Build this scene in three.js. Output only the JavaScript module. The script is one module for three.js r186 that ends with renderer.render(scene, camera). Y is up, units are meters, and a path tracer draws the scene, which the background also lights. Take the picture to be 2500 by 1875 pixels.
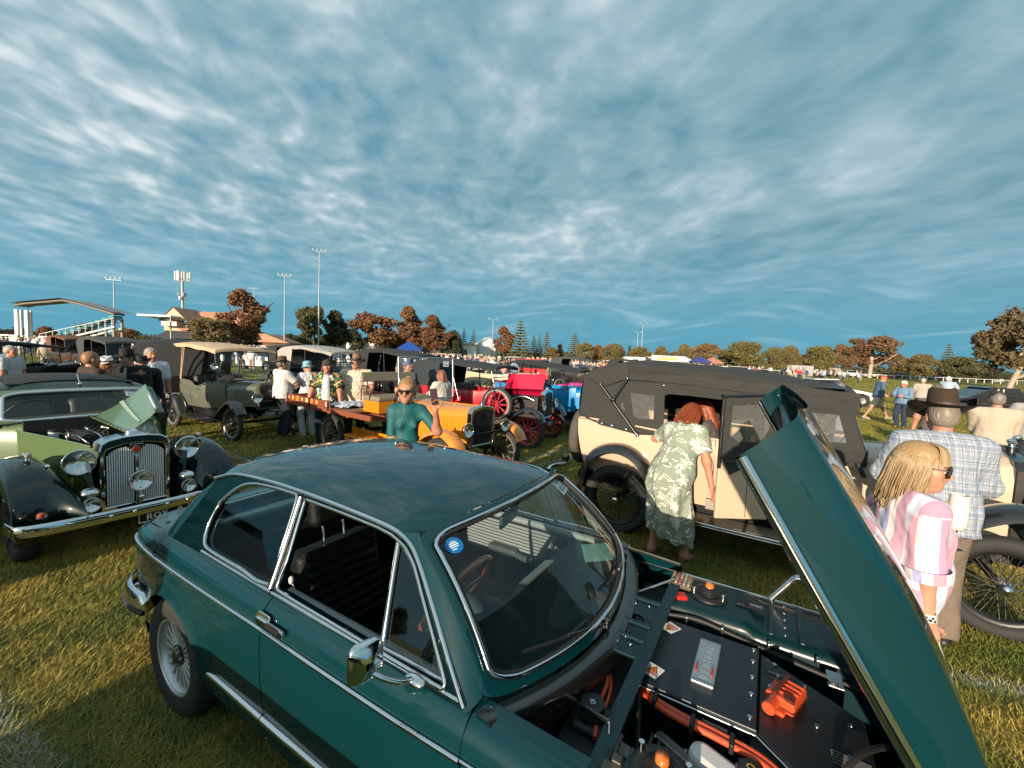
import * as THREE from 'three';
import { mergeGeometries, mergeVertices, toCreasedNormals } from 'three/addons/utils/BufferGeometryUtils.js';
import { RoundedBoxGeometry } from 'three/addons/geometries/RoundedBoxGeometry.js';
import { createNoise2D, createNoise3D } from 'simplex-noise';

// ------------------------------------------------------------------ camera, sky, sun, exposure
const scene = new THREE.Scene();
const camera = new THREE.PerspectiveCamera(2 * Math.atan(937.5 / 1036) * 180 / Math.PI, 4 / 3, 0.05, 3000);
camera.position.set(0, 2.0, 0);
camera.rotation.set(-0.0695, 0, 0.0429, 'YXZ');
const renderer = new THREE.WebGLRenderer({ antialias: true });
renderer.setSize(1024, 768);
renderer.toneMapping = THREE.LinearToneMapping;
renderer.toneMappingExposure = 1.45;
renderer.shadowMap.enabled = true;
const SUN = new THREE.Vector3(-0.44, 0, 0.90).normalize().multiplyScalar(Math.cos(0.20)).setY(Math.sin(0.20));
const sun = new THREE.DirectionalLight(new THREE.Color().setRGB(1.0, 0.82, 0.62), 5.0);
sun.position.copy(SUN).multiplyScalar(90); sun.castShadow = true;
sun.shadow.mapSize.set(4096, 4096);
Object.assign(sun.shadow.camera, { left: -60, right: 60, top: 40, bottom: -40, near: 1, far: 260 });
scene.add(sun, sun.target);

const mulberry = (a) => () => { a |= 0; a = a + 0x6D2B79F5 | 0; let t = Math.imul(a ^ a >>> 15, 1 | a); t = t + Math.imul(t ^ t >>> 7, 61 | t) ^ t; return ((t ^ t >>> 14) >>> 0) / 4294967296; };
const R0 = mulberry(7);
const n2 = createNoise2D(mulberry(11)), n3 = createNoise3D(mulberry(23));
const sstep = (a, b, x) => { const t = Math.min(1, Math.max(0, (x - a) / (b - a))); return t * t * (3 - 2 * t); };
const lerp = (a, b, t) => a + (b - a) * t;
const clamp = (x, a, b) => Math.min(b, Math.max(a, x));
const fbm2 = (x, y, o, g = 0.5, l = 2.03) => { let s = 0, a = 1, n = 0; for (let i = 0; i < o; i++) { s += a * n2(x, y); n += a; a *= g; x = x * l + 17.3; y = y * l - 9.1; } return s / n; };

{ // the sky: low layer of wind-combed cloud over blue, computed on a sphere
  const W = 2048, Hh = 2048, data = new Float32Array(W * Hh * 4);
  const sa = Math.sin(-0.20), ca = Math.cos(-0.20);
  for (let j = 0; j < Hh; j++) {
    const el = (j + 0.5) / Hh * Math.PI - Math.PI / 2, y = Math.sin(el), c = Math.cos(el);
    for (let i = 0; i < W; i++) {
      const k = (j * W + i) * 4, az = (i + 0.5) / W * 2 * Math.PI;
      const dx = -Math.cos(az) * c, dz = -Math.sin(az) * c;     // three's equirect convention
      let r, g, b;
      if (y < 0) { r = 0.055; g = 0.075; b = 0.05; }
      else {
        const q = 1 / (y + 0.11), px = dx * q, pz = dz * q;
        const a = (px * sa - pz * ca), w = (px * ca + pz * sa);      // along / across the wind
        const wx = 0.10 * fbm2(a * 1.1 + 3, w * 1.5, 2), wy = 0.07 * fbm2(a * 1.2 - 7, w * 1.5 + 5, 2);
        const big = fbm2(a * 0.40 + wx + 1.7, w * 0.72 + wy + 0.4, 3);
        const mid = fbm2(a * 2.4 + wx * 2, w * 3.0 + wy * 2 + 4, 4, 0.50);
        const fine = fbm2(a * 5.5 + wx * 3 + 9, w * 7.5 + wy * 4, 3, 0.5);
        const side = clamp(-dx * 1.35 + 0.02, -1, 1), up = sstep(0.015, 0.30, y), hor = Math.exp(-y * 9);
        const Lm = 0.52 + 0.34 * big + 0.42 * mid * (0.8 + 0.25 * side) + 0.21 * fine * (0.75 + 0.4 * side) + 0.08 * side + 0.07 * sstep(0.35, 0.8, y);
        const K = 1 / 1.27, t1 = sstep(0.05, 0.52, Lm), t2 = sstep(0.42, 0.88, Lm), t3 = sstep(0.70, 1.12, Lm);
        const sL = Math.max(0, side), dk = [lerp(0.125, 0.110, sL), lerp(0.280, 0.295, sL), lerp(0.350, 0.420, sL)], md = [0.235, 0.385, 0.455], lt = [0.41, 0.53, 0.59], wh = [0.80, 0.84, 0.86];
        const o = [0, 1, 2].map((k) => { let v = lerp(dk[k], md[k], t1); v = lerp(v, lt[k], t2); v = lerp(v, wh[k], t3 * 0.7); return v; });
        const hz = [0.105, 0.335, 0.455], band = sstep(0.10, 0.7, fbm2(az * 2.6, el * 30 + 0.8 * n2(az * 2, el * 7), 4)) * sstep(0.015, 0.06, y) * (1 - sstep(0.10, 0.30, y));
        r = lerp(hz[0], o[0], up) + band * 0.10; g = lerp(hz[1], o[1], up) + band * 0.09; b = lerp(hz[2], o[2], up) + band * 0.08;
        r *= K; g *= K; b *= K;
        // towards the sun (behind the camera) the sky warms and brightens
        const sd = Math.max(0, dx * SUN.x + y * SUN.y + dz * SUN.z);
        const gl = Math.pow(sd, 5) * 0.35 + Math.pow(sd, 40) * 1.1;
        r += gl * 0.9; g += gl * 0.72; b += gl * 0.5;
      }
      data[k] = r; data[k + 1] = g; data[k + 2] = b; data[k + 3] = 1;
    }
  }
  const t = new THREE.DataTexture(data, W, Hh, THREE.RGBAFormat, THREE.FloatType);
  t.mapping = THREE.EquirectangularReflectionMapping; t.magFilter = t.minFilter = THREE.LinearFilter; t.needsUpdate = true;
  scene.background = t; scene.environment = t;
}

// ------------------------------------------------------------------ helpers
const V = (x, y, z) => new THREE.Vector3(x, y, z);
const PI = Math.PI, RD = PI / 180;
function clean(g) {                                    // position, normal, uv and an index: what mergeGeometries wants alike
  if (!g.attributes.normal) g.computeVertexNormals();
  const n = g.attributes.position.count;
  if (!g.attributes.uv) g.setAttribute('uv', new THREE.BufferAttribute(new Float32Array(n * 2), 2));
  for (const k of Object.keys(g.attributes)) if (!['position', 'normal', 'uv'].includes(k)) g.deleteAttribute(k);
  if (!g.index) g.setIndex([...Array(n).keys()]);
  g.groups.length = 0; g.morphAttributes = {};
  return g;
}
const mrg = (...l) => { l = l.flat(3).filter(Boolean); return l.length === 1 ? clean(l[0]) : mergeGeometries(l.map(clean)); };
const E_ = new THREE.Euler(), Q_ = new THREE.Quaternion(), M_ = new THREE.Matrix4();
function at(g, x = 0, y = 0, z = 0, rx = 0, ry = 0, rz = 0, s = 1) {
  const sc = Array.isArray(s) ? V(...s) : V(s, s, s);
  return g.applyMatrix4(M_.compose(V(x, y, z), Q_.setFromEuler(E_.set(rx, ry, rz, 'YXZ')), sc));
}
const box = (w, h, d, x = 0, y = 0, z = 0, r = 0) => at(r > 0 ? new RoundedBoxGeometry(w, h, d, 2, Math.min(r, w / 2.01, h / 2.01, d / 2.01)) : new THREE.BoxGeometry(w, h, d), x, y, z);
const cyl = (r1, r2, h, x = 0, y = 0, z = 0, n = 16, rx = 0, ry = 0, rz = 0) => at(new THREE.CylinderGeometry(r1, r2, h, n), x, y, z, rx, ry, rz);
const sph = (r, x = 0, y = 0, z = 0, sx = 1, sy = 1, sz = 1, n = 16) => at(new THREE.SphereGeometry(r, n, Math.max(6, n * 0.7 | 0)), x, y, z, 0, 0, 0, [sx, sy, sz]);
const tor = (R, r, x = 0, y = 0, z = 0, n = 32, m = 8, arc = 2 * PI) => at(new THREE.TorusGeometry(R, r, m, n, arc), x, y, z);
const lathe = (pts, n = 32) => new THREE.LatheGeometry(pts.map((p) => new THREE.Vector2(p[0], p[1])), n);
function bar(a, b, r, n = 8, r2 = r) {                  // a round bar from a to b
  const A = Array.isArray(a) ? V(...a) : a, B = Array.isArray(b) ? V(...b) : b, d = B.clone().sub(A), L = d.length();
  const g = new THREE.CylinderGeometry(r2, r, L, n); g.translate(0, L / 2, 0);
  g.applyQuaternion(new THREE.Quaternion().setFromUnitVectors(V(0, 1, 0), d.normalize())); return g.translate(A.x, A.y, A.z);
}
const curve = (pts, closed = false, t = 0.5) => new THREE.CatmullRomCurve3(pts.map((p) => Array.isArray(p) ? V(...p) : p), closed, 'catmullrom', t);
const tube = (pts, r, n = 40, m = 8, closed = false, t = 0.5) => new THREE.TubeGeometry(curve(pts, closed, t), n, r, m, closed);
function sheet(nu, nv, f, wrapU = false) {              // parametric surface f(u, v) -> [x, y, z] (optionally u, v of the texture)
  const pos = [], uv = [], idx = [];
  for (let i = 0; i <= nu; i++) for (let j = 0; j <= nv; j++) { const p = f(i / nu, j / nv); pos.push(p[0], p[1], p[2]); uv.push(p[3] ?? i / nu, p[4] ?? j / nv); }
  for (let i = 0; i < nu; i++) for (let j = 0; j < nv; j++) { const a = i * (nv + 1) + j, b = a + nv + 1; idx.push(a, b, a + 1, b, b + 1, a + 1); }
  const g = new THREE.BufferGeometry();
  g.setAttribute('position', new THREE.Float32BufferAttribute(pos, 3)); g.setAttribute('uv', new THREE.Float32BufferAttribute(uv, 2)); g.setIndex(idx); g.computeVertexNormals();
  if (wrapU) { const n = g.attributes.normal; for (let j = 0; j <= nv; j++) { const a = j, b = nu * (nv + 1) + j, s = V(n.getX(a) + n.getX(b), n.getY(a) + n.getY(b), n.getZ(a) + n.getZ(b)).normalize(); n.setXYZ(a, s.x, s.y, s.z); n.setXYZ(b, s.x, s.y, s.z); } }
  return g;
}
function rows(list, closed = false) {                   // a skin through rows of points, all of equal length
  const n = list.length - 1, m = list[0].length - 1;
  return sheet(n, m, (u, v) => list[Math.round(u * n)][Math.round(v * m)]);
}
const shp = (pts) => { const s = new THREE.Shape(); pts.forEach((p, i) => i ? s.lineTo(p[0], p[1]) : s.moveTo(p[0], p[1])); s.closePath(); return s; };
function rrect(w, h, r, n = 6) { const o = []; for (const [cx, cy, a0] of [[w / 2 - r, h / 2 - r, 0], [-w / 2 + r, h / 2 - r, 90], [-w / 2 + r, -h / 2 + r, 180], [w / 2 - r, -h / 2 + r, 270]]) for (let i = 0; i <= n; i++) { const a = (a0 + 90 * i / n) * RD; o.push([cx + r * Math.cos(a), cy + r * Math.sin(a)]); } return o; }
const rrD = (w, h, r) => { const o = rrect(w, h, r, 8), q = []; for (let k = 0; k < 4; k++) { for (let i = 0; i < 9; i++) q.push(o[k * 9 + i]); const a = o[k * 9 + 8], b = o[(k * 9 + 9) % 36]; for (let i = 1; i < 16; i++) q.push([lerp(a[0], b[0], i / 16), lerp(a[1], b[1], i / 16)]); } return q; };   // rounded rectangle with points along its straight sides
function ext(pts, d, bev = 0, holes = []) {             // extruded outline, thickness d about z = 0
  const s = shp(pts); for (const h of holes) s.holes.push(new THREE.Path(h.map((p) => new THREE.Vector2(p[0], p[1]))));
  const g = new THREE.ExtrudeGeometry(s, { depth: d - 2 * bev, bevelEnabled: bev > 0, bevelThickness: bev, bevelSize: bev, bevelOffset: -bev, bevelSegments: 2, curveSegments: 8 });
  return g.translate(0, 0, -d / 2 + bev);
}
const mirZ = (g) => { if (Array.isArray(g)) g = mrg(g); const h = g.clone(); h.scale(1, 1, -1); const ix = h.index; if (ix) { for (let i = 0; i < ix.count; i += 3) { const a = ix.getX(i); ix.setX(i, ix.getX(i + 1)); ix.setX(i + 1, a); } } else return mirZ(clean(h)); return h; };
const spl = (pts) => {                                  // smooth curve through (x, y) pairs, x rising
  const n = pts.length; return (x) => {
    if (x <= pts[0][0]) return pts[0][1]; if (x >= pts[n - 1][0]) return pts[n - 1][1];
    let i = 0; while (x > pts[i + 1][0]) i++;
    const p = (k) => pts[clamp(k, 0, n - 1)], h = p(i + 1)[0] - p(i)[0], t = (x - p(i)[0]) / h;
    const m0 = i > 0 ? (p(i + 1)[1] - p(i - 1)[1]) / (p(i + 1)[0] - p(i - 1)[0]) * h : p(i + 1)[1] - p(i)[1];
    const m1 = i < n - 2 ? (p(i + 2)[1] - p(i)[1]) / (p(i + 2)[0] - p(i)[0]) * h : p(i + 1)[1] - p(i)[1];
    const t2 = t * t, t3 = t2 * t;
    return (2 * t3 - 3 * t2 + 1) * p(i)[1] + (t3 - 2 * t2 + t) * m0 + (-2 * t3 + 3 * t2) * p(i + 1)[1] + (t3 - t2) * m1;
  };
};
// names and tags
const used = new Map();
function numbered(name) { const n = used.get(name) ?? 0; used.set(name, n + 1); return n ? name + '_' + String(n).padStart(3, '0') : name; }
function thing(name, label, category, p = [0, 0, 0], ry = 0, group, s = 1) {
  const o = new THREE.Group(); o.name = numbered(name); scene.add(o);
  o.position.set(...p); o.rotation.y = ry; o.scale.setScalar(s); o.userData = { label, category }; if (group) o.userData.group = group;
  return o;
}
function part(name, geo, m, parent, label, kind) {
  if (geo.pair) { part(name, mirZ(geo.pair), m, parent, label, kind); geo = geo.pair; }          // a left and a right one, each its own part
  const o = new THREE.Mesh(Array.isArray(geo) ? mrg(geo) : geo, m); o.name = parent === scene ? numbered(name) : name; o.castShadow = o.receiveShadow = true; parent.add(o);
  if (label) o.userData.label = label; if (kind) o.userData.kind = kind;
  return o;
}
const grp = (name, parent, p = [0, 0, 0], r = [0, 0, 0]) => { const o = new THREE.Group(); o.name = name; o.position.set(...p); o.rotation.set(...r); parent.add(o); return o; };
const tag = (o, label, category, group, kind) => { if (label) o.userData.label = label; if (category) o.userData.category = category; if (group) o.userData.group = group; if (kind) o.userData.kind = kind; return o; };
function copyOf(o, label, p, ry, group) {
  const c = o.clone(); c.name = numbered(o.name.replace(/_\d{3}$/, '')); scene.add(c); if (p) c.position.set(...p); if (ry !== undefined) c.rotation.y = ry;
  c.userData = { ...o.userData }; if (label) c.userData.label = label; if (group) c.userData.group = group; return c;
}
// textures and materials
function canvasTex(w, h, draw, color = true) {
  const c = document.createElement('canvas'); c.width = w; c.height = h; const x = c.getContext('2d'); draw(x, w, h);
  const t = new THREE.CanvasTexture(c); if (color) t.colorSpace = THREE.SRGBColorSpace; t.wrapS = t.wrapT = THREE.RepeatWrapping; t.anisotropy = 8; return t;
}
function noiseTex(w, h, f, rep = 1, color = false) {     // f(x, y) in 0..1 -> [r, g, b] 0..1
  const d = new Uint8Array(w * h * 4);
  for (let j = 0; j < h; j++) for (let i = 0; i < w; i++) { const v = f(i / w, j / h), k = (j * w + i) * 4; for (let q = 0; q < 3; q++) d[k + q] = clamp((Array.isArray(v) ? v[q] : v) * 255, 0, 255); d[k + 3] = 255; }
  const t = new THREE.DataTexture(d, w, h, THREE.RGBAFormat); t.wrapS = t.wrapT = THREE.RepeatWrapping; t.magFilter = t.minFilter = THREE.LinearFilter; t.repeat.set(rep, rep); if (color) t.colorSpace = THREE.SRGBColorSpace; t.needsUpdate = true; return t;
}
const lin = (r, g, b) => new THREE.Color().setRGB(r, g, b);
const mat = (c, rough = 0.6, metal = 0, o = {}) => new THREE.MeshPhysicalMaterial({ color: Array.isArray(c) ? lin(...c) : new THREE.Color(c), roughness: rough, metalness: metal, ...o });
const dust = noiseTex(256, 256, (x, y) => { const a = x * 2 * PI, b = y * 2 * PI; return 0.5 + 0.5 * n3(Math.cos(a) * 3 + 5, Math.sin(a) * 3 + Math.cos(b) * 3, Math.sin(b) * 3) * 0.6 + 0.2 * (R0() - 0.5); });
const paint = (c, o = {}) => mat(c, 0.35, 0, { clearcoat: 1, clearcoatRoughness: 0.04, ...o });
const weave = noiseTex(128, 128, (x, y) => 0.5 + 0.25 * Math.sin(x * 64 * PI) + 0.25 * Math.sin(y * 64 * PI) + 0.2 * (R0() - 0.5));
const wrinkle = noiseTex(512, 512, (x, y) => { const a = x * 2 * PI, b = y * 2 * PI, X = Math.cos(a), Y = Math.sin(a), Z = Math.cos(b), W = Math.sin(b), q = n3(X * 0.9 + W * 0.5, Y * 0.9 + Z * 0.5, Z * 0.9); return 0.5 + 0.26 * (1 - Math.abs(n3(X * 1.6 + q, Y * 1.6 + Z, W * 1.6 + q))) - 0.13 + 0.16 * n3(X * 4 + q, Y * 4 + W, Z * 4) + 0.03 * (R0() - 0.5); });
const cloth = (c, o = {}) => mat(c, 0.9, 0, { sheen: 0.3, sheenRoughness: 0.6, bumpMap: wrinkle, bumpScale: 0.016, ...o });
const chrome = mat([0.72, 0.73, 0.74], 0.08, 1), steel = mat([0.5, 0.5, 0.5], 0.28, 1), nickel = mat([0.62, 0.58, 0.52], 0.14, 1);
const brass = mat([0.6, 0.42, 0.16], 0.25, 1), alu = mat([0.62, 0.63, 0.65], 0.35, 1);
const rubber = mat([0.022, 0.022, 0.023], 0.75), black = mat([0.012, 0.012, 0.013], 0.5), blackGloss = paint([0.008, 0.008, 0.009]), darkIn = mat([0.012, 0.013, 0.014], 0.85);
const glass = mat([0.86, 0.94, 0.92], 0.0, 0, { transmission: 1, thickness: 0, ior: 1.5 });
const glassClear = mat([0.96, 0.97, 0.97], 0.0, 0, { transmission: 1, thickness: 0, ior: 1.5 });
const whitePaint = mat([0.75, 0.75, 0.74], 0.5), redLens = mat([0.35, 0.02, 0.015], 0.15, 0, { clearcoat: 1 }), amberLens = mat([0.7, 0.16, 0.02], 0.15, 0, { clearcoat: 1 });
// ------------------------------------------------------------------ people: distance fields over a posed skeleton, meshed by surface nets
function nets(f, lo, hi, c) {
  const nx = Math.ceil((hi[0] - lo[0]) / c) + 1, ny = Math.ceil((hi[1] - lo[1]) / c) + 1, nz = Math.ceil((hi[2] - lo[2]) / c) + 1, F = new Float32Array(nx * ny * nz), id = new Int32Array(nx * ny * nz).fill(-1), pos = [], idx = [];
  const sx = 1, sy = nx, sz = nx * ny, B = 3;
  for (let k = 0; k < nz; k += B) for (let j = 0; j < ny; j += B) for (let i = 0; i < nx; i += B) {   // skip blocks far from the surface
    const d = f(lo[0] + (i + 1) * c, lo[1] + (j + 1) * c, lo[2] + (k + 1) * c), far = Math.abs(d) > c * B * 1.6 + 0.012;
    for (let q = k; q < Math.min(nz, k + B); q++) for (let b = j; b < Math.min(ny, j + B); b++) for (let a = i; a < Math.min(nx, i + B); a++) F[a + b * sy + q * sz] = far ? d : f(lo[0] + a * c, lo[1] + b * c, lo[2] + q * c);
  }
  const off = [0, sx, sy, sx + sy, sz, sx + sz, sy + sz, sx + sy + sz], ed = [[0, 1], [2, 3], [4, 5], [6, 7], [0, 2], [1, 3], [4, 6], [5, 7], [0, 4], [1, 5], [2, 6], [3, 7]];
  for (let k = 0; k < nz - 1; k++) for (let j = 0; j < ny - 1; j++) for (let i = 0; i < nx - 1; i++) {
    const o = i + j * sy + k * sz; let m = 0; for (let q = 0; q < 8; q++) if (F[o + off[q]] < 0) m |= 1 << q;
    if (m === 0 || m === 255) continue;
    let x = 0, y = 0, z = 0, n = 0;
    for (const [a, b] of ed) { const fa = F[o + off[a]], fb = F[o + off[b]]; if ((fa < 0) !== (fb < 0)) { const t = fa / (fa - fb); x += (a & 1) + t * ((b & 1) - (a & 1)); y += (a >> 1 & 1) + t * ((b >> 1 & 1) - (a >> 1 & 1)); z += (a >> 2) + t * ((b >> 2) - (a >> 2)); n++; } }
    id[o] = pos.length / 3; pos.push(lo[0] + (i + x / n) * c, lo[1] + (j + y / n) * c, lo[2] + (k + z / n) * c);
  }
  const quad = (a, b, d, e, fl) => { if (a < 0 || b < 0 || d < 0 || e < 0) return; fl ? idx.push(a, b, d, a, d, e) : idx.push(a, d, b, a, e, d); };
  for (let k = 1; k < nz - 1; k++) for (let j = 1; j < ny - 1; j++) for (let i = 1; i < nx - 1; i++) {
    const o = i + j * sy + k * sz, a = F[o] < 0;
    if (a !== F[o + sx] < 0) quad(id[o - sy - sz], id[o - sz], id[o], id[o - sy], a);
    if (a !== F[o + sy] < 0) quad(id[o - sx - sz], id[o - sx], id[o], id[o - sz], a);
    if (a !== F[o + sz] < 0) quad(id[o - sx - sy], id[o - sy], id[o], id[o - sx], a);
  }
  const g = new THREE.BufferGeometry(); g.setAttribute('position', new THREE.Float32BufferAttribute(pos, 3)); g.setIndex(idx); g.computeVertexNormals(); return g;
}
const smin = (a, b, k) => { const h = Math.max(k - Math.abs(a - b), 0) / k; return Math.min(a, b) - h * h * k * 0.25; };
function cone(a, b, ra, rb, fl, n) {                    // tapered capsule a-b; optionally flattened by fl along n
  const abx = b[0] - a[0], aby = b[1] - a[1], abz = b[2] - a[2], L2 = abx * abx + aby * aby + abz * abz + 1e-9, g = fl ? 1 / fl - 1 : 0;
  return (x, y, z, e = 0) => {
    let px = x - a[0], py = y - a[1], pz = z - a[2];
    if (g) { const d = px * n[0] + py * n[1] + pz * n[2], db = abx * n[0] + aby * n[1] + abz * n[2], t0 = clamp((px * abx + py * aby + pz * abz) / L2, 0, 1), q = (d - db * t0) * g; px += n[0] * q; py += n[1] * q; pz += n[2] * q; }
    const t = clamp((px * abx + py * aby + pz * abz) / L2, 0, 1), dx = px - abx * t, dy = py - aby * t, dz = pz - abz * t;
    return Math.sqrt(dx * dx + dy * dy + dz * dz) - (ra + (rb - ra) * t) - e;
  };
}
const ell = (c, r) => (x, y, z) => { const px = (x - c[0]) / r[0], py = (y - c[1]) / r[1], pz = (z - c[2]) / r[2], k0 = Math.sqrt(px * px + py * py + pz * pz), qx = px / r[0], qy = py / r[1], qz = pz / r[2]; return k0 < 1e-6 ? -Math.min(...r) : k0 * (k0 - 1) / Math.sqrt(qx * qx + qy * qy + qz * qz); };
const uni = (list, k) => (x, y, z) => { let d = list[0](x, y, z); for (let i = 1; i < list.length; i++) d = smin(d, list[i](x, y, z), k); return d; };
const sub3 = (a, b) => [a[0] - b[0], a[1] - b[1], a[2] - b[2]], add3 = (a, b) => [a[0] + b[0], a[1] + b[1], a[2] + b[2]], mul3 = (a, s) => [a[0] * s, a[1] * s, a[2] * s], dot3 = (a, b) => a[0] * b[0] + a[1] * b[1] + a[2] * b[2];
const nor3 = (a) => mul3(a, 1 / (Math.hypot(...a) || 1)), crs3 = (a, b) => [a[1] * b[2] - a[2] * b[1], a[2] * b[0] - a[0] * b[2], a[0] * b[1] - a[1] * b[0]], mix3 = (a, b, t) => [lerp(a[0], b[0], t), lerp(a[1], b[1], t), lerp(a[2], b[2], t)];
function ik(a, t, l1, l2, hint) {                        // two bones from a towards t, bent to the side of hint
  let d = sub3(t, a), L = Math.hypot(...d); const M = (l1 + l2) * 0.999; if (L > M) { t = add3(a, mul3(d, M / L)); d = sub3(t, a); L = M; }
  const u = mul3(d, 1 / L), x = (l1 * l1 - l2 * l2 + L * L) / (2 * L), h = Math.sqrt(Math.max(0, l1 * l1 - x * x)); let p = sub3(hint, mul3(u, dot3(hint, u))); p = nor3(p);
  return [add3(add3(a, mul3(u, x)), mul3(p, h)), t];
}
const skinMat = (() => { const m = mat(0xffffff, 0.52, 0, { vertexColors: true, sheen: 0.15, sheenRoughness: 0.5 }); return m; })();
const eyeWhite = mat([0.7, 0.68, 0.66], 0.2, 0, { clearcoat: 1 }), eyeDark = mat([0.03, 0.02, 0.015], 0.15, 0, { clearcoat: 1 });
const dimTex = noiseTex(64, 256, (x, y) => 0.5 + 0.5 * n2(x * 30, y * 2.2) * 0.8);
const hairMat = (c) => mat(c, 0.48, 0, { sheen: 0.25, sheenRoughness: 0.4 });
function paintVerts(g, f) { const p = g.attributes.position, n = p.count, c = new Float32Array(n * 3); for (let i = 0; i < n; i++) { const v = f(p.getX(i), p.getY(i), p.getZ(i)); c[i * 3] = v[0]; c[i * 3 + 1] = v[1]; c[i * 3 + 2] = v[2]; } g.setAttribute('color', new THREE.BufferAttribute(c, 3)); return g; }
const mergeC = (l) => mergeGeometries(l.map((g) => { for (const k of Object.keys(g.attributes)) if (!['position', 'normal', 'color'].includes(k)) g.deleteAttribute(k); return g; }));
function handField(w, dir, palm, side, curl, s) {        // w wrist, dir along the hand, palm the way the palm faces, side towards the thumb
  const P = [], at3 = (a, b, c) => add3(w, add3(add3(mul3(dir, a * s), mul3(side, b * s)), mul3(palm, c * s)));
  P.push(cone(at3(-0.02, 0, 0), at3(0.015, 0, 0), 0.024 * s, 0.024 * s, 0.75, palm), cone(at3(0.02, 0.016, 0), at3(0.078, 0.026, 0), 0.023 * s, 0.016 * s, 0.62, palm), cone(at3(0.02, -0.014, 0), at3(0.074, -0.026, 0), 0.022 * s, 0.014 * s, 0.62, palm));
  const fs = [];
  [[0.031, 0.040, 0.026, 0.020], [0.010, 0.045, 0.029, 0.021], [-0.011, 0.041, 0.027, 0.020], [-0.031, 0.033, 0.020, 0.018]].forEach(([b, l1, l2, l3], i) => {
    let p = at3(0.072 - Math.abs(i - 1) * 0.004, b * 0.92, 0), a = curl * (0.5 + 0.12 * i), r = 0.0086 * s - (i === 3 ? 0.001 : 0);
    for (const [k, l] of [[1, l1], [2, l2], [3, l3]]) { const d = add3(mul3(dir, Math.cos(a)), add3(mul3(palm, Math.sin(a)), mul3(side, b * 1.2))), q = add3(p, mul3(nor3(d), l * s)); fs.push(cone(p, q, r, r * 0.93)); p = q; a += curl * 0.85; r *= 0.94; }
  });
  { let p = at3(0.022, 0.028, 0.006); for (const [l, sd, pm] of [[0.042, 0.75, 0.25], [0.032, 0.42, 0.30 + curl * 0.3], [0.024, 0.15, 0.35 + curl * 0.5]]) { const d = nor3(add3(add3(mul3(dir, 0.75), mul3(side, sd)), mul3(palm, pm))), q = add3(p, mul3(d, l * s)); fs.push(cone(p, q, 0.0112 * s, 0.0095 * s)); p = q; } }
  const pf = uni(P, 0.02), ff = (x, y, z) => { let d = 9; for (const q of fs) d = Math.min(d, q(x, y, z)); return d; };
  return (x, y, z) => smin(pf(x, y, z), ff(x, y, z), 0.008);
}
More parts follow.
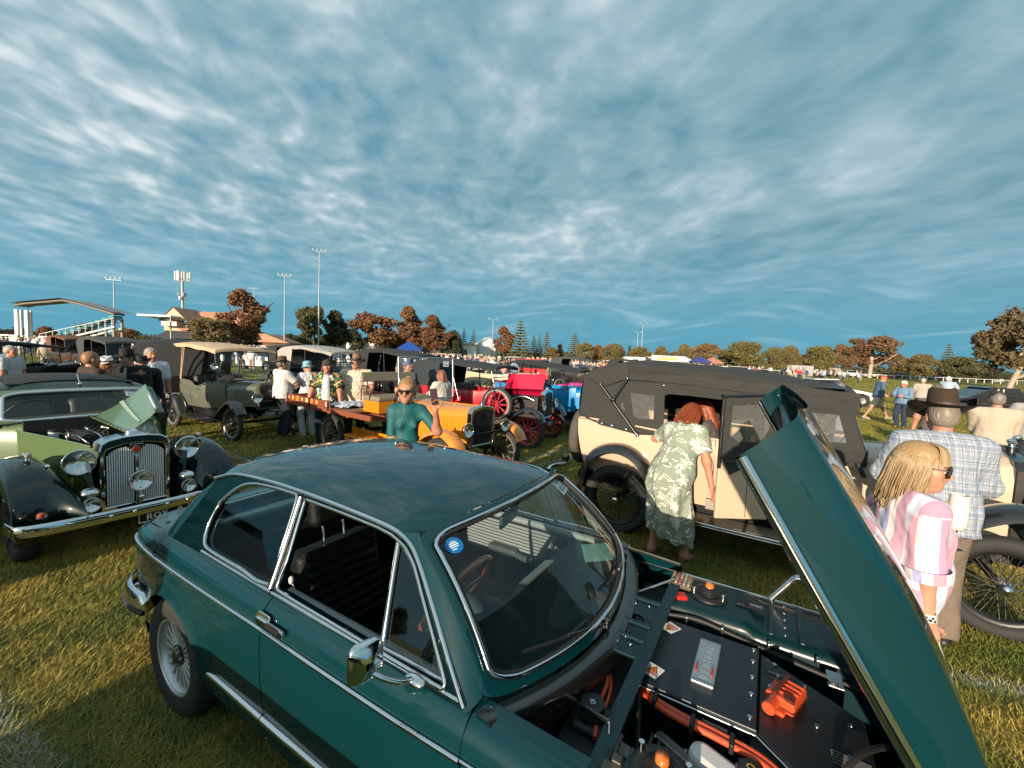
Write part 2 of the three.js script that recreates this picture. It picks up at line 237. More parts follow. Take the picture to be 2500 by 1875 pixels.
// One figure in its own frame: feet on y = 0, facing +z, its left at +x. o: height and build, pose, clothes.
function person(o) {
  const S = (o.h ?? 1.72) / 1.72, W = (o.wide ?? 1), fem = !!o.fem, cell = o.cell ?? 0.017, fat = o.fat ?? 0, r = mulberry(o.seed ?? 1);
  const t = thing('person', o.label, 'person', o.p, o.ry ?? 0, o.group), sk = o.skin ?? [0.50, 0.27, 0.17], k = (v) => mul3(v, S);
  const lean = o.lean ?? 0, tw = o.twist ?? 0, drop = (o.drop ?? 0) * S, side = o.tilt ?? 0, hip = [0, 0.93 * S - drop, (o.hipZ ?? 0)];
  const up = (v) => { let [x, y, z] = [v[0] * S, v[1] * S - 0.93 * S, v[2] * S]; [x, z] = [x * Math.cos(tw) + z * Math.sin(tw), -x * Math.sin(tw) + z * Math.cos(tw)]; [x, y] = [x * Math.cos(side) + y * Math.sin(side), -x * Math.sin(side) + y * Math.cos(side)];[y, z] = [y * Math.cos(lean) - z * Math.sin(lean), y * Math.sin(lean) + z * Math.cos(lean)]; return [hip[0] + x, hip[1] + y, hip[2] + z]; };
  const dirUp = (v) => nor3(sub3(up([v[0], v[1] + 0.93, v[2]]), up([0, 0.93, 0])));
  const fw = dirUp([0, 0, 1]), lat = dirUp([1, 0, 0]), axis = dirUp([0, 1, 0]);
  const sw = (fem ? 0.165 : 0.192) * W, hw = fem ? 0.098 : 0.088;
  const J = { waist: up([0, 1.06, 0]), chest: up([0, 1.27, 0.0]), neck: up([0, 1.445, -0.012]) };
  const hl = o.headLean ?? 0, hy = o.headTurn ?? 0, hr = o.headRoll ?? 0;
  const hq = new THREE.Quaternion().setFromEuler(new THREE.Euler(lean * 0.55 + hl, tw + hy, hr, 'YXZ')), hv = (v) => { const q = V(v[0] * S, v[1] * S, v[2] * S).applyQuaternion(hq); return [q.x, q.y, q.z]; };
  const hc = add3(J.neck, hv([0, 0.138, 0.022]));        // head centre
  const sh = [up([sw, 1.392, 0.0]), up([-sw, 1.392, 0.0])];
  const arm = [0, 1].map((i) => { const s = i ? -1 : 1, tg = (i ? o.handR : o.handL) ?? [s * 0.27, 0.80, 0.06], hint = (i ? o.elbowR : o.elbowL) ?? [s * 0.6, -0.4, -0.7]; const a = sh[i], tt = o.absHands ? tg : up(tg); return ik(a, tt, 0.285 * S, 0.255 * S, o.absHands ? hint : nor3(add3(add3(mul3(lat, hint[0]), mul3(axis, hint[1])), mul3(fw, hint[2])))); });
  const hp = [[hw * S + hip[0], hip[1] - 0.02 * S, hip[2]], [-hw * S + hip[0], hip[1] - 0.02 * S, hip[2]]];
  const foot = [o.footL ?? [0.11, 0, 0.02], o.footR ?? [-0.11, 0, 0.02]].map((f) => [f[0] * S, (f[1] ?? 0) + 0.085 * S, f[2] * S]);
  const leg = [0, 1].map((i) => ik(hp[i], foot[i], 0.43 * S, 0.425 * S, [i ? -0.15 : 0.15, 0, 1]));
  const toe = [0, 1].map((i) => { const yaw = (i ? o.toeR : o.toeL) ?? (i ? -0.2 : 0.2); return add3(leg[i][1], [Math.sin(yaw) * 0.15 * S, (o.heel?.[i] ?? 0) - 0.052 * S, Math.cos(yaw) * 0.15 * S]); });
  const c3 = (a, b, ra, rb, fl, n) => cone(a, b, ra * S, rb * S, fl, n);
  const torso = (e = 0) => [c3(J.waist, J.chest, (fem ? 0.118 : 0.138) * W + fat * 0.6 + e, (fem ? 0.135 : 0.158) * W + e, fem ? 0.74 : 0.70, fw), c3(up([sw * 0.62, 1.37, -0.005]), up([-sw * 0.62, 1.37, -0.005]), 0.082 + e, 0.082 + e, 0.8, fw), c3(up([0.055, 0.95, 0]), up([-0.055, 0.95, 0]), (fem ? 0.128 : 0.118) * W + fat * 0.4 + e, (fem ? 0.128 : 0.118) * W + fat * 0.4 + e, 0.86, fw), ...(fat ? [c3(up([0, 1.04, 0.045]), up([0, 1.14, 0.04]), 0.115 + fat + e, 0.11 + fat * 0.7 + e)] : []), ...(fem ? [c3(up([0.065, 1.265, 0.085]), up([0.07, 1.25, 0.09]), (0.058 + e * 0.7) * (o.bust ?? 0.9), (0.058 + e * 0.7) * (o.bust ?? 0.9)), c3(up([-0.065, 1.265, 0.085]), up([-0.07, 1.25, 0.09]), (0.058 + e * 0.7) * (o.bust ?? 0.9), (0.058 + e * 0.7) * (o.bust ?? 0.9))] : [])];
  const upperArm = (i, e = 0) => c3(sh[i], arm[i][0], (fem ? 0.050 : 0.058) + e, (fem ? 0.039 : 0.044) + e), foreArm = (i, e = 0, e2 = e) => c3(arm[i][0], arm[i][1], (fem ? 0.040 : 0.046) + e, (fem ? 0.025 : 0.030) + e2);
  const thigh = (i, e = 0, e2 = e) => c3(hp[i], leg[i][0], (fem ? 0.090 : 0.086) + e, 0.056 + e2), shin = (i, e = 0, e2 = e) => c3(leg[i][0], leg[i][1], 0.056 + e, 0.036 + e2), calf = (i) => c3(add3(mix3(leg[i][0], leg[i][1], 0.28), [0, 0, -0.014 * S]), mix3(leg[i][0], leg[i][1], 0.55), 0.05, 0.036);
  const box3 = (pts, m) => { const lo = [9, 9, 9], hi = [-9, -9, -9]; for (const p of pts) for (let q = 0; q < 3; q++) { lo[q] = Math.min(lo[q], p[q] - m); hi[q] = Math.max(hi[q], p[q] + m); } return [lo, hi]; };
  const all = [J.waist, J.chest, J.neck, ...sh, arm[0][0], arm[0][1], arm[1][0], arm[1][1], ...hp, leg[0][0], leg[0][1], leg[1][0], leg[1][1]];
  // ---- skin: body, head and hands in one mesh
  const bodyF = uni([...torso(-0.006), upperArm(0), upperArm(1), foreArm(0), foreArm(1), thigh(0), thigh(1), shin(0), shin(1), calf(0), calf(1), c3(leg[0][1], toe[0], 0.036, 0.028), c3(leg[1][1], toe[1], 0.036, 0.028), c3(J.neck, add3(hc, hv([0, -0.06, -0.02])), 0.058 * (fem ? 0.9 : 1.05), 0.052)], 0.05 * S);
  const geos = [paintVerts(nets(bodyF, ...box3([...all, ...toe, hc], 0.16 * S + fat), Math.max(cell, 0.012)), (x, y, z) => { const n = 1 + 0.12 * n3(x * 9, y * 9, z * 9); return [sk[0] * n, sk[1] * n, sk[2] * n]; })];
  const H = [ell([0, 0.030, -0.012], [0.077, 0.090, 0.098]), ell([0, -0.040, 0.022], [0.058, 0.078, 0.068]), cone([0, -0.095, 0.060], [0, -0.098, 0.056], 0.024, 0.024), cone([-0.038, 0.026, 0.072], [0.038, 0.026, 0.072], 0.014, 0.014), cone([0.036, -0.022, 0.056], [0.030, -0.05, 0.056], 0.027, 0.020), cone([-0.036, -0.022, 0.056], [-0.030, -0.05, 0.056], 0.027, 0.020), cone([0, -0.058, 0.07], [0, -0.075, 0.07], 0.022, 0.018)];
  const headA = uni(H, 0.03), nose = uni([cone([0, 0.012, 0.086], [0, -0.026, 0.108], 0.009, 0.0125), cone([0.011, -0.031, 0.094], [0.012, -0.032, 0.093], 0.0085, 0.0085), cone([-0.011, -0.031, 0.094], [-0.012, -0.032, 0.093], 0.0085, 0.0085)], 0.012);
  const lips = [cone([-0.019, -0.062, 0.084], [0.019, -0.062, 0.084], 0.0065, 0.0065), cone([-0.016, -0.0735, 0.084], [0.016, -0.0735, 0.084], 0.0075, 0.0075)], ears = [ell([0.079, -0.004, -0.012], [0.011, 0.033, 0.020]), ell([-0.079, -0.004, -0.012], [0.011, 0.033, 0.020])];
  const headF = (x, y, z) => { let d = smin(headA(x, y, z), nose(x, y, z), 0.016); for (const q of lips) d = smin(d, q(x, y, z), 0.006); for (const q of ears) d = smin(d, q(x, y, z), 0.008); const e = Math.min(Math.hypot(x - 0.031, (y - 0.003) * 1.25, z - 0.093), Math.hypot(x + 0.031, (y - 0.003) * 1.25, z - 0.093)) - 0.0155; const m = Math.hypot(x * 0.45, (y + 0.0675) * 3.5, (z - 0.094)) - 0.0075; d = -smin(-d, e, 0.008); return -smin(-d, m, 0.003); };
  const hg = nets(headF, [-0.1, -0.135, -0.13], [0.1, 0.135, 0.135], o.hcell ?? 0.0065);
  paintVerts(hg, (x, y, z) => { let n = 1 + 0.06 * n3(x * 30, y * 30, z * 30); const lip = sstep(0.004, -0.002, Math.min(lips[0](x, y, z), lips[1](x, y, z))), blush = Math.exp(-(((Math.abs(x) - 0.042) / 0.02) ** 2 + ((y + 0.025) / 0.022) ** 2)) * (z > 0.02 ? 1 : 0), br = z > 0.05 && Math.abs(y - 0.029 + Math.abs(Math.abs(x) - 0.032) * 0.12) < 0.0058 && Math.abs(Math.abs(x) - 0.034) < 0.021 ? 1 : 0, beard = o.beard && y < -0.035 && z > -0.03 && lip < 0.3 && Math.hypot(x, (y + 0.03) * 0.7) > 0.022 ? 1 : 0; let c = mix3(mul3(sk, n), [sk[0] * 0.9, sk[1] * 0.62, sk[2] * 0.62], clamp(lip * (fem ? 1 : 0.6) + blush * 0.35, 0, 1)); if (br) c = mix3(c, o.brow ?? [0.1, 0.06, 0.03], 0.75); if (beard) c = mix3(c, o.beard, 0.8); return c; });
  const place = (g) => { g.scale(S, S, S); g.applyQuaternion(hq); g.translate(...hc); return g; };
  geos.push(place(hg));
  const hs = [0, 1].map((i) => { const f = sub3(arm[i][1], arm[i][0]), dir = nor3((i ? o.dirR : o.dirL) ?? add3(nor3(f), mul3(fw, 0.15))); let palm = (i ? o.palmR : o.palmL) ?? mul3(lat, i ? 1 : -1); palm = nor3(sub3(palm, mul3(dir, dot3(palm, dir)))); let sd = crs3(dir, palm); if (i === 0) sd = mul3(sd, -1); if ((i ? o.flipR : o.flipL)) sd = mul3(sd, -1); return { w: arm[i][1], dir, palm, sd, c: add3(arm[i][1], mul3(dir, 0.075 * S)) }; });
  for (let i = 0; i < 2; i++) if (!(o.noHand?.[i])) { const h = hs[i], f = handField(h.w, h.dir, h.palm, h.sd, (i ? o.curlR : o.curlL) ?? 0.45, S * (fem ? 0.92 : 1.02)); geos.push(paintVerts(nets(f, ...box3([h.w, add3(h.w, mul3(h.dir, 0.17 * S))], 0.075 * S), o.fcell ?? 0.0055), (x, y, z) => mul3(sk, 0.97 + 0.1 * n3(x * 60, y * 60, z * 60)))); }
  part('body', mergeC(geos), skinMat, t);
  if (!o.noEyes) for (const s of [1, -1]) { const e = part('eye', place(sph(0.0125, s * 0.031, 0.003, 0.0775, 1, 1, 1, 14)), eyeWhite, t); part('iris', place(sph(0.0062, s * 0.031, 0.003, 0.0852, 1, 1, 0.75, 10)), eyeDark, e); }
  // ---- clothes
  const fold = (amp, f, sd) => (x, y, z) => amp * (n3(x * f + sd, y * f * 0.45, z * f) + 0.5 * n3(x * f * 2.3, y * f * 1.2 + sd, z * f * 2.3));
  const garment = (name, F, pts, m, material, uvf, c = cell) => { const g = nets(F, ...box3(pts, m), c), p = g.attributes.position, uv = new Float32Array(p.count * 2); for (let i = 0; i < p.count; i++) { const q = uvf ? uvf(p.getX(i), p.getY(i), p.getZ(i)) : [p.getX(i) + p.getZ(i) * 0.6, p.getY(i)]; uv[i * 2] = q[0]; uv[i * 2 + 1] = q[1]; } g.setAttribute('uv', new THREE.BufferAttribute(uv, 2)); return part(name, g, material, t); };
  const ctx = { t, S, up, hip, J, sh, arm, hp, leg, toe, hc, hv, hq, place, fw, lat, axis, hs, garment, c3, torso, upperArm, foreArm, thigh, shin, fold, box3, all, dirUp };
  const cc = o.ccell ?? cell;
  if (o.top) {
    const q = o.top, e = q.ease ?? 0.02, hem = q.hem ?? 0.86, fo = fold(q.fold ?? 0.006, 9, o.seed ?? 1);
    const slv = q.sleeve ?? 0.75, parts = [...torso(e), c3(up([0, 1.40, -0.01]), up([0, 1.435, -0.012]), 0.085 + e * 0.4, 0.066 + e * 0.3)];
    if (hem < 0.9) parts.push(c3(up([0.05, hem - 0.05, 0]), up([-0.05, hem - 0.05, 0]), (fem ? 0.135 : 0.125) * W + e + fat * 0.5, (fem ? 0.135 : 0.125) * W + e + fat * 0.5, 0.82, fw), c3(up([0, hem, 0]), up([0, 1.05, 0]), (fem ? 0.15 : 0.14) * W + e + fat * 0.5, 0.135 * W + e + fat * 0.6, 0.8, fw));
    const tf = uni(parts, 0.06), armsF = [0, 1].map((i) => { const a = sh[i], b = slv > 1 ? arm[i][1] : arm[i][0], u = slv > 1 ? uni([upperArm(i, e * 0.8), foreArm(i, e * 0.75, e * 0.6)], 0.03) : upperArm(i, e * 0.75 + 0.004), d = slv > 1 ? nor3(sub3(arm[i][1], arm[i][0])) : nor3(sub3(b, a)), end = slv > 1 ? mix3(arm[i][0], arm[i][1], slv - 1) : mix3(a, b, slv); return (x, y, z) => Math.max(u(x, y, z), dot3([x - end[0], y - end[1], z - end[2]], d)); });
    const hp0 = up([0, hem, 0]), nk = up([0, q.neck ?? 1.462, 0.0]);
    const F = (x, y, z) => { let d = tf(x, y, z); d = smin(d, armsF[0](x, y, z), 0.035); d = smin(d, armsF[1](x, y, z), 0.035); d += fo(x, y, z); d = Math.max(d, -dot3([x - hp0[0], y - hp0[1], z - hp0[2]], axis)); return Math.max(d, dot3([x - nk[0], y - nk[1], z - nk[2]], nor3(add3(axis, mul3(fw, q.vneck ?? 0.25))))); };
    const inArm = (i, x, y, z) => { const d = nor3(sub3(arm[i][0], sh[i])); return armsF[i](x, y, z) < tf(x, y, z) ? dot3([x - sh[i][0], y - sh[i][1], z - sh[i][2]], d) : null; };
    const uvf = q.uv === 'stripe' ? (x, y, z) => { for (let i = 0; i < 2; i++) { const a = inArm(i, x, y, z); if (a !== null && a > 0.02) { const d = nor3(sub3(arm[i][0], sh[i])), w = [x - sh[i][0], y - sh[i][1], z - sh[i][2]], p = sub3(w, mul3(d, dot3(w, d))); return [dot3(p, fw) * 1.0 + 0.31 * (dot3(p, lat) > 0 ? 1 : -1) * 0 + 0.11, a]; } } return [dot3([x - J.chest[0], y - J.chest[1], z - J.chest[2]], lat), y]; } : (x, y, z) => { const w = sub3([x, y, z], J.chest), a = dot3(w, lat), b = dot3(w, fw); return [a + (b > 0 ? 0.35 * b : -0.35 * b), dot3(w, axis)]; };
    garment(q.name ?? 'shirt', F, [...sh, J.waist, J.neck, hp0, arm[0][0], arm[1][0], ...(slv > 1 ? [arm[0][1], arm[1][1]] : [])], 0.24 * S + fat, q.m, uvf, cc);
  }
  if (o.bottom) {
    const q = o.bottom, e = q.ease ?? 0.022, fo = fold(0.006, 10, 5 + (o.seed ?? 1)), L = [c3(up([0.05, 0.93, 0]), up([-0.05, 0.93, 0]), (fem ? 0.132 : 0.122) * W + fat * 0.4, (fem ? 0.132 : 0.122) * W + fat * 0.4, 0.88, fw), c3(up([0, 0.95, 0]), up([0, 1.0, 0]), 0.125 * W + fat * 0.4, 0.122 * W + fat * 0.45, 0.8, fw)], wst = up([0, q.waist ?? 1.0, 0]);
    const legF = [0, 1].map((i) => { const th = thigh(i, e), sn = shin(i, e, e + 0.012), cut = q.len ?? 0.07; return (x, y, z) => Math.max(smin(th(x, y, z), sn(x, y, z), 0.03), cut * S - y); }), b = uni(L, 0.05);
    const F = (x, y, z) => Math.max(smin(smin(b(x, y, z), legF[0](x, y, z), 0.03), legF[1](x, y, z), 0.012) + fo(x, y, z), dot3([x - wst[0], y - wst[1], z - wst[2]], axis));
    garment(q.name ?? 'trousers', F, [...hp, wst, leg[0][0], leg[1][0], leg[0][1], leg[1][1]], 0.19 * S + fat, q.m, null, cc);
  }
  if (o.dress) o.dress(ctx);
  if (o.shoes) for (let i = 0; i < 2; i++) { const a = leg[i][1], b = toe[i], d = sub3(b, a), heel = [a[0] - d[0] * 0.25, a[1] - 0.052 * S, a[2] - d[2] * 0.25], F0 = uni([c3(heel, [b[0], b[1], b[2]], 0.036, 0.036), c3(a, heel, 0.042, 0.036)], 0.03), low = Math.min(b[1], heel[1]) - 0.033 * S; garment('shoe', (x, y, z) => Math.max(F0(x, y, z), low - y, y - a[1] - 0.02 * S), [heel, b, a], 0.06 * S, o.shoes, null, Math.min(cc, 0.012)); }
  // ---- hair, hat, glasses
  if (o.hair) {
    const q = o.hair, st = q.style ?? 'short', L = [ell([0, 0.040, -0.018], [0.084, 0.092, 0.104])];
    if (st === 'long' || st === 'bob') { const b = st === 'long' ? -0.22 : -0.12; L.push(cone([0.066, 0.02, -0.02], [0.088, b, -0.03], 0.034, 0.030), cone([-0.066, 0.02, -0.02], [-0.088, b, -0.03], 0.034, 0.030), cone([0.03, 0, -0.07], [0.045, b, -0.085], 0.05, 0.042), cone([-0.03, 0, -0.07], [-0.045, b, -0.085], 0.05, 0.042)); }
    if (st === 'bun') L.push(ell([0, 0.06, -0.115], [0.04, 0.04, 0.035])); if (st === 'tail') L.push(cone([0, 0.02, -0.12], [0.01, -0.14, -0.13], 0.03, 0.014));
    if (st === 'curly' || st === 'short') L.push(ell([0, 0.0, -0.055], [0.078, 0.075, 0.062]));
    const F0 = uni(L, 0.02), amp = q.amp ?? (st === 'curly' ? 0.011 : 0.0045), fr = st === 'curly' ? 55 : 90, fy = st === 'curly' ? 1 : 0.16, line = q.line ?? 0.062;
    const F = (x, y, z) => { let d = F0(x, y, z) + amp * n3(x * fr, y * fr * fy + 3 * n3(x * 9, y * 9, z * 9), z * fr); const face = (z - (st === 'long' || st === 'bob' ? 0.012 : 0.018) - Math.max(0, (y - 0.0)) * 0.55) * 0.8, fr2 = Math.min(face, (line - y)); return Math.max(d, fr2, st === 'short' || st === 'curly' ? -(y + 0.075) - Math.max(0, -z) * 0.2 : -9); };
    if (st !== 'bald') part('hair', place(nets(F, [-0.15, -0.30, -0.19], [0.15, 0.16, 0.13], q.cell ?? 0.007)), hairMat(q.c), t);
  }
  if (o.hat) {
    const q = o.hat, m = q.m;
    if (q.kind === 'brim') {
      const cr = q.crown ?? 0.115, br = q.brim ?? 0.075;
      const crown = sheet(40, 14, (u, v) => { const a = u * 2 * PI, ca = Math.cos(a), sa = Math.sin(a), top = sstep(0.75, 1, v), tp = 1 - 0.20 * v * v; const rr = v < 0.8 ? 1 : Math.sqrt(Math.max(0, 1 - ((v - 0.8) / 0.2) ** 2)); const pinch = 1 - 0.16 * sstep(0.3, 0.9, v) * Math.pow(Math.max(0, ca), 2); const y = cr * Math.min(1, v / 0.8) + (v > 0.8 ? 0.018 * Math.sin((v - 0.8) / 0.2 * PI / 2) : 0) - 0.030 * top * Math.exp(-((sa * rr * 2.2) ** 2)) + 0.012 * ca * v; return [0.084 * tp * rr * sa * pinch, y, 0.102 * tp * rr * ca]; }, true);
      const brim = sheet(48, 6, (u, v) => { const a = u * 2 * PI, ca = Math.cos(a), sa = Math.sin(a), k = v; return [(0.084 + br * k) * sa, 0.004 + (q.curl ?? 0.03) * k * k * (Math.abs(sa) ** 2) - 0.022 * k * k * ca * ca, (0.102 + br * k * 1.02) * ca]; }, true);
      const brim2 = at(brim.clone(), 0, -0.004, 0);
      const hat = part('hat', place(at(mrg(crown, brim, brim2, at(new THREE.TorusGeometry(1, 0.004 / 0.15, 6, 40), 0, 0, 0, 0, 0, 0, 0.001)), 0, 0.062, -0.012, q.tip ?? -0.12)), m, t);
      part('hat_band', place(at(sheet(40, 2, (u, v) => [0.0865 * Math.sin(u * 2 * PI), 0.006 + 0.022 * v, 0.1045 * Math.cos(u * 2 * PI)], true), 0, 0.062, -0.012, q.tip ?? -0.12)), q.band ?? black, hat);
    } else if (q.kind === 'cap') {
      const crown = sheet(32, 10, (u, v) => { const a = u * 2 * PI, b = v * PI / 2; return [0.088 * Math.cos(b) ** 0.8 * Math.sin(a), 0.085 * Math.sin(b), 0.105 * Math.cos(b) ** 0.8 * Math.cos(a)]; }, true);
      const hat = part('cap', place(at(mrg(crown, sph(0.008, 0, 0.086, 0, 1, 0.6, 1, 8)), 0, 0.050, -0.010, q.tip ?? -0.1)), m, t);
      part('visor', place(at(mrg(sheet(16, 4, (u, v) => { const a = (u - 0.5) * 2.1; return [0.086 * Math.sin(a) * (1 + 0.05 * v), 0.004 - 0.03 * v * v - 0.02 * Math.sin(a) ** 2 * v, 0.100 * Math.cos(a) + 0.075 * v * Math.cos(a * 0.6)]; }), sheet(16, 4, (u, v) => { const a = (u - 0.5) * 2.1; return [0.086 * Math.sin(a) * (1 + 0.05 * v), 0.0 - 0.03 * v * v - 0.02 * Math.sin(a) ** 2 * v, 0.100 * Math.cos(a) + 0.075 * v * Math.cos(a * 0.6)]; })), 0, 0.050, -0.010, q.tip ?? -0.1, q.back ? PI : 0)), q.vm ?? m, hat);
    } else if (q.kind === 'bucket') {
      part('hat', place(at(lathe([[0, 0.10], [0.06, 0.098], [0.085, 0.085], [0.092, 0.0], [0.12, -0.035], [0.138, -0.05], [0.136, -0.053], [0.09, -0.006]], 32), 0, 0.052, -0.01, -0.08, 0, 0, [1, 1, 1.12])), m, t);
    }
  }
  if (o.glasses) {
    const q = o.glasses, g = grp('sunglasses', t), gm = q.m ?? blackGloss;
    if (q.wrap) part('lens', place(sheet(24, 4, (u, v) => { const a = (u - 0.5) * 2.2; return [0.082 * Math.sin(a), 0.022 - 0.045 * v * (1 - 0.35 * Math.exp(-((a / 0.18) ** 2))) , 0.100 * Math.cos(a) + 0.004 - 0.004 * v]; })), gm, g);
    else { for (const s of [1, -1]) part('lens', place(at(ext(rrect(0.056, 0.043, 0.013), 0.004, 0.001), s * 0.034, 0.002, 0.103, 0, s * 0.12)), gm, g); part('frame', place(mrg(bar([-0.012, 0.012, 0.106], [0.012, 0.012, 0.106], 0.0035, 6), at(tube(rrect(0.060, 0.047, 0.014, 4).map(([a, b]) => [a, b, 0]), 0.0035, 40, 6, true), 0.034, 0.002, 0.104, 0, 0.12), at(tube(rrect(0.060, 0.047, 0.014, 4).map(([a, b]) => [a, b, 0]), 0.0035, 40, 6, true), -0.034, 0.002, 0.104, 0, -0.12))), q.fm ?? gm, g); }
    part('temple', place(mrg(...[1, -1].map((s) => bar([s * 0.066, 0.015, 0.094], [s * 0.083, 0.010, -0.01], 0.0035, 6)))), q.fm ?? gm, g);
  }
  if (o.extra) o.extra(ctx);
  return t;
}
// ------------------------------------------------------------------ ground
{
  const turf = noiseTex(1024, 1024, (x, y) => {
    const a = x * 2 * PI, b = y * 2 * PI, c1 = Math.cos(a), s1 = Math.sin(a), c2 = Math.cos(b), s2 = Math.sin(b);
    const f = 0.5 * n3(c1 * 3 + c2 * 2, s1 * 3 + s2 * 2, c2 * 3 - s1) + 0.35 * n3(c1 * 9 + s2 * 7, s1 * 9 + c2 * 5, s2 * 9) + 0.5 * (R0() - 0.5);
    const t = clamp(0.5 + 0.5 * f, 0, 1); return [0.34 + 0.16 * t, 0.375 + 0.12 * t, 0.12 + 0.05 * t];
  }, 1, true);
  const turfB = noiseTex(512, 512, () => R0(), 1);
  turf.repeat.set(1, 1); turfB.repeat.set(1, 1);
  const g = new THREE.PlaneGeometry(2400, 2400, 8, 8).rotateX(-PI / 2); const uv = g.attributes.uv; for (let i = 0; i < uv.count; i++) uv.setXY(i, uv.getX(i) * 2400 / 3.1, uv.getY(i) * 2400 / 3.1);
  tag(part('ground', g, mat(0xffffff, 1, 0, { map: turf, bumpMap: turfB, bumpScale: 0.02 }), scene), null, null, null, 'structure');
  // painted lines on the turf (ends in metres on the ground) and the blades themselves
  const lines = [[2.2, -2.95, 5, -1.75, 0.05], [-4, -2.75, -1.3, -1.4, 0.04], [-7, -8.4, -3, -6.35, 0.05], [0.3, -7.8, 1.7, -9.55, 0.06], [0.3, -7.3, 1.6, -8.55, 0.05], [13, -17.4, 16, -15.5, 0.09], [14.5, -18.6, 18, -20.7, 0.09]];
  const r = mulberry(4242), blade = (() => { const pos = [], idx = [], q = mulberry(8); for (let k = 0; k < 11; k++) { const a = q() * 6.283, x = (q() - 0.5) * 0.06, z = (q() - 0.5) * 0.06, h = 0.016 + 0.020 * q(), w = 0.0014 + 0.0009 * q(), l = 0.5 * h + 0.9 * h * q(), c = Math.cos(a), s = Math.sin(a), b = pos.length / 3; pos.push(x - s * w, 0, z + c * w, x + s * w, 0, z - c * w, x + c * l * 0.35 - s * w * 0.8, h * 0.65, z + s * l * 0.35 + c * w * 0.8, x + c * l * 0.35 + s * w * 0.8, h * 0.65, z + s * l * 0.35 - c * w * 0.8, x + c * l, h, z + s * l); idx.push(b, b + 1, b + 2, b + 1, b + 3, b + 2, b + 2, b + 3, b + 4); } const gg = new THREE.BufferGeometry(); gg.setAttribute('position', new THREE.Float32BufferAttribute(pos, 3)); gg.setIndex(idx); gg.computeVertexNormals(); return gg; })();
  const N0 = 230000, N = N0 + 110000, im = new THREE.InstancedMesh(blade, mat([1, 1, 1], 0.7, 0, { transmission: 0.2, thickness: 0 }), N); im.name = 'grass'; im.castShadow = im.receiveShadow = true;
  for (let i = 0; i < N; i++) {
    const far = i >= N0, d = far ? 13 * Math.pow(130 / 13, r()) : 1.35 * Math.pow(16 / 1.35, r()), b = (r() * 2 - 1) * (far ? 0.95 : 1.12), x = Math.sin(b) * d, z = -Math.cos(b) * d, s = far ? d * 0.11 * (0.8 + 0.5 * r()) : (0.75 + 0.7 * r()) * (1 + d * 0.045), sy = far ? 1.4 + d * 0.03 : s * (0.8 + 0.4 * r());
    M_.compose(V(x, 0, z), Q_.setFromEuler(E_.set((r() - 0.5) * 0.2, r() * 6.283, 0)), V(s, sy, s));
    im.setMatrixAt(i, M_);
    const patch = 0.5 + 0.5 * n2(x * 0.55, z * 0.55), p2 = n2(x * 2.3 + 9, z * 2.3), straw = clamp(0.08 + 0.50 * patch + 0.25 * p2 + 0.5 * (r() - 0.5), 0, 1), v = 0.75 + 0.5 * r();
    let col = [lerp(0.12, 0.60, straw) * v, lerp(0.165, 0.41, straw) * v, lerp(0.016, 0.075, straw) * v];
    for (const [x0, z0, x1, z1, w] of lines) { const ex = x1 - x0, ez = z1 - z0, t = clamp(((x - x0) * ex + (z - z0) * ez) / (ex * ex + ez * ez), 0, 1); if (Math.hypot(x - x0 - ex * t, z - z0 - ez * t) < w && r() < 0.75) col = [0.42, 0.43, 0.36]; }
    im.setColorAt(i, lin(...col));
  }
  tag(im, 'short patchy turf of green and straw-coloured blades', 'grass', null, 'stuff'); scene.add(im);
}
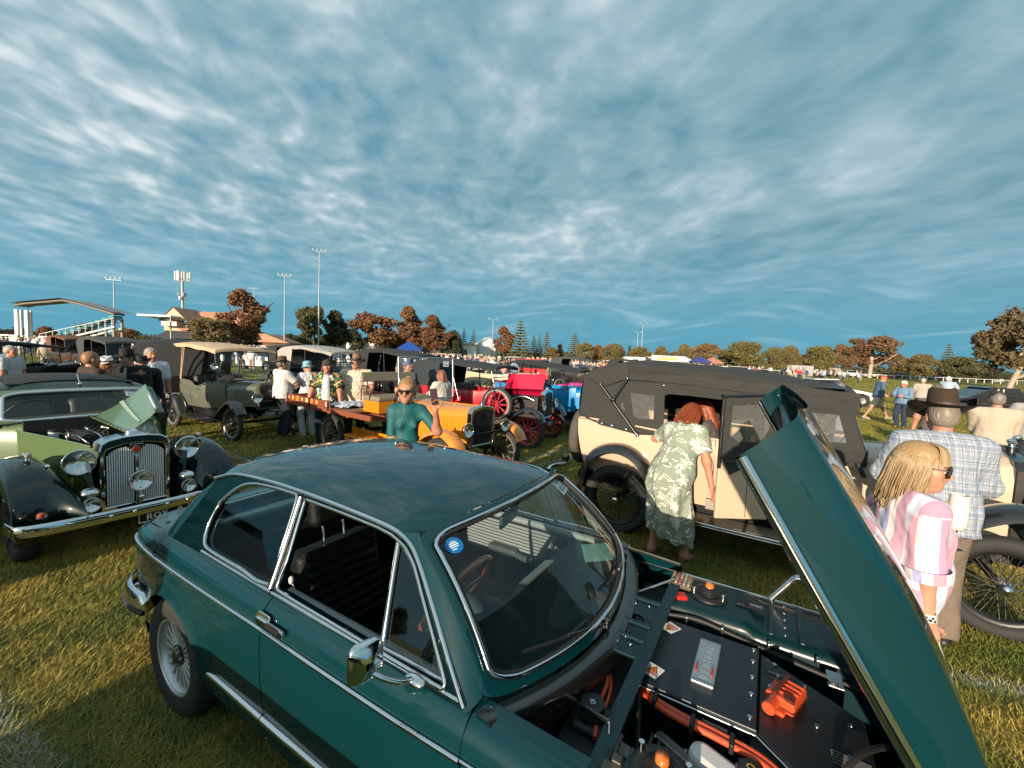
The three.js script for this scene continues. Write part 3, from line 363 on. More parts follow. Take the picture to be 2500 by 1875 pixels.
// ------------------------------------------------------------------ the green two-door saloon with its bonnet up (nearest car)
{
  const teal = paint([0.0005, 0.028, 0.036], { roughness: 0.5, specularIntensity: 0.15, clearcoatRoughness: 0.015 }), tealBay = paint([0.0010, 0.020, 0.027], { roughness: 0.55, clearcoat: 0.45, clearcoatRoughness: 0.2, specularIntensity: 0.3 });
  const car = thing('saloon_car', 'dark teal two-door saloon nearest the camera with its bonnet tipped open', 'car', [-0.2137, 0, -2.154], -0.5438);
  const both = (g) => ({ pair: Array.isArray(g) ? mrg(g) : g });
  const TR = 0.80, SH = 0.918;
  // side panels run along a plan path: lower flank, trim line, shoulder leaning in to the window sill
  const ax = -1.30, ar = 0.335;                                   // rear arch
  function flank(path, n, top, archX, y0 = 0.30) {
    const c = curve(path), P = [];
    let us = []; for (let i = 0; i <= n; i++) us.push(i / n);
    const pts = us.map((u) => c.getPoint(u));
    // refine columns near the arch ends
    const cols = [];
    for (let i = 0; i < pts.length; i++) { cols.push(us[i]); if (archX !== undefined && i < pts.length - 1 && Math.abs(Math.abs(pts[i].x - archX) - ar) < 0.09) for (let k = 1; k < 8; k++) cols.push(lerp(us[i], us[i + 1], k / 8)); }
    const list = cols.map((u) => {
      const p = c.getPoint(u), t = c.getTangent(u), nrm = V(-t.z, 0, t.x); if (nrm.z * 1 < 0 && Math.abs(nrm.z) > 0.3) nrm.negate(); if (nrm.dot(V(p.x + 0.6, 0, p.z)) < 0) nrm.negate();
      let yb = y0, d = 9;
      if (archX !== undefined) { const dx = p.x - archX; if (Math.abs(dx) < ar) { yb = Math.max(y0, 0.325 + Math.sqrt(ar * ar - dx * dx) * 1.0); } }
      const col = [], rowsN = 14;
      for (let j = 0; j <= rowsN; j++) {
        const y = lerp(yb, TR - 0.004, Math.pow(j / rowsN, 1.15)); let o = -0.030 * Math.pow(clamp((0.66 - y) / 0.36, 0, 1), 1.6) - 0.006 * Math.pow(clamp((y - 0.70) / 0.1, 0, 1), 2);
        if (archX !== undefined) { d = Math.hypot(p.x - archX, y - 0.325) - ar; if (d < 0.09 && y > 0.32) o += 0.026 * Math.pow(1 - clamp(d, 0, 0.09) / 0.09, 2) + (y > 0.3 ? 0.006 : 0); }
        col.push([p.x + nrm.x * o, y, p.z + nrm.z * o]);
      }
      const tp = top(p);
      for (let j = 0; j <= 8; j++) { const v = j / 8, o = -0.004 - tp[1] * (1 - Math.cos(v * 1.25)) / (1 - Math.cos(1.25)); col.push([p.x + nrm.x * o, TR + (tp[0] - TR) * Math.sin(v * 1.35) / Math.sin(1.35), p.z + nrm.z * o]); }
      return col;
    });
    return rows(list);
  }
  const shoulder = (p) => { const k = sstep(-1.45, -2.02, p.x); return [lerp(SH, 0.872, k), lerp(0.078, 0.060, k)]; };
  const rearPath = [[-0.468, 0, 0.796], [-0.9, 0, 0.80], [-1.3, 0, 0.80], [-1.65, 0, 0.79], [-1.9, 0, 0.757], [-1.985, 0, 0.70], [-2.03, 0, 0.60], [-2.05, 0, 0.3], [-2.055, 0, 0]];
  const rq = flank(rearPath, 90, shoulder, ax, 0.27);
  part('rear_quarter_panel', rq, teal, car); part('rear_quarter_panel', mirZ(rq), teal, car);
  const dr = flank([[-0.462, 0, 0.796], [-0.1, 0, 0.797], [0.3, 0, 0.795], [0.597, 0, 0.788]], 30, shoulder, undefined, 0.27);
  for (const s of [1, -1]) {
    const d = part('door', s > 0 ? dr : mirZ(dr), teal, car);
    part('handle', [at(ext(rrect(0.20, 0.030, 0.014), 0.016, 0.005), -0.375, 0.845, s * 0.803), at(ext(rrect(0.10, 0.05, 0.02), 0.008, 0.003), -0.435, 0.852, s * 0.797, s * -0.25)], chrome, d);
    part('handle_recess', at(ext(rrect(0.10, 0.020, 0.009), 0.006), -0.345, 0.852, s * 0.811), black, d);
  }
  const ff = flank([[0.603, 0, 0.788], [0.9, 0, 0.782], [1.2, 0, 0.776], [1.6, 0, 0.765], [1.86, 0, 0.73], [1.93, 0, 0.66], [1.96, 0, 0.4], [1.965, 0, 0]], 60, (p) => [TR + 0.006, 0.02], 1.20, 0.27);
  part('front_wing', ff, teal, car); part('front_wing', mirZ(ff), teal, car);
  // dark inner shell so gaps and arches read black
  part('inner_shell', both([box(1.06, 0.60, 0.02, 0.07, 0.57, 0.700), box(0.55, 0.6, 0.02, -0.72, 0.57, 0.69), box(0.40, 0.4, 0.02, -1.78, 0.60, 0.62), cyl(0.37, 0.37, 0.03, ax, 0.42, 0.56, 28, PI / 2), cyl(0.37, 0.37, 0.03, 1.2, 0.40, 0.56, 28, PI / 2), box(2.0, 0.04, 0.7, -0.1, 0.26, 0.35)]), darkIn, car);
  // bright trim: belt line, sill strips, window sill
  const beltR = [...rearPath].reverse().map((p) => [p[0] - (p[2] < 0.3 ? 0.004 : 0), TR, p[2] + 0.001]);
  part('belt_trim', both([at(tube([...beltR, [-0.1, TR, 0.799], [0.3, TR, 0.797], [0.6, TR, 0.79]], 0.0095, 120, 6)), tube([[0.604, TR + 0.004, 0.79], [1.2, TR + 0.004, 0.778], [1.6, TR + 0.004, 0.767], [1.86, TR + 0.004, 0.733]], 0.006, 40, 6)]), chrome, car);
  part('sill_trim', both([bar([-0.97, 0.385, 0.782], [-0.467, 0.385, 0.782], 0.018, 8), bar([-0.461, 0.385, 0.782], [0.85, 0.385, 0.776], 0.018, 8)]), chrome, car);
  part('sill', both(sheet(2, 8, (u, v) => [lerp(-0.98, 0.88, u), 0.345 - 0.10 * v, 0.745 + 0.02 * Math.sin(v * PI) - 0.03 * v])), blackGloss, car);
  part('sill_strip', both(bar([-0.98, 0.262, 0.752], [0.86, 0.262, 0.745], 0.009, 6)), chrome, car);
  // side frame with the window openings, leaning in
  const tilt = (g) => { const p = g.attributes.position; for (let i = 0; i < p.count; i++) p.setZ(i, p.getZ(i) + 0.72 - 0.408 * (p.getY(i) - 0.92)); g.computeVertexNormals(); return g; };
  const smooth2 = (pts, n, closed = true) => curve(pts.map((p) => [p[0], p[1], 0]), closed).getPoints(n).map((p) => [p.x, p.y]);
  const quarter = smooth2([[-0.515, 0.942], [-0.76, 0.940], [-1.03, 0.943], [-1.115, 0.955], [-1.148, 0.995], [-1.155, 1.065], [-1.125, 1.16], [-1.03, 1.243], [-0.92, 1.283], [-0.76, 1.298], [-0.585, 1.302], [-0.545, 1.296], [-0.532, 1.24], [-0.52, 1.08]], 90).reverse();
  const doorWin = [[-0.452, 0.942], [-0.455, 1.05], [-0.475, 1.24], [-0.478, 1.287], [-0.465, 1.297], [-0.22, 1.294], [0, 1.288], [0.09, 1.280], [0.17, 1.258], [0.235, 1.215], [0.31, 1.135], [0.39, 1.05], [0.47, 0.965], [0.488, 0.940], [0.475, 0.928], [0.24, 0.930], [-0.1, 0.935]];
  const gut = [[-1.27, 1.250], [-1.10, 1.298], [-0.82, 1.318], [-0.54, 1.322], [-0.24, 1.317], [0, 1.309], [0.12, 1.298], [0.20, 1.272], [0.27, 1.218], [0.36, 1.130], [0.49, 1.0], [0.575, 0.918]];
  const gutS = smooth2(gut, 80, false);
  const outline = [...gutS, [0.575, 0.905], [-1.50, 0.905], [-1.40, 1.05]];
  const frame = tilt(ext(outline, 0.024, 0, [quarter, doorWin]));
  part('window_frame', both(frame), teal, car);
  const onT = (pts, dz = 0.014) => pts.map((p) => [p[0], p[1], 0.72 - 0.408 * (p[1] - 0.92) + dz]);
  part('window_trim', both([tube(onT(quarter.filter((_, i) => i % 3 === 0)), 0.0105, 120, 6, true), tube(onT(doorWin), 0.009, 160, 6, true, 0.15)]), chrome, car);
  part('pillar_trim', both([tube(onT([[-0.497, 0.935], [-0.500, 1.05], [-0.515, 1.30]], 0.014), 0.014, 12, 6)]), steel, car);
  part('rain_gutter', both(tube(onT(gutS.filter((_, i) => i % 2 === 0), 0.020), 0.0105, 120, 6)), chrome, car);
  part('waist_trim', both([tube([[-1.13, 0.921, 0.728], [-0.8, 0.921, 0.731], [-0.487, 0.921, 0.732]], 0.011, 20, 6), tube([[-0.48, 0.921, 0.732], [0, 0.919, 0.732], [0.57, 0.917, 0.727]], 0.011, 24, 6)]), chrome, car);
  part('quarter_glass', both(tilt(new THREE.ShapeGeometry(shp(quarter)))), glass, car);
  // quarter light in the front of the door window
  const ventO = [[0.135, 1.268], [0.20, 0.935], [0.478, 0.935], [0.39, 1.05], [0.31, 1.135], [0.235, 1.215], [0.17, 1.258]];
  part('vent_glass', both(tilt(new THREE.ShapeGeometry(shp(ventO)))), mat([0.85, 0.9, 0.9], 0, 0, { transmission: 1, thickness: 0, ior: 1.75 }), car);
  part('vent_frame', both([tube(onT([[0.125, 1.275], [0.16, 1.1], [0.198, 0.93]], 0.008), 0.010, 10, 6), tube(onT([[0.15, 1.1], [0.185, 0.93]], 0.006), 0.005, 6, 6), tube(onT([[0.198, 0.943], [0.34, 0.945], [0.478, 0.945]], 0.008), 0.0075, 10, 6), tube(onT([[0.135, 1.262], [0.19, 1.235], [0.25, 1.19], [0.30, 1.135]], 0.006), 0.009, 16, 6)]), chrome, car);
  // roof
  const edgeY = spl([[-1.27, 1.255], [-1.10, 1.302], [-0.82, 1.322], [-0.54, 1.326], [-0.24, 1.321], [0, 1.313], [0.12, 1.302], [0.22, 1.262]]);
  const midY = spl([[-1.34, 1.330], [-1.1, 1.372], [-0.8, 1.395], [-0.45, 1.402], [-0.1, 1.396], [0.15, 1.373], [0.29, 1.345]]);
  const roofP = (u, v) => {                                        // u rear to front, v right to left
    const w = v * 2 - 1, aw = Math.abs(w), xr = -1.33 + 0.09 * Math.pow(aw, 2.5), xf = 0.285 - 0.070 * Math.pow(aw, 2);
    const x = lerp(xr, xf, u), xe = lerp(-1.26, 0.215, u), ye = edgeY(xe), ym = midY(x);
    const hw = 0.575 - 0.408 * (ye - 1.322) * 0.6;
    return [x, ym - (ym - ye) * (0.45 * aw * aw + 0.55 * Math.pow(aw, 5)), w * hw];
  };
  part('roof', sheet(48, 48, roofP), teal, car);
  // back window, rear pillars, deck
  const bwTop = (w) => { const p = roofP(0, (w + 1) / 2); return p; };
  const bwBot = (w) => [-1.60 - 0.05 * (1 - w * w), 0.915, w * 0.66];
  const bwP = (u, v) => { const w = v * 2 - 1, a = bwTop(w), b = bwBot(w); return [lerp(a[0], b[0], u) - 0.03 * Math.sin(u * PI), lerp(a[1], b[1], u) + 0.012 * Math.sin(u * PI), lerp(a[2], b[2], u)]; };
  part('back_glass', sheet(10, 16, (u, v) => bwP(0.12 + 0.76 * u, 0.14 + 0.72 * v)), glass, car);
  part('back_window_surround', [sheet(2, 16, (u, v) => bwP(u * 0.12, v)), sheet(2, 16, (u, v) => bwP(0.88 + u * 0.12, v)), sheet(10, 3, (u, v) => bwP(u, v * 0.14)), sheet(10, 3, (u, v) => bwP(u, 1 - v * 0.14))], teal, car);
  part('back_window_trim', tube(rrD(0.76, 0.72, 0.1).map(([a, b]) => bwP(0.5 + a, 0.5 + b)), 0.008, 90, 6, true), chrome, car);
  part('rear_pillar', both(sheet(12, 8, (u, v) => { const a = bwP(u, 1), b = [lerp(-1.255, -1.46, u), lerp(1.252, 0.905, u), 0.72 - 0.408 * (lerp(1.252, 0.905, u) - 0.92) + 0.012]; const k = Math.sin(v * PI) * 0.018 * (0.4 + u); return [lerp(b[0], a[0], v) - k * 0.5, lerp(b[1], a[1], v) + k * 0.4, lerp(b[2], a[2], v) + k]; })), teal, car);
  const deckZ = (x) => { const k = sstep(-1.45, -2.02, x); return lerp(0.72, 0.70, k) - 0.02 * k; };
  const deck = (u, v, e) => { const x = lerp(-1.40, -1.995, u), w = v * 2 - 1, k = sstep(-1.45, -2.02, x), pl = x < -1.88 ? lerp(0.69, 0.60, (-1.88 - x) / 0.115) : 0.722 - 0.03 * sstep(-1.5, -1.88, x); return [x, lerp(SH, 0.872, k) + 0.016 * (1 - Math.pow(Math.abs(w), 3)) - 0.001 + e, w * pl]; };
  part('rear_deck', sheet(24, 24, (u, v) => deck(u, v, 0)), teal, car);
  part('boot_lid', sheet(24, 24, (u, v) => { const p = deck(0.30 + u * 0.68, 0.08 + v * 0.84, 0.0); const e = Math.min(u, 1 - u, v, 1 - v); p[1] += 0.009 * sstep(0, 0.04, e) - 0.003; return p; }), teal, car);
  part('tail_seam', both(tube([[-1.475, 0.918, 0.66], [-1.50, 0.914, 0.716], [-1.53, 0.88, 0.764], [-1.545, 0.815, 0.797]], 0.0035, 16, 5)), black, car);
  part('tail_emblem', [at(tor(0.013, 0.004, 0, 0, 0, 14, 6), -1.955, 0.665, 0.733, 0, 0.5), tube([[-1.945, 0.70, 0.738], [-1.965, 0.69, 0.73], [-1.95, 0.675, 0.738], [-1.97, 0.655, 0.728], [-1.95, 0.625, 0.735]], 0.006, 16, 6), bar([-1.93, 0.645, 0.742], [-1.985, 0.64, 0.715], 0.004, 6)], chrome, car);
  { // rear bumper: convex bar with a rubber strip
    const bp = curve([[-1.62, 0.5, 0.79], [-1.70, 0.5, 0.803], [-1.82, 0.5, 0.800], [-1.95, 0.5, 0.765], [-2.045, 0.5, 0.69], [-2.085, 0.5, 0.56], [-2.105, 0.5, 0.3], [-2.11, 0.5, 0]]), L = [], S = [];
    for (let i = 0; i <= 50; i++) {
      const p = bp.getPoint(i / 50), t = bp.getTangent(i / 50), n = V(t.z, 0, -t.x).normalize(); if (n.dot(V(p.x + 1, 0, p.z)) < 0) n.negate();
      const k = sstep(0, 0.08, i / 50), r = [];
      for (let j = 0; j <= 14; j++) { const a = lerp(-PI / 2, PI / 2, j / 14); r.push([p.x + n.x * 0.034 * Math.cos(a), 0.490 + 0.062 * Math.sin(a) * (0.55 + 0.45 * k), p.z + n.z * 0.034 * Math.cos(a)]); } L.push(r);
      S.push([p.x + n.x * 0.030, 0.455, p.z + n.z * 0.030]);
    }
    part('rear_bumper', both(rows(L)), chrome, car); part('bumper_rubber', both(tube(S, 0.014, 60, 6)), rubber, car);
  }
  // wheels: wide rim of twenty thin vanes
  const tyreG = lathe([[0.185, -0.085], [0.205, -0.095], [0.255, -0.104], [0.29, -0.098], [0.308, -0.08], [0.315, -0.04], [0.3155, 0], [0.315, 0.04], [0.308, 0.08], [0.29, 0.098], [0.255, 0.104], [0.205, 0.095], [0.185, 0.085]], 56);
  const rimG = lathe([[0.205, -0.085], [0.196, -0.09], [0.186, -0.08], [0.176, -0.02], [0.172, 0.03], [0.178, 0.06], [0.186, 0.085], [0.196, 0.094], [0.207, 0.090], [0.209, 0.084]], 56);
  const vane = (() => { const g = ext([[0.055, -0.006], [0.175, -0.012], [0.176, 0.006], [0.055, 0.007]], 0.018, 0.003); return at(g, 0, 0, 0, PI / 2); })();
  const silver = mat([0.60, 0.61, 0.62], 0.32, 0.6);
  for (const [x, s] of [[ax, 1], [ax, -1], [1.20, 1], [1.20, -1]]) {
    const w = grp('wheel', car, [x, 0.315, s * 0.705], [s * PI / 2, 0, 0]);
    part('tyre', tyreG, rubber, w); part('rim', rimG, silver, w); part('rim_back', cyl(0.175, 0.175, 0.006, 0, 0.015, 0, 40), mat([0.10, 0.10, 0.105], 0.5, 0.6), w);
    for (let k = 0; k < 20; k++) { const v = part('vane', vane, silver, w); v.rotation.y = k / 20 * 2 * PI; v.position.y = 0.055; }
    part('hub_cap', [cyl(0.055, 0.058, 0.03, 0, 0.06, 0, 24), cyl(0.03, 0.045, 0.012, 0, 0.08, 0, 24)], blackGloss, w);
    for (let k = 0; k < 4; k++) part('wheel_nut', cyl(0.009, 0.009, 0.01, 0.042 * Math.cos(k * PI / 2), 0.079, 0.042 * Math.sin(k * PI / 2), 6), chrome, w);
  }
  // windscreen in a ring of bodywork
  const wsTop = (w) => [0.300 - 0.088 * w * w, 1.337 - 0.034 * w * w, w * 0.605], wsBot = (w) => [0.785 - 0.190 * w * w, 0.892 + 0.034 * w * w, w * 0.718];
  const wsP = (u, v, o = 0) => { const w = v * 2 - 1, a = wsTop(w), b = wsBot(w), k = 0.02 * Math.sin(clamp(u, 0, 1) * PI); return [lerp(a[0], b[0], u) + k + o * 0.7, lerp(a[1], b[1], u) + k * 0.9 + o * 0.7, lerp(a[2], b[2], u)]; };
  const ringAt = (w, h, r, o) => rrD(w, h, r).map(([a, b]) => wsP(0.5 + a, 0.5 + b, o));
  const inner = ringAt(0.90, 0.90, 0.085, 0), outer = ringAt(1.03, 0.965, 0.06, 0.004);
  part('windscreen_surround', rows([[...outer, outer[0]], [...ringAt(0.96, 0.938, 0.075, 0.014), ringAt(0.96, 0.938, 0.075, 0.014)[0]], [...inner, inner[0]]]), teal, car);
  part('front_pillar', both(sheet(24, 6, (u, v) => { const x = lerp(0.10, 0.585, Math.pow(u, 0.9)), gy = spl(gut)(Math.min(x, 0.574)) - 0.012 * u, a = [x, gy, 0.72 - 0.408 * (gy - 0.92) + 0.020], b = wsP(-0.02 + 1.0 * u, 0.978, 0.006), k = Math.sin(v * PI) * 0.004; return [lerp(a[0], b[0], v) + k, lerp(a[1], b[1], v), lerp(a[2], b[2], v) + k]; })), teal, car);
  part('windscreen_seal', tube(ringAt(0.895, 0.895, 0.085, 0.008), 0.013, 160, 6, true), rubber, car);
  part('windscreen_trim', tube(ringAt(0.915, 0.915, 0.08, 0.021), 0.0085, 160, 6, true), chrome, car);
  part('windscreen', sheet(20, 30, (u, v) => wsP(0.06 + 0.88 * u, 0.06 + 0.88 * v)), glass, car);
  // stickers on the glass
  const onWs = (u, v, du, dv, o, rot = 0) => sheet(4, 4, (a, b) => { const x = (a - 0.5) * du, y = (b - 0.5) * dv, c = Math.cos(rot), s = Math.sin(rot); return [...wsP(u + x * c - y * s * 0.4, v + (x * s + y * c), o), b, 1 - a]; });
  const permit = canvasTex(256, 192, (x, w, h) => { x.fillStyle = '#e9edf0'; x.fillRect(0, 0, w, h); x.fillStyle = '#333a44'; x.fillRect(92, 18, 70, 8); x.fillRect(70, 34, 116, 10); x.fillRect(84, 52, 90, 6); x.font = 'bold 84px sans-serif'; x.textAlign = 'center'; x.fillText('1328', w / 2, h - 34); });
  part('entry_permit', onWs(0.150, 0.115, 0.16, 0.125, -0.008), mat(0xffffff, 0.6, 0, { map: permit }), car, 'white entry permit inside the windscreen corner');
  const club = canvasTex(256, 256, (x, w, h) => { x.fillStyle = '#0d6fae'; x.fillRect(0, 0, w, h); x.fillStyle = '#e6f2f8'; for (const [a, b, q, k] of [[88, 60, 80, 12], [70, 84, 116, 16], [60, 112, 136, 20], [70, 146, 116, 14], [110, 180, 70, 16]]) x.fillRect(a, b, q, k); });
  part('round_sticker', (() => { const N = 28, pos = [wsP(0.15, 0.895, 0.004)], uv = [0.5, 0.5], idx = []; for (let i = 0; i <= N; i++) { const a = i / N * 2 * PI; pos.push(wsP(0.15 + Math.cos(a) * 0.056, 0.895 + Math.sin(a) * 0.030, 0.004)); uv.push(0.5 + 0.5 * Math.sin(a), 0.5 - 0.5 * Math.cos(a)); if (i) idx.push(0, i, i + 1); } const g = new THREE.BufferGeometry(); g.setAttribute('position', new THREE.Float32BufferAttribute(pos.flat(), 3)); g.setAttribute('uv', new THREE.Float32BufferAttribute(uv, 2)); g.setIndex(idx); g.computeVertexNormals(); return g; })(), mat(0xffffff, 0.4, 0, { map: club }), car, 'round blue club sticker on the windscreen');
  // wipers
  for (const [z0, z1, x1, y1] of [[0.06, 0.50, 0.0, 0], [-0.52, -0.08, 0, 0]]) {
    const a = wsP(1.0, (z0 / 0.69 + 1) / 2, 0.02), tip = wsP(0.86, (z1 / 0.68 + 1) / 2, 0.022), mid = wsP(0.9, ((z0 * 0.45 + z1 * 0.55) / 0.68 + 1) / 2, 0.03), b0 = wsP(0.90, ((z0 + 0.10) / 0.68 + 1) / 2, 0.018);
    const wi = part('wiper', [bar(a, mid, 0.006, 6), cyl(0.012, 0.014, 0.03, a[0], a[1], a[2], 10)], mat([0.15, 0.15, 0.15], 0.3, 1), car);
    part('blade', [tube([b0, mid.map((q, i) => q - [0.004, 0.004, 0][i]), tip], 0.006, 14, 5)], black, wi);
  }
  // cowl, plenum and cross beam behind the engine
  const cw = (w) => { const b = wsP(1.03, (w + 1) / 2); return b; };
  part('cowl', [rows([0, 1, 2, 3, 4].map((k) => Array.from({ length: 25 }, (_, i) => { const w = (i / 24) * 2 - 1, b = cw(w), o = [0, 0.03, 0.055, 0.068, 0.07][k], d = [0, 0.001, -0.006, -0.025, -0.09][k]; return [b[0] + o, b[1] + d, b[2] * 1.02]; })))], blackGloss, car);
  part('cowl_side', both(sheet(10, 8, (u, v) => { const x = lerp(0.60, 0.955, u), e = 1 - Math.pow(v, 3); return [x, lerp(0.895 + 0.02 * (1 - u), 0.806, Math.pow(v, 2.2)), lerp(0.665 - 0.01 * u, 0.784, Math.sin(v * PI / 2))]; })), teal, car);
  part('bay_tray', [box(0.17, 0.02, 1.36, 0.87, 0.735, 0)], black, car);
  part('cross_beam', [box(0.030, 0.055, 1.30, 0.953, 0.842, 0, 0.006), box(0.05, 0.008, 1.30, 0.965, 0.866, 0)], tealBay, car);
  part('plenum_bracket', at(ext([[-0.075, -0.20], [0.075, -0.20], [0.075, 0.20], [-0.075, 0.20]], 0.012, 0.003, [smooth2([[-0.03, 0.0], [0.03, 0.0], [0.035, 0.05], [0.0, 0.09], [-0.035, 0.05]], 20).reverse(), [[-0.02, -0.06], [-0.02, -0.12], [0.025, -0.07]]]), 0.872, 0.858, -0.06, -PI / 2), tealBay, car);
  for (const [x, z] of [[-0.03, -0.16], [0.03, -0.17], [-0.02, 0.15], [0.03, 0.14], [0, 0.1]]) part('bolt', sph(0.008, 0.872 + x, 0.868, -0.06 + z, 1, 0.6, 1, 8), steel, car);
  for (const z of [-0.20, 0.02, 0.14]) part('bracket_rib', box(0.15, 0.018, 0.022, 0.872, 0.868, -0.06 + z * 0.9 - 0.03, 0.006), tealBay, car);
  for (const z of [-0.42, 0.40]) part('pull_rod', [bar([0.80, 0.81, z], [0.955, 0.885, z + 0.10 * Math.sign(z)], 0.007, 8), bar([0.955, 0.885, z + 0.1 * Math.sign(z)], [0.965, 0.86, z + 0.13 * Math.sign(z)], 0.005, 6)], steel, car);
  part('washer_cap', [cyl(0.042, 0.042, 0.035, 0.86, 0.80, 0.38, 20), cyl(0.050, 0.050, 0.012, 0.86, 0.785, 0.38, 20), box(0.12, 0.06, 0.14, 0.86, 0.745, 0.38, 0.02)], black, car);
  part('washer_mark', at(new THREE.PlaneGeometry(0.035, 0.035), 0.86, 0.8185, 0.38, -PI / 2, 0.5), mat(0xffffff, 0.6, 0, { map: canvasTex(64, 64, (x) => { x.fillStyle = '#101214'; x.fillRect(0, 0, 64, 64); x.strokeStyle = '#dde'; x.lineWidth = 5; x.strokeRect(20, 26, 26, 18); x.beginPath(); x.arc(24, 20, 8, 3, 6); x.moveTo(40, 22); x.arc(40, 18, 8, 3, 6); x.stroke(); }) }), car);
  // engine bay
  part('bay_floor', [box(1.0, 0.03, 1.16, 1.45, 0.42, 0), box(0.03, 0.40, 1.2, 0.945, 0.63, 0), box(0.03, 0.35, 1.2, 1.92, 0.60, 0)], darkIn, car);
  const inner1 = sheet(30, 14, (u, v) => {
    const x = lerp(0.95, 1.88, u), step = x > 1.30 ? -0.022 * sstep(1.30, 1.33, x) : 0;
    const P = [[0.772 - 0.03 * sstep(1.5, 1.88, x), 0.803], [0.72, 0.818], [0.70, 0.842], [0.62, 0.848], [0.50, 0.846], [0.40, 0.842], [0.375, 0.80], [0.37, 0.60]];
    const t = v * 7, i = Math.min(6, t | 0), q = t - i, tower = Math.exp(-((x - 1.13) ** 2) / 0.012) * 0.0;
    return [x, lerp(P[i][1], P[i + 1][1], q) + step * (v > 0.2 ? 1 : 0) + tower, -lerp(P[i][0], P[i + 1][0], q)];
  });
  part('inner_wing', inner1, tealBay, car);
  part('inner_wing', sheet(30, 12, (u, v) => { const x = lerp(0.96, 1.88, u), P = [[0.772 - 0.03 * sstep(1.5, 1.88, x), 0.803], [0.74, 0.818], [0.72, 0.822], [0.66, 0.82], [0.60, 0.81], [0.565, 0.77], [0.56, 0.50]], t = v * 6, i = Math.min(5, t | 0), q = t - i; return [x, lerp(P[i][1], P[i + 1][1], q), lerp(P[i][0], P[i + 1][0], q)]; }), tealBay, car);
  part('strut_tower', at(new THREE.CylinderGeometry(0.10, 0.12, 0.35, 24), 1.12, 0.665, 0.565), tealBay, car);
  for (const s of [-1, 1]) {
    const st = part('strut_top', [at(lathe([[0.085, -0.012], [0.085, 0.004], [0.06, 0.006], [0.055, 0.0], [0.0, -0.002]], 28), 1.12, 0.853, s * 0.545), at(lathe([[0.0, 0.035], [0.025, 0.034], [0.03, 0.012], [0.045, 0.008], [0.046, 0]], 20), 1.12, 0.853, s * 0.545)], black, car);
    part('strut_cap', at(lathe([[0, 0.022], [0.018, 0.02], [0.02, 0]], 12), 1.12, 0.885, s * 0.545), amberLens, st);
    for (let k = 0; k < 3; k++) { const a = k * 2.094 + 1.57; part('strut_nut', [cyl(0.009, 0.012, 0.03, 1.12 + 0.075 * Math.cos(a), 0.868, s * (0.545 + 0.075 * Math.sin(a)), 6)], chrome, st); }
  }
  part('fuse_box', [box(0.11, 0.022, 0.13, 0.985, 0.862, -0.57, 0.008)], mat([0.12, 0.10, 0.07], 0.2, 0, { clearcoat: 1 }), car);
  for (let k = 0; k < 10; k++) part('fuse', box(0.008, 0.008, 0.05, 0.945 + (k % 5) * 0.02, 0.876, k < 5 ? -0.60 : -0.54, 0.002), mat(k % 3 === 1 ? [0.6, 0.1, 0.05] : [0.6, 0.42, 0.2], 0.4), car);
  part('red_terminal', at(box(0.05, 0.03, 0.05, 0, 0, 0, 0.006), 1.005, 0.845, -0.445, 0, 0.5), mat([0.5, 0.02, 0.015], 0.4), car);
  part('data_plate', at(new THREE.PlaneGeometry(0.13, 0.075), 1.30, 0.850, -0.555, -PI / 2, 0), mat(0xffffff, 0.4, 0.3, { map: canvasTex(128, 72, (x) => { x.fillStyle = '#0e1118'; x.fillRect(0, 0, 128, 72); x.fillStyle = '#c9ced4'; x.fillRect(60, 14, 56, 3); x.fillRect(60, 22, 50, 3); x.fillRect(64, 30, 52, 3); x.font = 'bold 9px sans-serif'; x.fillText('REVIVAL', 8, 52); x.fillStyle = '#c23a3a'; x.fillRect(50, 50, 60, 3); }) }), car, 'small black maker plate on the inner wing');
  for (const x of [1.385, 1.50]) part('wing_strap', [box(0.02, 0.012, 0.32, x, 0.832, -0.55, 0.004)], tealBay, car);
  for (let k = 0; k < 9; k++) part('bolt', sph(0.007, 1.44 + (k % 2) * 0.06, 0.83, -0.42 - k * 0.032, 1, 0.7, 1, 8), chrome, car);
  // battery box of the electric conversion
  const bb = grp('battery_box', car), boxM = mat([0.012, 0.018, 0.028], 0.42), screwM = steel;
  const lid = [[0.955, -0.30], [1.345, -0.30], [1.345, 0.165], [0.955, 0.165]];
  const flat = (pts, d, y, bev = 0.004) => at(ext(pts.map((p) => [p[0], -p[1]]), d, bev), 0, y, 0, -PI / 2);
  part('lid', flat(lid, 0.014, 0.793), boxM, bb); part('case', box(0.37, 0.28, 0.44, 1.15, 0.64, -0.067, 0.01), boxM, bb);
  part('front_cover', flat([[1.352, -0.29], [1.43, -0.24], [1.66, -0.10], [1.66, 0.30], [1.50, 0.29], [1.352, 0.165]], 0.014, 0.785), mat([0.010, 0.011, 0.014], 0.4), bb);
  part('front_case', box(0.34, 0.24, 0.40, 1.50, 0.65, 0.06, 0.01), darkIn, bb);
  part('edge_strip', [bar([0.955, 0.784, 0.168], [1.345, 0.784, 0.168], 0.0035, 6), bar([1.345, 0.784, 0.168], [1.50, 0.778, 0.293], 0.0035, 6)], alu, bb);
  const brush = noiseTex(256, 64, (x, y) => 0.5 + 0.5 * n2(x * 4, y * 60) * 0.6);
  const pl = part('name_plate', at(ext(rrect(0.082, 0.285, 0.006), 0.012, 0.003), 1.166, 0.806, -0.080, -PI / 2, 0, 0), mat([0.42, 0.44, 0.45], 0.42, 0.85, { roughnessMap: brush }), bb);
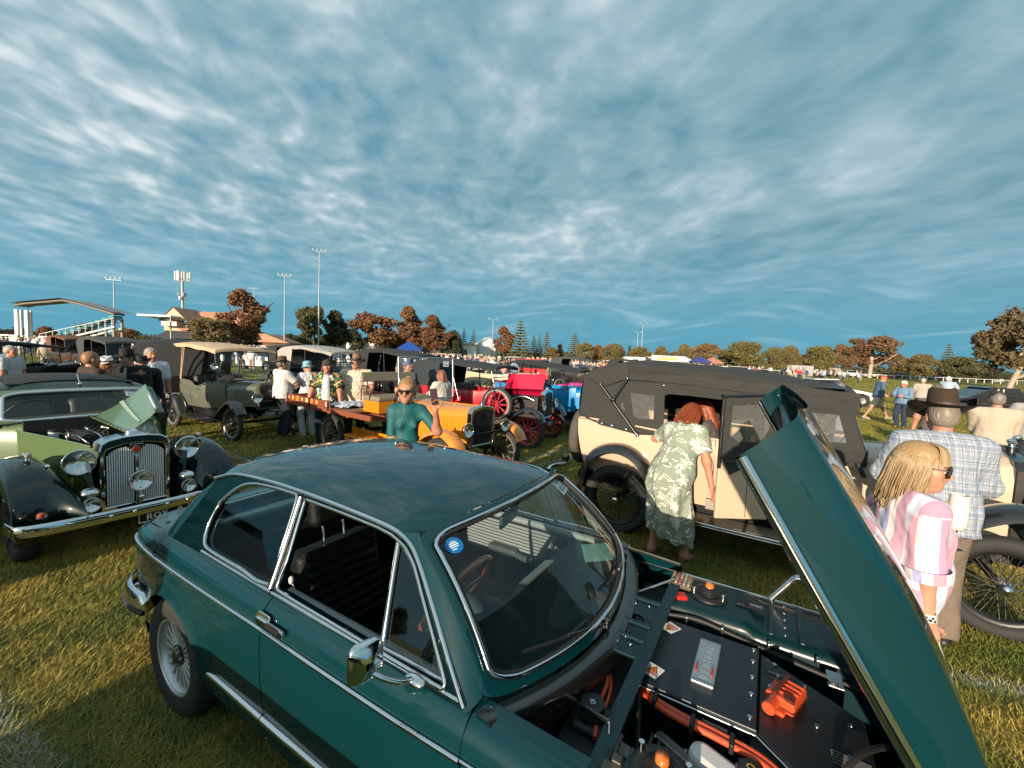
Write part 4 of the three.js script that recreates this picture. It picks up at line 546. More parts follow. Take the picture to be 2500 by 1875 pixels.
  part('plate_lettering', sheet(1, 1, (u, v) => [1.166 - 0.036 + 0.072 * u, 0.8135, 0.045 - 0.25 * v, v, 1 - u]), mat(0xffffff, 0.35, 0.6, { map: canvasTex(1024, 288, (x, w, h) => { x.fillStyle = '#a9b0b4'; x.fillRect(0, 0, w, h); x.fillStyle = '#e8edf0'; x.strokeStyle = '#6f767a'; x.lineWidth = 5; x.font = '150px sans-serif'; x.textBaseline = 'middle'; let px = 30; for (const ch of 'REVIVAL') { x.strokeText(ch, px + 4, h * 0.57); x.fillText(ch, px, h * 0.55); px += ch === 'I' ? 92 : 146; } }) }), pl);
  part('red_bar', [box(0.008, 0.006, 0.05, 1.138, 0.817, -0.015, 0.002)], mat([0.55, 0.05, 0.035], 0.35), pl); part('red_bar', [box(0.008, 0.006, 0.05, 1.193, 0.817, -0.015, 0.002)], mat([0.55, 0.05, 0.035], 0.35), pl);
  const warn = canvasTex(256, 256, (x) => { x.fillStyle = '#f4f4f1'; x.fillRect(0, 0, 256, 256); x.fillStyle = '#c8262c'; x.fillRect(20, 168, 216, 30); x.fillStyle = '#777'; x.fillRect(30, 208, 196, 6); x.fillRect(30, 222, 180, 6); x.fillStyle = '#e98a35'; x.strokeStyle = '#1a1208'; x.lineWidth = 12; x.beginPath(); x.moveTo(128, 24); x.lineTo(214, 150); x.lineTo(42, 150); x.closePath(); x.fill(); x.stroke(); x.fillStyle = '#1a1208'; x.beginPath(); x.moveTo(140, 62); x.lineTo(108, 108); x.lineTo(126, 108); x.lineTo(112, 140); x.lineTo(150, 94); x.lineTo(130, 94); x.closePath(); x.fill(); });
  const wm = mat(0xffffff, 0.5, 0, { map: warn });
  for (const [x, z, r] of [[1.0, -0.232, PI * 0.97], [0.995, 0.085, 0.05]]) part('warning_sticker', at(new THREE.PlaneGeometry(0.062, 0.072), x, 0.8025, z, -PI / 2, r - 0.45 + (r < 1 ? 0.1 : 0.05)), wm, bb, r > 1 ? 'upside-down high voltage sticker by the bulkhead' : 'high voltage sticker nearest the cable side');
  for (const [x, z] of [[1.325, -0.28], [1.325, -0.20], [1.325, -0.10], [1.325, 0.0], [1.325, 0.12], [1.40, -0.24], [1.41, -0.12], [1.48, -0.15], [1.52, 0.02], [1.50, 0.26], [1.60, 0.1], [1.62, -0.05]]) part('screw', cyl(0.008, 0.009, 0.007, x, x < 1.35 ? 0.803 : 0.795, z, 10), screwM, bb);
  // orange high-voltage connector and cables
  const hv = mat([0.58, 0.075, 0.02], 0.5, 0, { clearcoat: 0.2 });
  const cn = grp('power_connector', bb, [1.435, 0.79, -0.045], [0, -0.35, 0]); cn.scale.setScalar(0.88);
  part('connector_body', [box(0.075, 0.055, 0.15, 0.012, 0.03, 0, 0.012), box(0.03, 0.05, 0.11, -0.045, 0.026, 0.01, 0.01), box(0.05, 0.02, 0.19, 0, 0.01, 0.01, 0.008), at(cyl(0.024, 0.024, 0.07, 0, 0, 0, 14, PI / 2), -0.02, 0.03, 0.10)], hv, cn);
  for (const z of [-0.05, -0.02, 0.01, 0.04]) part('connector_rib', box(0.06, 0.008, 0.008, 0.014, 0.060, z, 0.002), hv, cn);
  part('connector_gap', [box(0.012, 0.02, 0.15, -0.022, 0.062, 0.0), box(0.082, 0.006, 0.155, 0.012, 0.022, 0), box(0.03, 0.012, 0.03, 0.03, 0.066, 0.065, 0.003)], mat([0.10, 0.02, 0.01], 0.5), cn); part('connector_screw', [[0.04, 0.07], [0.04, -0.07], [-0.05, 0.05], [-0.05, -0.04]].map(([a, b]) => cyl(0.006, 0.006, 0.01, a, 0.062, b, 8)), steel, cn);
  part('connector_lever', box(0.02, 0.03, 0.13, -0.028, 0.04, 0.0, 0.008), mat([0.18, 0.05, 0.02], 0.5), cn);
  for (const o of [0, 0.022]) part('cable', tube([[0.93, 0.75, 0.10 + o], [1.02, 0.775, 0.185 + o], [1.12, 0.780, 0.215 + o], [1.25, 0.780, 0.225 + o], [1.38, 0.780, 0.25 + o], [1.50, 0.775, 0.34 + o], [1.62, 0.76, 0.43 + o]], 0.0105, 60, 10), hv, bb);
  for (const t of [[1.03, 0.19], [1.16, 0.22], [1.28, 0.23], [1.45, 0.30]]) part('cable_clip', box(0.016, 0.035, 0.056, t[0], 0.778, t[1] + 0.008, 0.005), black, bb);
  part('reservoir', [at(ext(rrect(0.19, 0.085, 0.04, 8), 0.16, 0.018), 1.255, 0.69, 0.325, -PI / 2, -0.35)], mat([0.70, 0.68, 0.66], 0.35), car, 'milky white fluid reservoir');
  part('reservoir_cap', [at(lathe([[0, 0.03], [0.03, 0.03], [0.035, 0.022], [0.036, 0]], 20), 1.335, 0.765, 0.315), ...Array.from({ length: 10 }, (_, k) => box(0.008, 0.022, 0.008, 1.335 + 0.036 * Math.cos(k * 0.628), 0.777, 0.315 + 0.036 * Math.sin(k * 0.628)))], black, car);
  part('cap_mark', at(new THREE.RingGeometry(0.007, 0.012, 16), 1.335, 0.796, 0.315, -PI / 2), mat([0.55, 0.30, 0.05], 0.5), car);
  { // drive unit below the cables: ribbed castings, pipes and brackets
    const du = grp('drive_unit', car);
    part('motor_casting', [at(cyl(0.10, 0.10, 0.26, 0, 0, 0, 24, 0, 0, PI / 2), 1.12, 0.58, 0.33), at(cyl(0.115, 0.115, 0.03, 0, 0, 0, 24, 0, 0, PI / 2), 1.02, 0.58, 0.33), at(cyl(0.115, 0.115, 0.03, 0, 0, 0, 24, 0, 0, PI / 2), 1.20, 0.58, 0.33)], mat([0.10, 0.11, 0.115], 0.5, 0.7), du);
    for (let k = 0; k < 6; k++) part('rib', box(0.012, 0.05, 0.10, 1.04 + k * 0.026, 0.675, 0.30, 0.003), mat([0.16, 0.17, 0.175], 0.45, 0.7), du);
    part('bracket', [at(ext(rrect(0.13, 0.035, 0.015), 0.012, 0.003), 1.11, 0.70, 0.27, -PI / 2, -0.4), box(0.10, 0.03, 0.05, 1.06, 0.66, 0.42, 0.01), box(0.06, 0.06, 0.06, 1.10, 0.66, 0.38, 0.012)], mat([0.35, 0.34, 0.32], 0.4, 0.8), du);
    part('pipe', [tube([[0.96, 0.62, 0.50], [1.1, 0.66, 0.48], [1.25, 0.62, 0.46], [1.4, 0.6, 0.42]], 0.012, 30, 8), tube([[1.0, 0.55, 0.20], [1.1, 0.6, 0.24], [1.2, 0.56, 0.22]], 0.01, 20, 8)], black, du);
    for (const [x, z] of [[1.05, 0.26], [1.15, 0.26], [1.07, 0.44], [1.21, 0.40], [1.0, 0.3], [1.18, 0.30]]) part('bolt', sph(0.008, x, 0.70, z, 1, 0.7, 1, 8), steel, du);
  }
  const loom = mat([0.015, 0.015, 0.016], 0.55);
  part('orange_lead', [tube([[0.80, 0.77, 0.12], [0.86, 0.79, 0.22], [0.87, 0.78, 0.34], [0.90, 0.77, 0.46]], 0.008, 24, 8), tube([[0.82, 0.77, 0.10], [0.88, 0.785, 0.24], [0.895, 0.775, 0.40]], 0.006, 24, 8)], hv, car);
  part('wiring_loom', [tube([[0.97, 0.80, -0.34], [1.10, 0.81, -0.355], [1.25, 0.79, -0.36], [1.45, 0.77, -0.35], [1.7, 0.74, -0.36]], 0.011, 50, 8), tube([[0.97, 0.78, 0.20], [1.0, 0.74, 0.30], [1.02, 0.70, 0.42], [1.0, 0.66, 0.52]], 0.010, 30, 8), tube([[1.30, 0.70, 0.24], [1.36, 0.73, 0.34], [1.42, 0.68, 0.44], [1.5, 0.66, 0.5]], 0.012, 30, 8), tube([[1.56, 0.80, 0.20], [1.62, 0.83, 0.12], [1.70, 0.80, 0.0], [1.76, 0.72, -0.1]], 0.009, 30, 8)], loom, car);
  for (const [x, z] of [[1.05, -0.35], [1.2, -0.358], [1.38, -0.355], [1.55, -0.355]]) part('loom_clip', box(0.012, 0.03, 0.03, x, 0.80, z, 0.004), steel, car);
  part('cover_lettering', at(new THREE.PlaneGeometry(0.10, 0.03), 1.42, 0.7935, -0.19, -PI / 2, 0.1), mat(0xffffff, 0.4, 0, { map: canvasTex(128, 40, (x) => { x.fillStyle = '#0b0c0f'; x.fillRect(0, 0, 128, 40); x.fillStyle = '#cfd4d8'; x.font = 'bold 16px sans-serif'; x.fillText('R E V I V A L', 14, 25); }) }), bb);
  for (let k = 0; k < 5; k++) part('cooling_line', box(0.10, 0.002, 0.003, 1.60, 0.7935, 0.10 + k * 0.012), alu, bb);
  part('bay_bracket', [box(0.05, 0.006, 0.10, 1.60, 0.795, -0.28, 0.002), at(cyl(0.018, 0.018, 0.02, 0, 0, 0, 14), 1.59, 0.80, -0.25)], alu, car);
  part('latch', [box(0.05, 0.045, 0.05, 1.0, 0.86, 0.64, 0.008), box(0.03, 0.05, 0.03, 1.02, 0.895, 0.635, 0.006), bar([1.0, 0.88, 0.60], [1.0, 0.88, 0.52], 0.006, 8)], mat([0.10, 0.09, 0.08], 0.4, 0.8), car);
  part('inner_wing_brace', [at(box(0.34, 0.012, 0.05, 0, 0, 0, 0.004), 1.12, 0.78, 0.475, 0, -0.1)], mat([0.10, 0.13, 0.17], 0.4, 0.5), car);
  // clamshell bonnet, hinged at the nose and tipped forward
  const bon = grp('bonnet', car, [1.90, 0.753, 0], [0, 0, -58.9 * RD]);
  const bx0 = -1.243, bz = (x) => 0.772 - 0.03 * sstep(-0.5, 0, x) + 0.004 * sstep(-0.6, -1.24, x), bt = (x) => 0.028 + 0.102 * sstep(-0.02, -0.95, x), ftop = (x) => bz(x) - 0.072;   // x from rear lip to nose; bt is the fold
  const fl = sheet(24, 10, (u, v) => { const x = lerp(bx0, -0.05, u), k = Math.min(1, v / 0.7), d = Math.max(0, (v - 0.7) / 0.3), a = d * PI / 2; return [x - 0.035 * v * (1 - u) * (1 - u), bt(x) * (0.90 * k + 0.10 * Math.sin(a)), bz(x) - 0.026 * k * k - 0.046 * (1 - Math.cos(a))]; });
  part('bonnet_side', fl, teal, bon); part('bonnet_side', mirZ(fl), teal, bon);
  part('bonnet_top', sheet(24, 24, (u, v) => { const x = lerp(bx0, -0.05, u), w = v * 2 - 1, aw = Math.abs(w); return [x - 0.035 * (1 - u) * (1 - u) - 0.0 + 0.05 * (1 - aw * aw) * (1 - u), bt(x) + 0.03 * (1 - aw ** 2.4), w * ftop(x)]; }), teal, bon);
  const edge = (s) => tube(Array.from({ length: 12 }, (_, i) => { const x = lerp(bx0 + 0.002, -0.06, i / 11); return [x, 0.002, s * (bz(x) + 0.004)]; }), 0.0135, 40, 8);
  part('bonnet_trim', edge(1), chrome, bon); part('bonnet_trim', edge(-1), chrome, bon);
  part('bonnet_inner', [sheet(20, 10, (u, v) => { const x = lerp(bx0 + 0.02, -0.07, u), w = v * 2 - 1; return [x, bt(x) - 0.012 + 0.03 * (1 - Math.abs(w) ** 2.4), w * (ftop(x) - 0.012)]; })], tealBay, bon);
  part('bonnet_frame', [bar([bx0 + 0.06, 0.085, -0.64], [bx0 + 0.06, 0.085, 0.64], 0.016, 6), bar([bx0 + 0.06, 0.085, 0.64], [-0.1, 0.02, 0.60], 0.016, 6), bar([bx0 + 0.06, 0.085, -0.64], [-0.1, 0.02, -0.60], 0.016, 6)], tealBay, bon);
  part('bonnet_stay', [at(bar([1.38, 0.83, -0.71], [1.475, 0.975, -0.71], 0.014, 4)), bar([1.475, 0.975, -0.71], [1.53, 0.99, -0.71], 0.016, 4)], alu, car);
  part('bonnet_bolt', sph(0.010, -0.62, 0.045, 0.768, 1, 1, 0.5, 10), chrome, bon);
  // nose, front bumper
  part('nose_panel', [sheet(4, 12, (u, v) => [1.93 + 0.03 * Math.sin(u * PI), lerp(0.76, 0.36, u), lerp(-0.68, 0.68, v)])], teal, car);
  part('front_bumper', [tube([[1.62, 0.46, 0.80], [1.86, 0.46, 0.79], [1.99, 0.46, 0.66], [2.03, 0.46, 0], [1.99, 0.46, -0.66], [1.86, 0.46, -0.79], [1.62, 0.46, -0.80]], 0.045, 60, 10)], chrome, car);
  // door mirror
  const mr = grp('mirror', car, [0.275, 1.02, 0.865], [0, 0, 0]); mr.scale.setScalar(0.88);
  part('mirror_head', at(rows([[0.062, 0.075, 0], [0.066, 0.078, 0.008], [0.060, 0.072, 0.018], [0.040, 0.050, 0.034], [0.012, 0.015, 0.042]].map(([a, b, d]) => { const r = rrect(2 * a, 2 * b, Math.min(a, b) * 0.6, 5).map(([p, q]) => [d, q, p]); return [...r, r[0]]; })), 0, 0, 0, 0, -0.30), chrome, mr);
  part('mirror_glass', at(ext(rrect(0.12, 0.145, 0.04), 0.004), -0.004, 0, 0, 0, -0.30 + PI / 2), mat([0.75, 0.76, 0.78], 0.03, 1), mr);
  part('mirror_arm', [tube([[0.02, -0.03, 0], [0.06, -0.06, -0.03], [0.10, -0.09, -0.08], [0.115, -0.10, -0.125]], 0.011, 14, 8), at(sph(0.03, 0, 0, 0, 1.6, 0.5, 0.8, 12), 0.125, -0.103, -0.125, 0.7)], chrome, mr);
  // cabin
  const vinyl = mat([0.007, 0.0075, 0.008], 0.55, 0, { specularIntensity: 0.5 }), ribM = mat([0.22, 0.25, 0.25], 0.45, 0.1), dashM = mat([0.004, 0.012, 0.015], 0.6, 0, { specularIntensity: 0.5 }), carpet = mat([0.015, 0.016, 0.018], 0.95);
  part('cabin_floor', [box(2.2, 0.02, 1.36, -0.55, 0.30, 0), box(0.04, 0.55, 1.38, 0.72, 0.58, 0), box(0.5, 0.05, 1.3, -1.40, 0.865, 0)], carpet, car);
  part('headliner', sheet(16, 16, (u, v) => { const p = roofP(0.02 + 0.93 * u, 0.03 + 0.94 * v); p[1] -= 0.028; return p; }), mat([0.10, 0.105, 0.11], 0.9), car);
  for (const s of [1, -1]) {
    const dc = part('door_card', [box(1.02, 0.36, 0.02, 0.06, 0.72, s * 0.675, 0.008)], vinyl, car);
    for (let k = 0; k < 11; k++) part('card_rib', box(0.70, 0.017, 0.022, -0.12, 0.645 + k * 0.0215, s * 0.664, 0.008), ribM, dc);
    part('card_top', bar([-0.45, 0.906, s * 0.672], [0.56, 0.902, s * 0.672], 0.022, 10), ribM, dc);
    part('armrest', [tube([[-0.10, 0.70, s * 0.63], [0.05, 0.69, s * 0.60], [0.16, 0.72, s * 0.60], [0.20, 0.80, s * 0.61], [0.22, 0.85, s * 0.645]], 0.02, 24, 10), box(0.22, 0.04, 0.06, -0.14, 0.70, s * 0.625, 0.015)], mat([0.05, 0.06, 0.065], 0.4), dc);
    part('speaker', [tor(0.035, 0.008, 0, 0, 0, 24, 8)].map((g) => at(g, 0.42, 0.75, s * 0.655)), chrome, dc);
    part('quarter_card', box(0.6, 0.42, 0.02, -0.83, 0.68, s * 0.675, 0.008), vinyl, car);
  }
  for (const z of [0.34, -0.34]) {
    const st = grp('seat', car, [-0.20, 0.32, z]);
    part('cushion', [box(0.5, 0.16, 0.48, 0.02, 0.14, 0, 0.05)], vinyl, st);
    part('seat_back', at(box(0.13, 0.52, 0.47, 0, 0.26, 0, 0.05), -0.28, 0.17, 0, 0, 0, 0.22), vinyl, st);
    for (let k = 0; k < 9; k++) part('seat_roll', at(box(0.15, 0.045, 0.42, 0, 0, 0, 0.02), -0.30 - k * 0.0115 + 0.005, 0.28 + k * 0.047, 0, 0, 0, 0.22), vinyl, st);
    part('head_rest', at(box(0.09, 0.20, 0.26, 0, 0, 0, 0.04), -0.425, 0.86, 0, 0, 0, 0.2), vinyl, st);
    for (const q of [-0.06, 0.06]) part('rest_post', bar([-0.395, 0.68, q], [-0.425, 0.80, q], 0.006, 8), chrome, st);
  }
  part('rear_seat', [box(0.45, 0.18, 1.24, -1.02, 0.43, 0, 0.05), at(box(0.14, 0.50, 1.22, 0, 0, 0, 0.05), -1.27, 0.72, 0, 0, 0, 0.22)], vinyl, car);
  part('parcel_box', [box(0.30, 0.10, 0.35, -1.0, 0.86, -0.40, 0.02)], mat([0.35, 0.37, 0.38], 0.6), car);
  part('dashboard', [rows([[0.30, 0.74], [0.30, 0.84], [0.33, 0.875], [0.42, 0.895], [0.58, 0.885], [0.72, 0.868]].map(([x, y]) => Array.from({ length: 17 }, (_, i) => { const w = i / 8 - 1; return [x + 0.0 * w, y, w * 0.66]; })))], dashM, car);
  part('instrument_hood', at(rows([0, 1, 2, 3, 4, 5].map((k) => Array.from({ length: 13 }, (_, i) => { const a = i / 12 * PI; return [[0, 0.03, 0.10, 0.18, 0.24, 0.28][k], Math.sin(a) * [0.085, 0.09, 0.085, 0.065, 0.04, 0.005][k], Math.cos(a) * [0.20, 0.20, 0.19, 0.17, 0.14, 0.10][k]]; }))), 0.30, 0.87, 0.36), dashM, car);
  const woodM = mat([0.30, 0.075, 0.02], 0.3, 0, { clearcoat: 1, clearcoatRoughness: 0.1 });
  const sw = grp('steering_wheel', car, [0.245, 0.985, 0.36], [0, 0, 0]);
  const swr = (g) => at(at(g, 0, 0, 0, 0, PI / 2), 0, 0, 0, 0, 0, -0.52);
  part('wheel_rim', swr(tor(0.19, 0.0135, 0, 0, 0, 48, 10)), woodM, sw); part('wheel_spoke', swr(mrg(box(0.18, 0.02, 0.006, 0.09, 0, 0, 0.002), box(0.18, 0.02, 0.006, -0.09, 0, 0, 0.002), box(0.02, 0.18, 0.006, 0, -0.09, 0, 0.002))), alu, sw);
  part('wheel_hub', swr(cyl(0.04, 0.05, 0.05, 0, 0, 0.01, 20, PI / 2)), black, sw);
  part('column', [bar([0.27, 0.97, 0.36], [0.52, 0.80, 0.36], 0.045, 14, 0.055)], mat([0.05, 0.055, 0.06], 0.5), car);
  part('console', [box(0.42, 0.14, 0.26, 0.40, 0.62, 0.0, 0.02), box(0.5, 0.1, 0.22, 0.05, 0.40, 0, 0.03)], vinyl, car);
  part('wood_trim', [at(box(0.06, 0.012, 0.30, 0, 0, 0, 0.004), 0.345, 0.88, -0.18, 0, 0, 0.3)], mat([0.35, 0.16, 0.03], 0.35, 0, { clearcoat: 0.6 }), car);
  part('interior_mirror', [at(box(0.02, 0.065, 0.20, 0, 0, 0, 0.01), 0.265, 1.215, 0.0, 0, 0.15), bar([0.275, 1.23, 0], [0.33, 1.325, 0], 0.009, 8)], mat([0.03, 0.06, 0.065], 0.4), car);
  part('belt_hook', [bar([-0.40, 0.72, 0.60], [-0.445, 0.95, 0.665], 0.0035, 6), at(sph(0.012, 0, 0, 0, 1, 1.6, 1, 8), -0.447, 0.96, 0.667)], mat([0.55, 0.55, 0.55], 0.4), car);
  part('leaning_card', sheet(1, 1, (u, v) => [0.52 + 0.12 * u - 0.03 * v, 0.895 + 0.09 * v, -0.40 - 0.12 * u]), mat([0.07, 0.16, 0.16], 0.6), car, 'teal card leaning on the dashboard top');
  car.userData.label = 'dark teal two-door saloon nearest the camera with its bonnet tipped open';
}
// ------------------------------------------------------------------ cars of the 1910s to 1930s: shared builders
const woodM = mat([0.22, 0.10, 0.04], 0.5, 0, { clearcoat: 0.5 });
const treadTex = noiseTex(128, 32, (x, y) => (Math.sin(x * 2 * PI * 16) > -0.2 ? 1 : 0) * (Math.abs(y - 0.5) < 0.36 ? 1 : 0.5));
const tyreMat = mat([0.03, 0.03, 0.032], 0.8, 0, { bumpMap: treadTex, bumpScale: 0.004 });
const tyreGeo = new Map();
function tyreG(R, w, rim) { const k = [R, w, rim].join(); if (!tyreGeo.has(k)) { const o = [], m = (R - rim) / 2, c = rim + m; for (let i = 0; i <= 16; i++) { const a = -PI + i / 16 * 2 * PI; o.push([c + m * Math.sign(Math.cos(a)) * Math.abs(Math.cos(a)) ** 0.8, w / 2 * Math.sin(a)]); } tyreGeo.set(k, lathe(o, 48)); } return tyreGeo.get(k); }
const spokeGeo = new Map();
// o: R, w, kind wood|wire|disc, c (wheel colour), hub, tyre
function vwheel(parent, p, o, s = 1) {
  const w = grp('wheel', parent, p, [s * PI / 2, 0, 0]), R = o.R, rim = R * (o.rimK ?? 0.80), m = o.c, key = o.kind + R + rim;
  part('tyre', tyreG(R, o.w ?? 0.09, rim - 0.01), o.tyre ?? tyreMat, w);
  part('rim', lathe([[rim - 0.035, -0.03], [rim, -0.034], [rim + 0.004, -0.03], [rim, 0], [rim + 0.004, 0.03], [rim, 0.034], [rim - 0.035, 0.03], [rim - 0.04, 0], [rim - 0.035, -0.03]], 40), o.rimM ?? m, w);
  if (o.kind === 'wire') {
    const key2 = key + 'w'; if (!spokeGeo.has(key2)) { const l = []; for (let k = 0; k < 44; k++) { const a = k / 44 * 2 * PI, b = a + (k % 2 ? 0.34 : -0.34), q = k % 4 < 2 ? 0.035 : -0.045; l.push(bar([0.05 * Math.cos(b), q, 0.05 * Math.sin(b)], [(rim - 0.03) * Math.cos(a), k % 2 ? 0.008 : -0.008, (rim - 0.03) * Math.sin(a)], 0.0028, 4)); } spokeGeo.set(key2, mrg(l)); }
    part('wire_spokes', spokeGeo.get(key2), o.spokeM ?? m, w, null, 'stuff');
    part('hub_cap', lathe([[0, 0.085], [0.03, 0.082], [0.042, 0.06], [0.05, 0.035], [0.06, -0.04], [0, -0.05]], 24), o.hub ?? nickel, w);
  } else {
    const n = o.n ?? 12; if (!spokeGeo.has(key)) spokeGeo.set(key, (() => { const g = new THREE.CylinderGeometry(0.013, 0.019, rim - 0.06, 8); g.scale(1, 1, 1.2); g.rotateZ(-PI / 2); g.translate((rim - 0.06) / 2 + 0.04, 0, 0); return g; })());
    for (let k = 0; k < n; k++) { const q = part('spoke', spokeGeo.get(key), o.spokeM ?? m, w); q.rotation.y = k / n * 2 * PI; }
    part('hub', lathe([[0, 0.06], [0.03, 0.058], [0.036, 0.035], [0.07, 0.03], [0.075, -0.03], [0, -0.04]], 24), o.hub ?? m, w);
  }
  return w;
}
// a mudguard: path in x, y; cross section with a crown and a turned-down outer edge
function guard(path, z, w, crown = 0.035, lip = 0.03, n = 44) {
  const c = curve(path.map((p) => [p[0], p[1], 0]));
  return sheet(n, 12, (u, v) => {
    const p = c.getPoint(u), t = c.getTangent(u), nx = -t.y, ny = t.x, f = ny < 0 && Math.abs(t.x) > 0.2 ? -1 : 1, q = v * 2 - 1;
    const e = crown * (1 - q * q) - lip * Math.pow(Math.abs(q), 8) - (q > 0.7 ? lip * 0.6 * (q - 0.7) / 0.3 : 0);
    return [p.x + nx * e * (t.x < 0 ? -1 : 1) , p.y + ny * e * (t.x < 0 ? -1 : 1), z + q * w / 2];
  });
}
function headlamp(parent, p, r, m, rimM, ry = 0, depth = 1) {
  const h = grp('headlamp', parent, p, [0, ry, -PI / 2]);
  part('lamp_bowl', at(lathe([[0, -1.0 * depth], [0.35, -0.95 * depth], [0.72, -0.62 * depth], [0.93, -0.2], [1.0, 0.02], [1.0, 0.08]].map(([a, b]) => [a * r, b * r]), 28), 0, 0, 0), m, h);
  part('lamp_rim', at(tor(r * 0.98, r * 0.075, 0, 0, 0, 32, 8), 0, r * 0.08, 0, PI / 2), rimM, h);
  part('reflector', lathe([[0.02, -0.5], [0.4, -0.38], [0.75, -0.12], [0.95, 0.06]].map(([a, b]) => [a * r, b * r]), 24), mat([0.75, 0.75, 0.73], 0.12, 1), h);
  part('lamp_glass', lathe([[0, 0.2], [0.5, 0.17], [0.85, 0.1], [0.96, 0.05]].map(([a, b]) => [a * r, b * r]), 24), glassClear, h);
  return h;
}
function plate(parent, text, p, ry, w = 0.36, h = 0.11, o = {}) {
  const pw = part('number_plate', at(box(0.008, h, w, 0, 0, 0, 0.003), ...p, 0, ry), o.rimM ?? black, parent);
  const t = canvasTex(512, 160, (x) => { x.fillStyle = o.bg ?? '#0c0e10'; x.fillRect(0, 0, 512, 160); x.strokeStyle = o.fg ?? '#d8dcdf'; x.lineWidth = 8; x.strokeRect(6, 6, 500, 148); x.fillStyle = o.fg ?? '#e4e8ea'; x.font = 'bold 112px sans-serif'; x.textAlign = 'center'; x.textBaseline = 'middle'; const n = x.measureText(text).width, s = Math.min(1, 460 / n); x.save(); x.translate(256, 86); x.scale(s, 1); x.fillText(text, 0, 0); x.restore(); });
  part('plate_lettering', at(new THREE.PlaneGeometry(w * 0.99, h * 0.98), p[0] + 0.0055 * Math.cos(ry), p[1], p[2] - 0.0055 * Math.sin(ry), 0, ry + PI / 2), mat(0xffffff, 0.5, 0, { map: t }), pw);
}
const leather = mat([0.018, 0.014, 0.012], 0.45), canvasBump = weave;
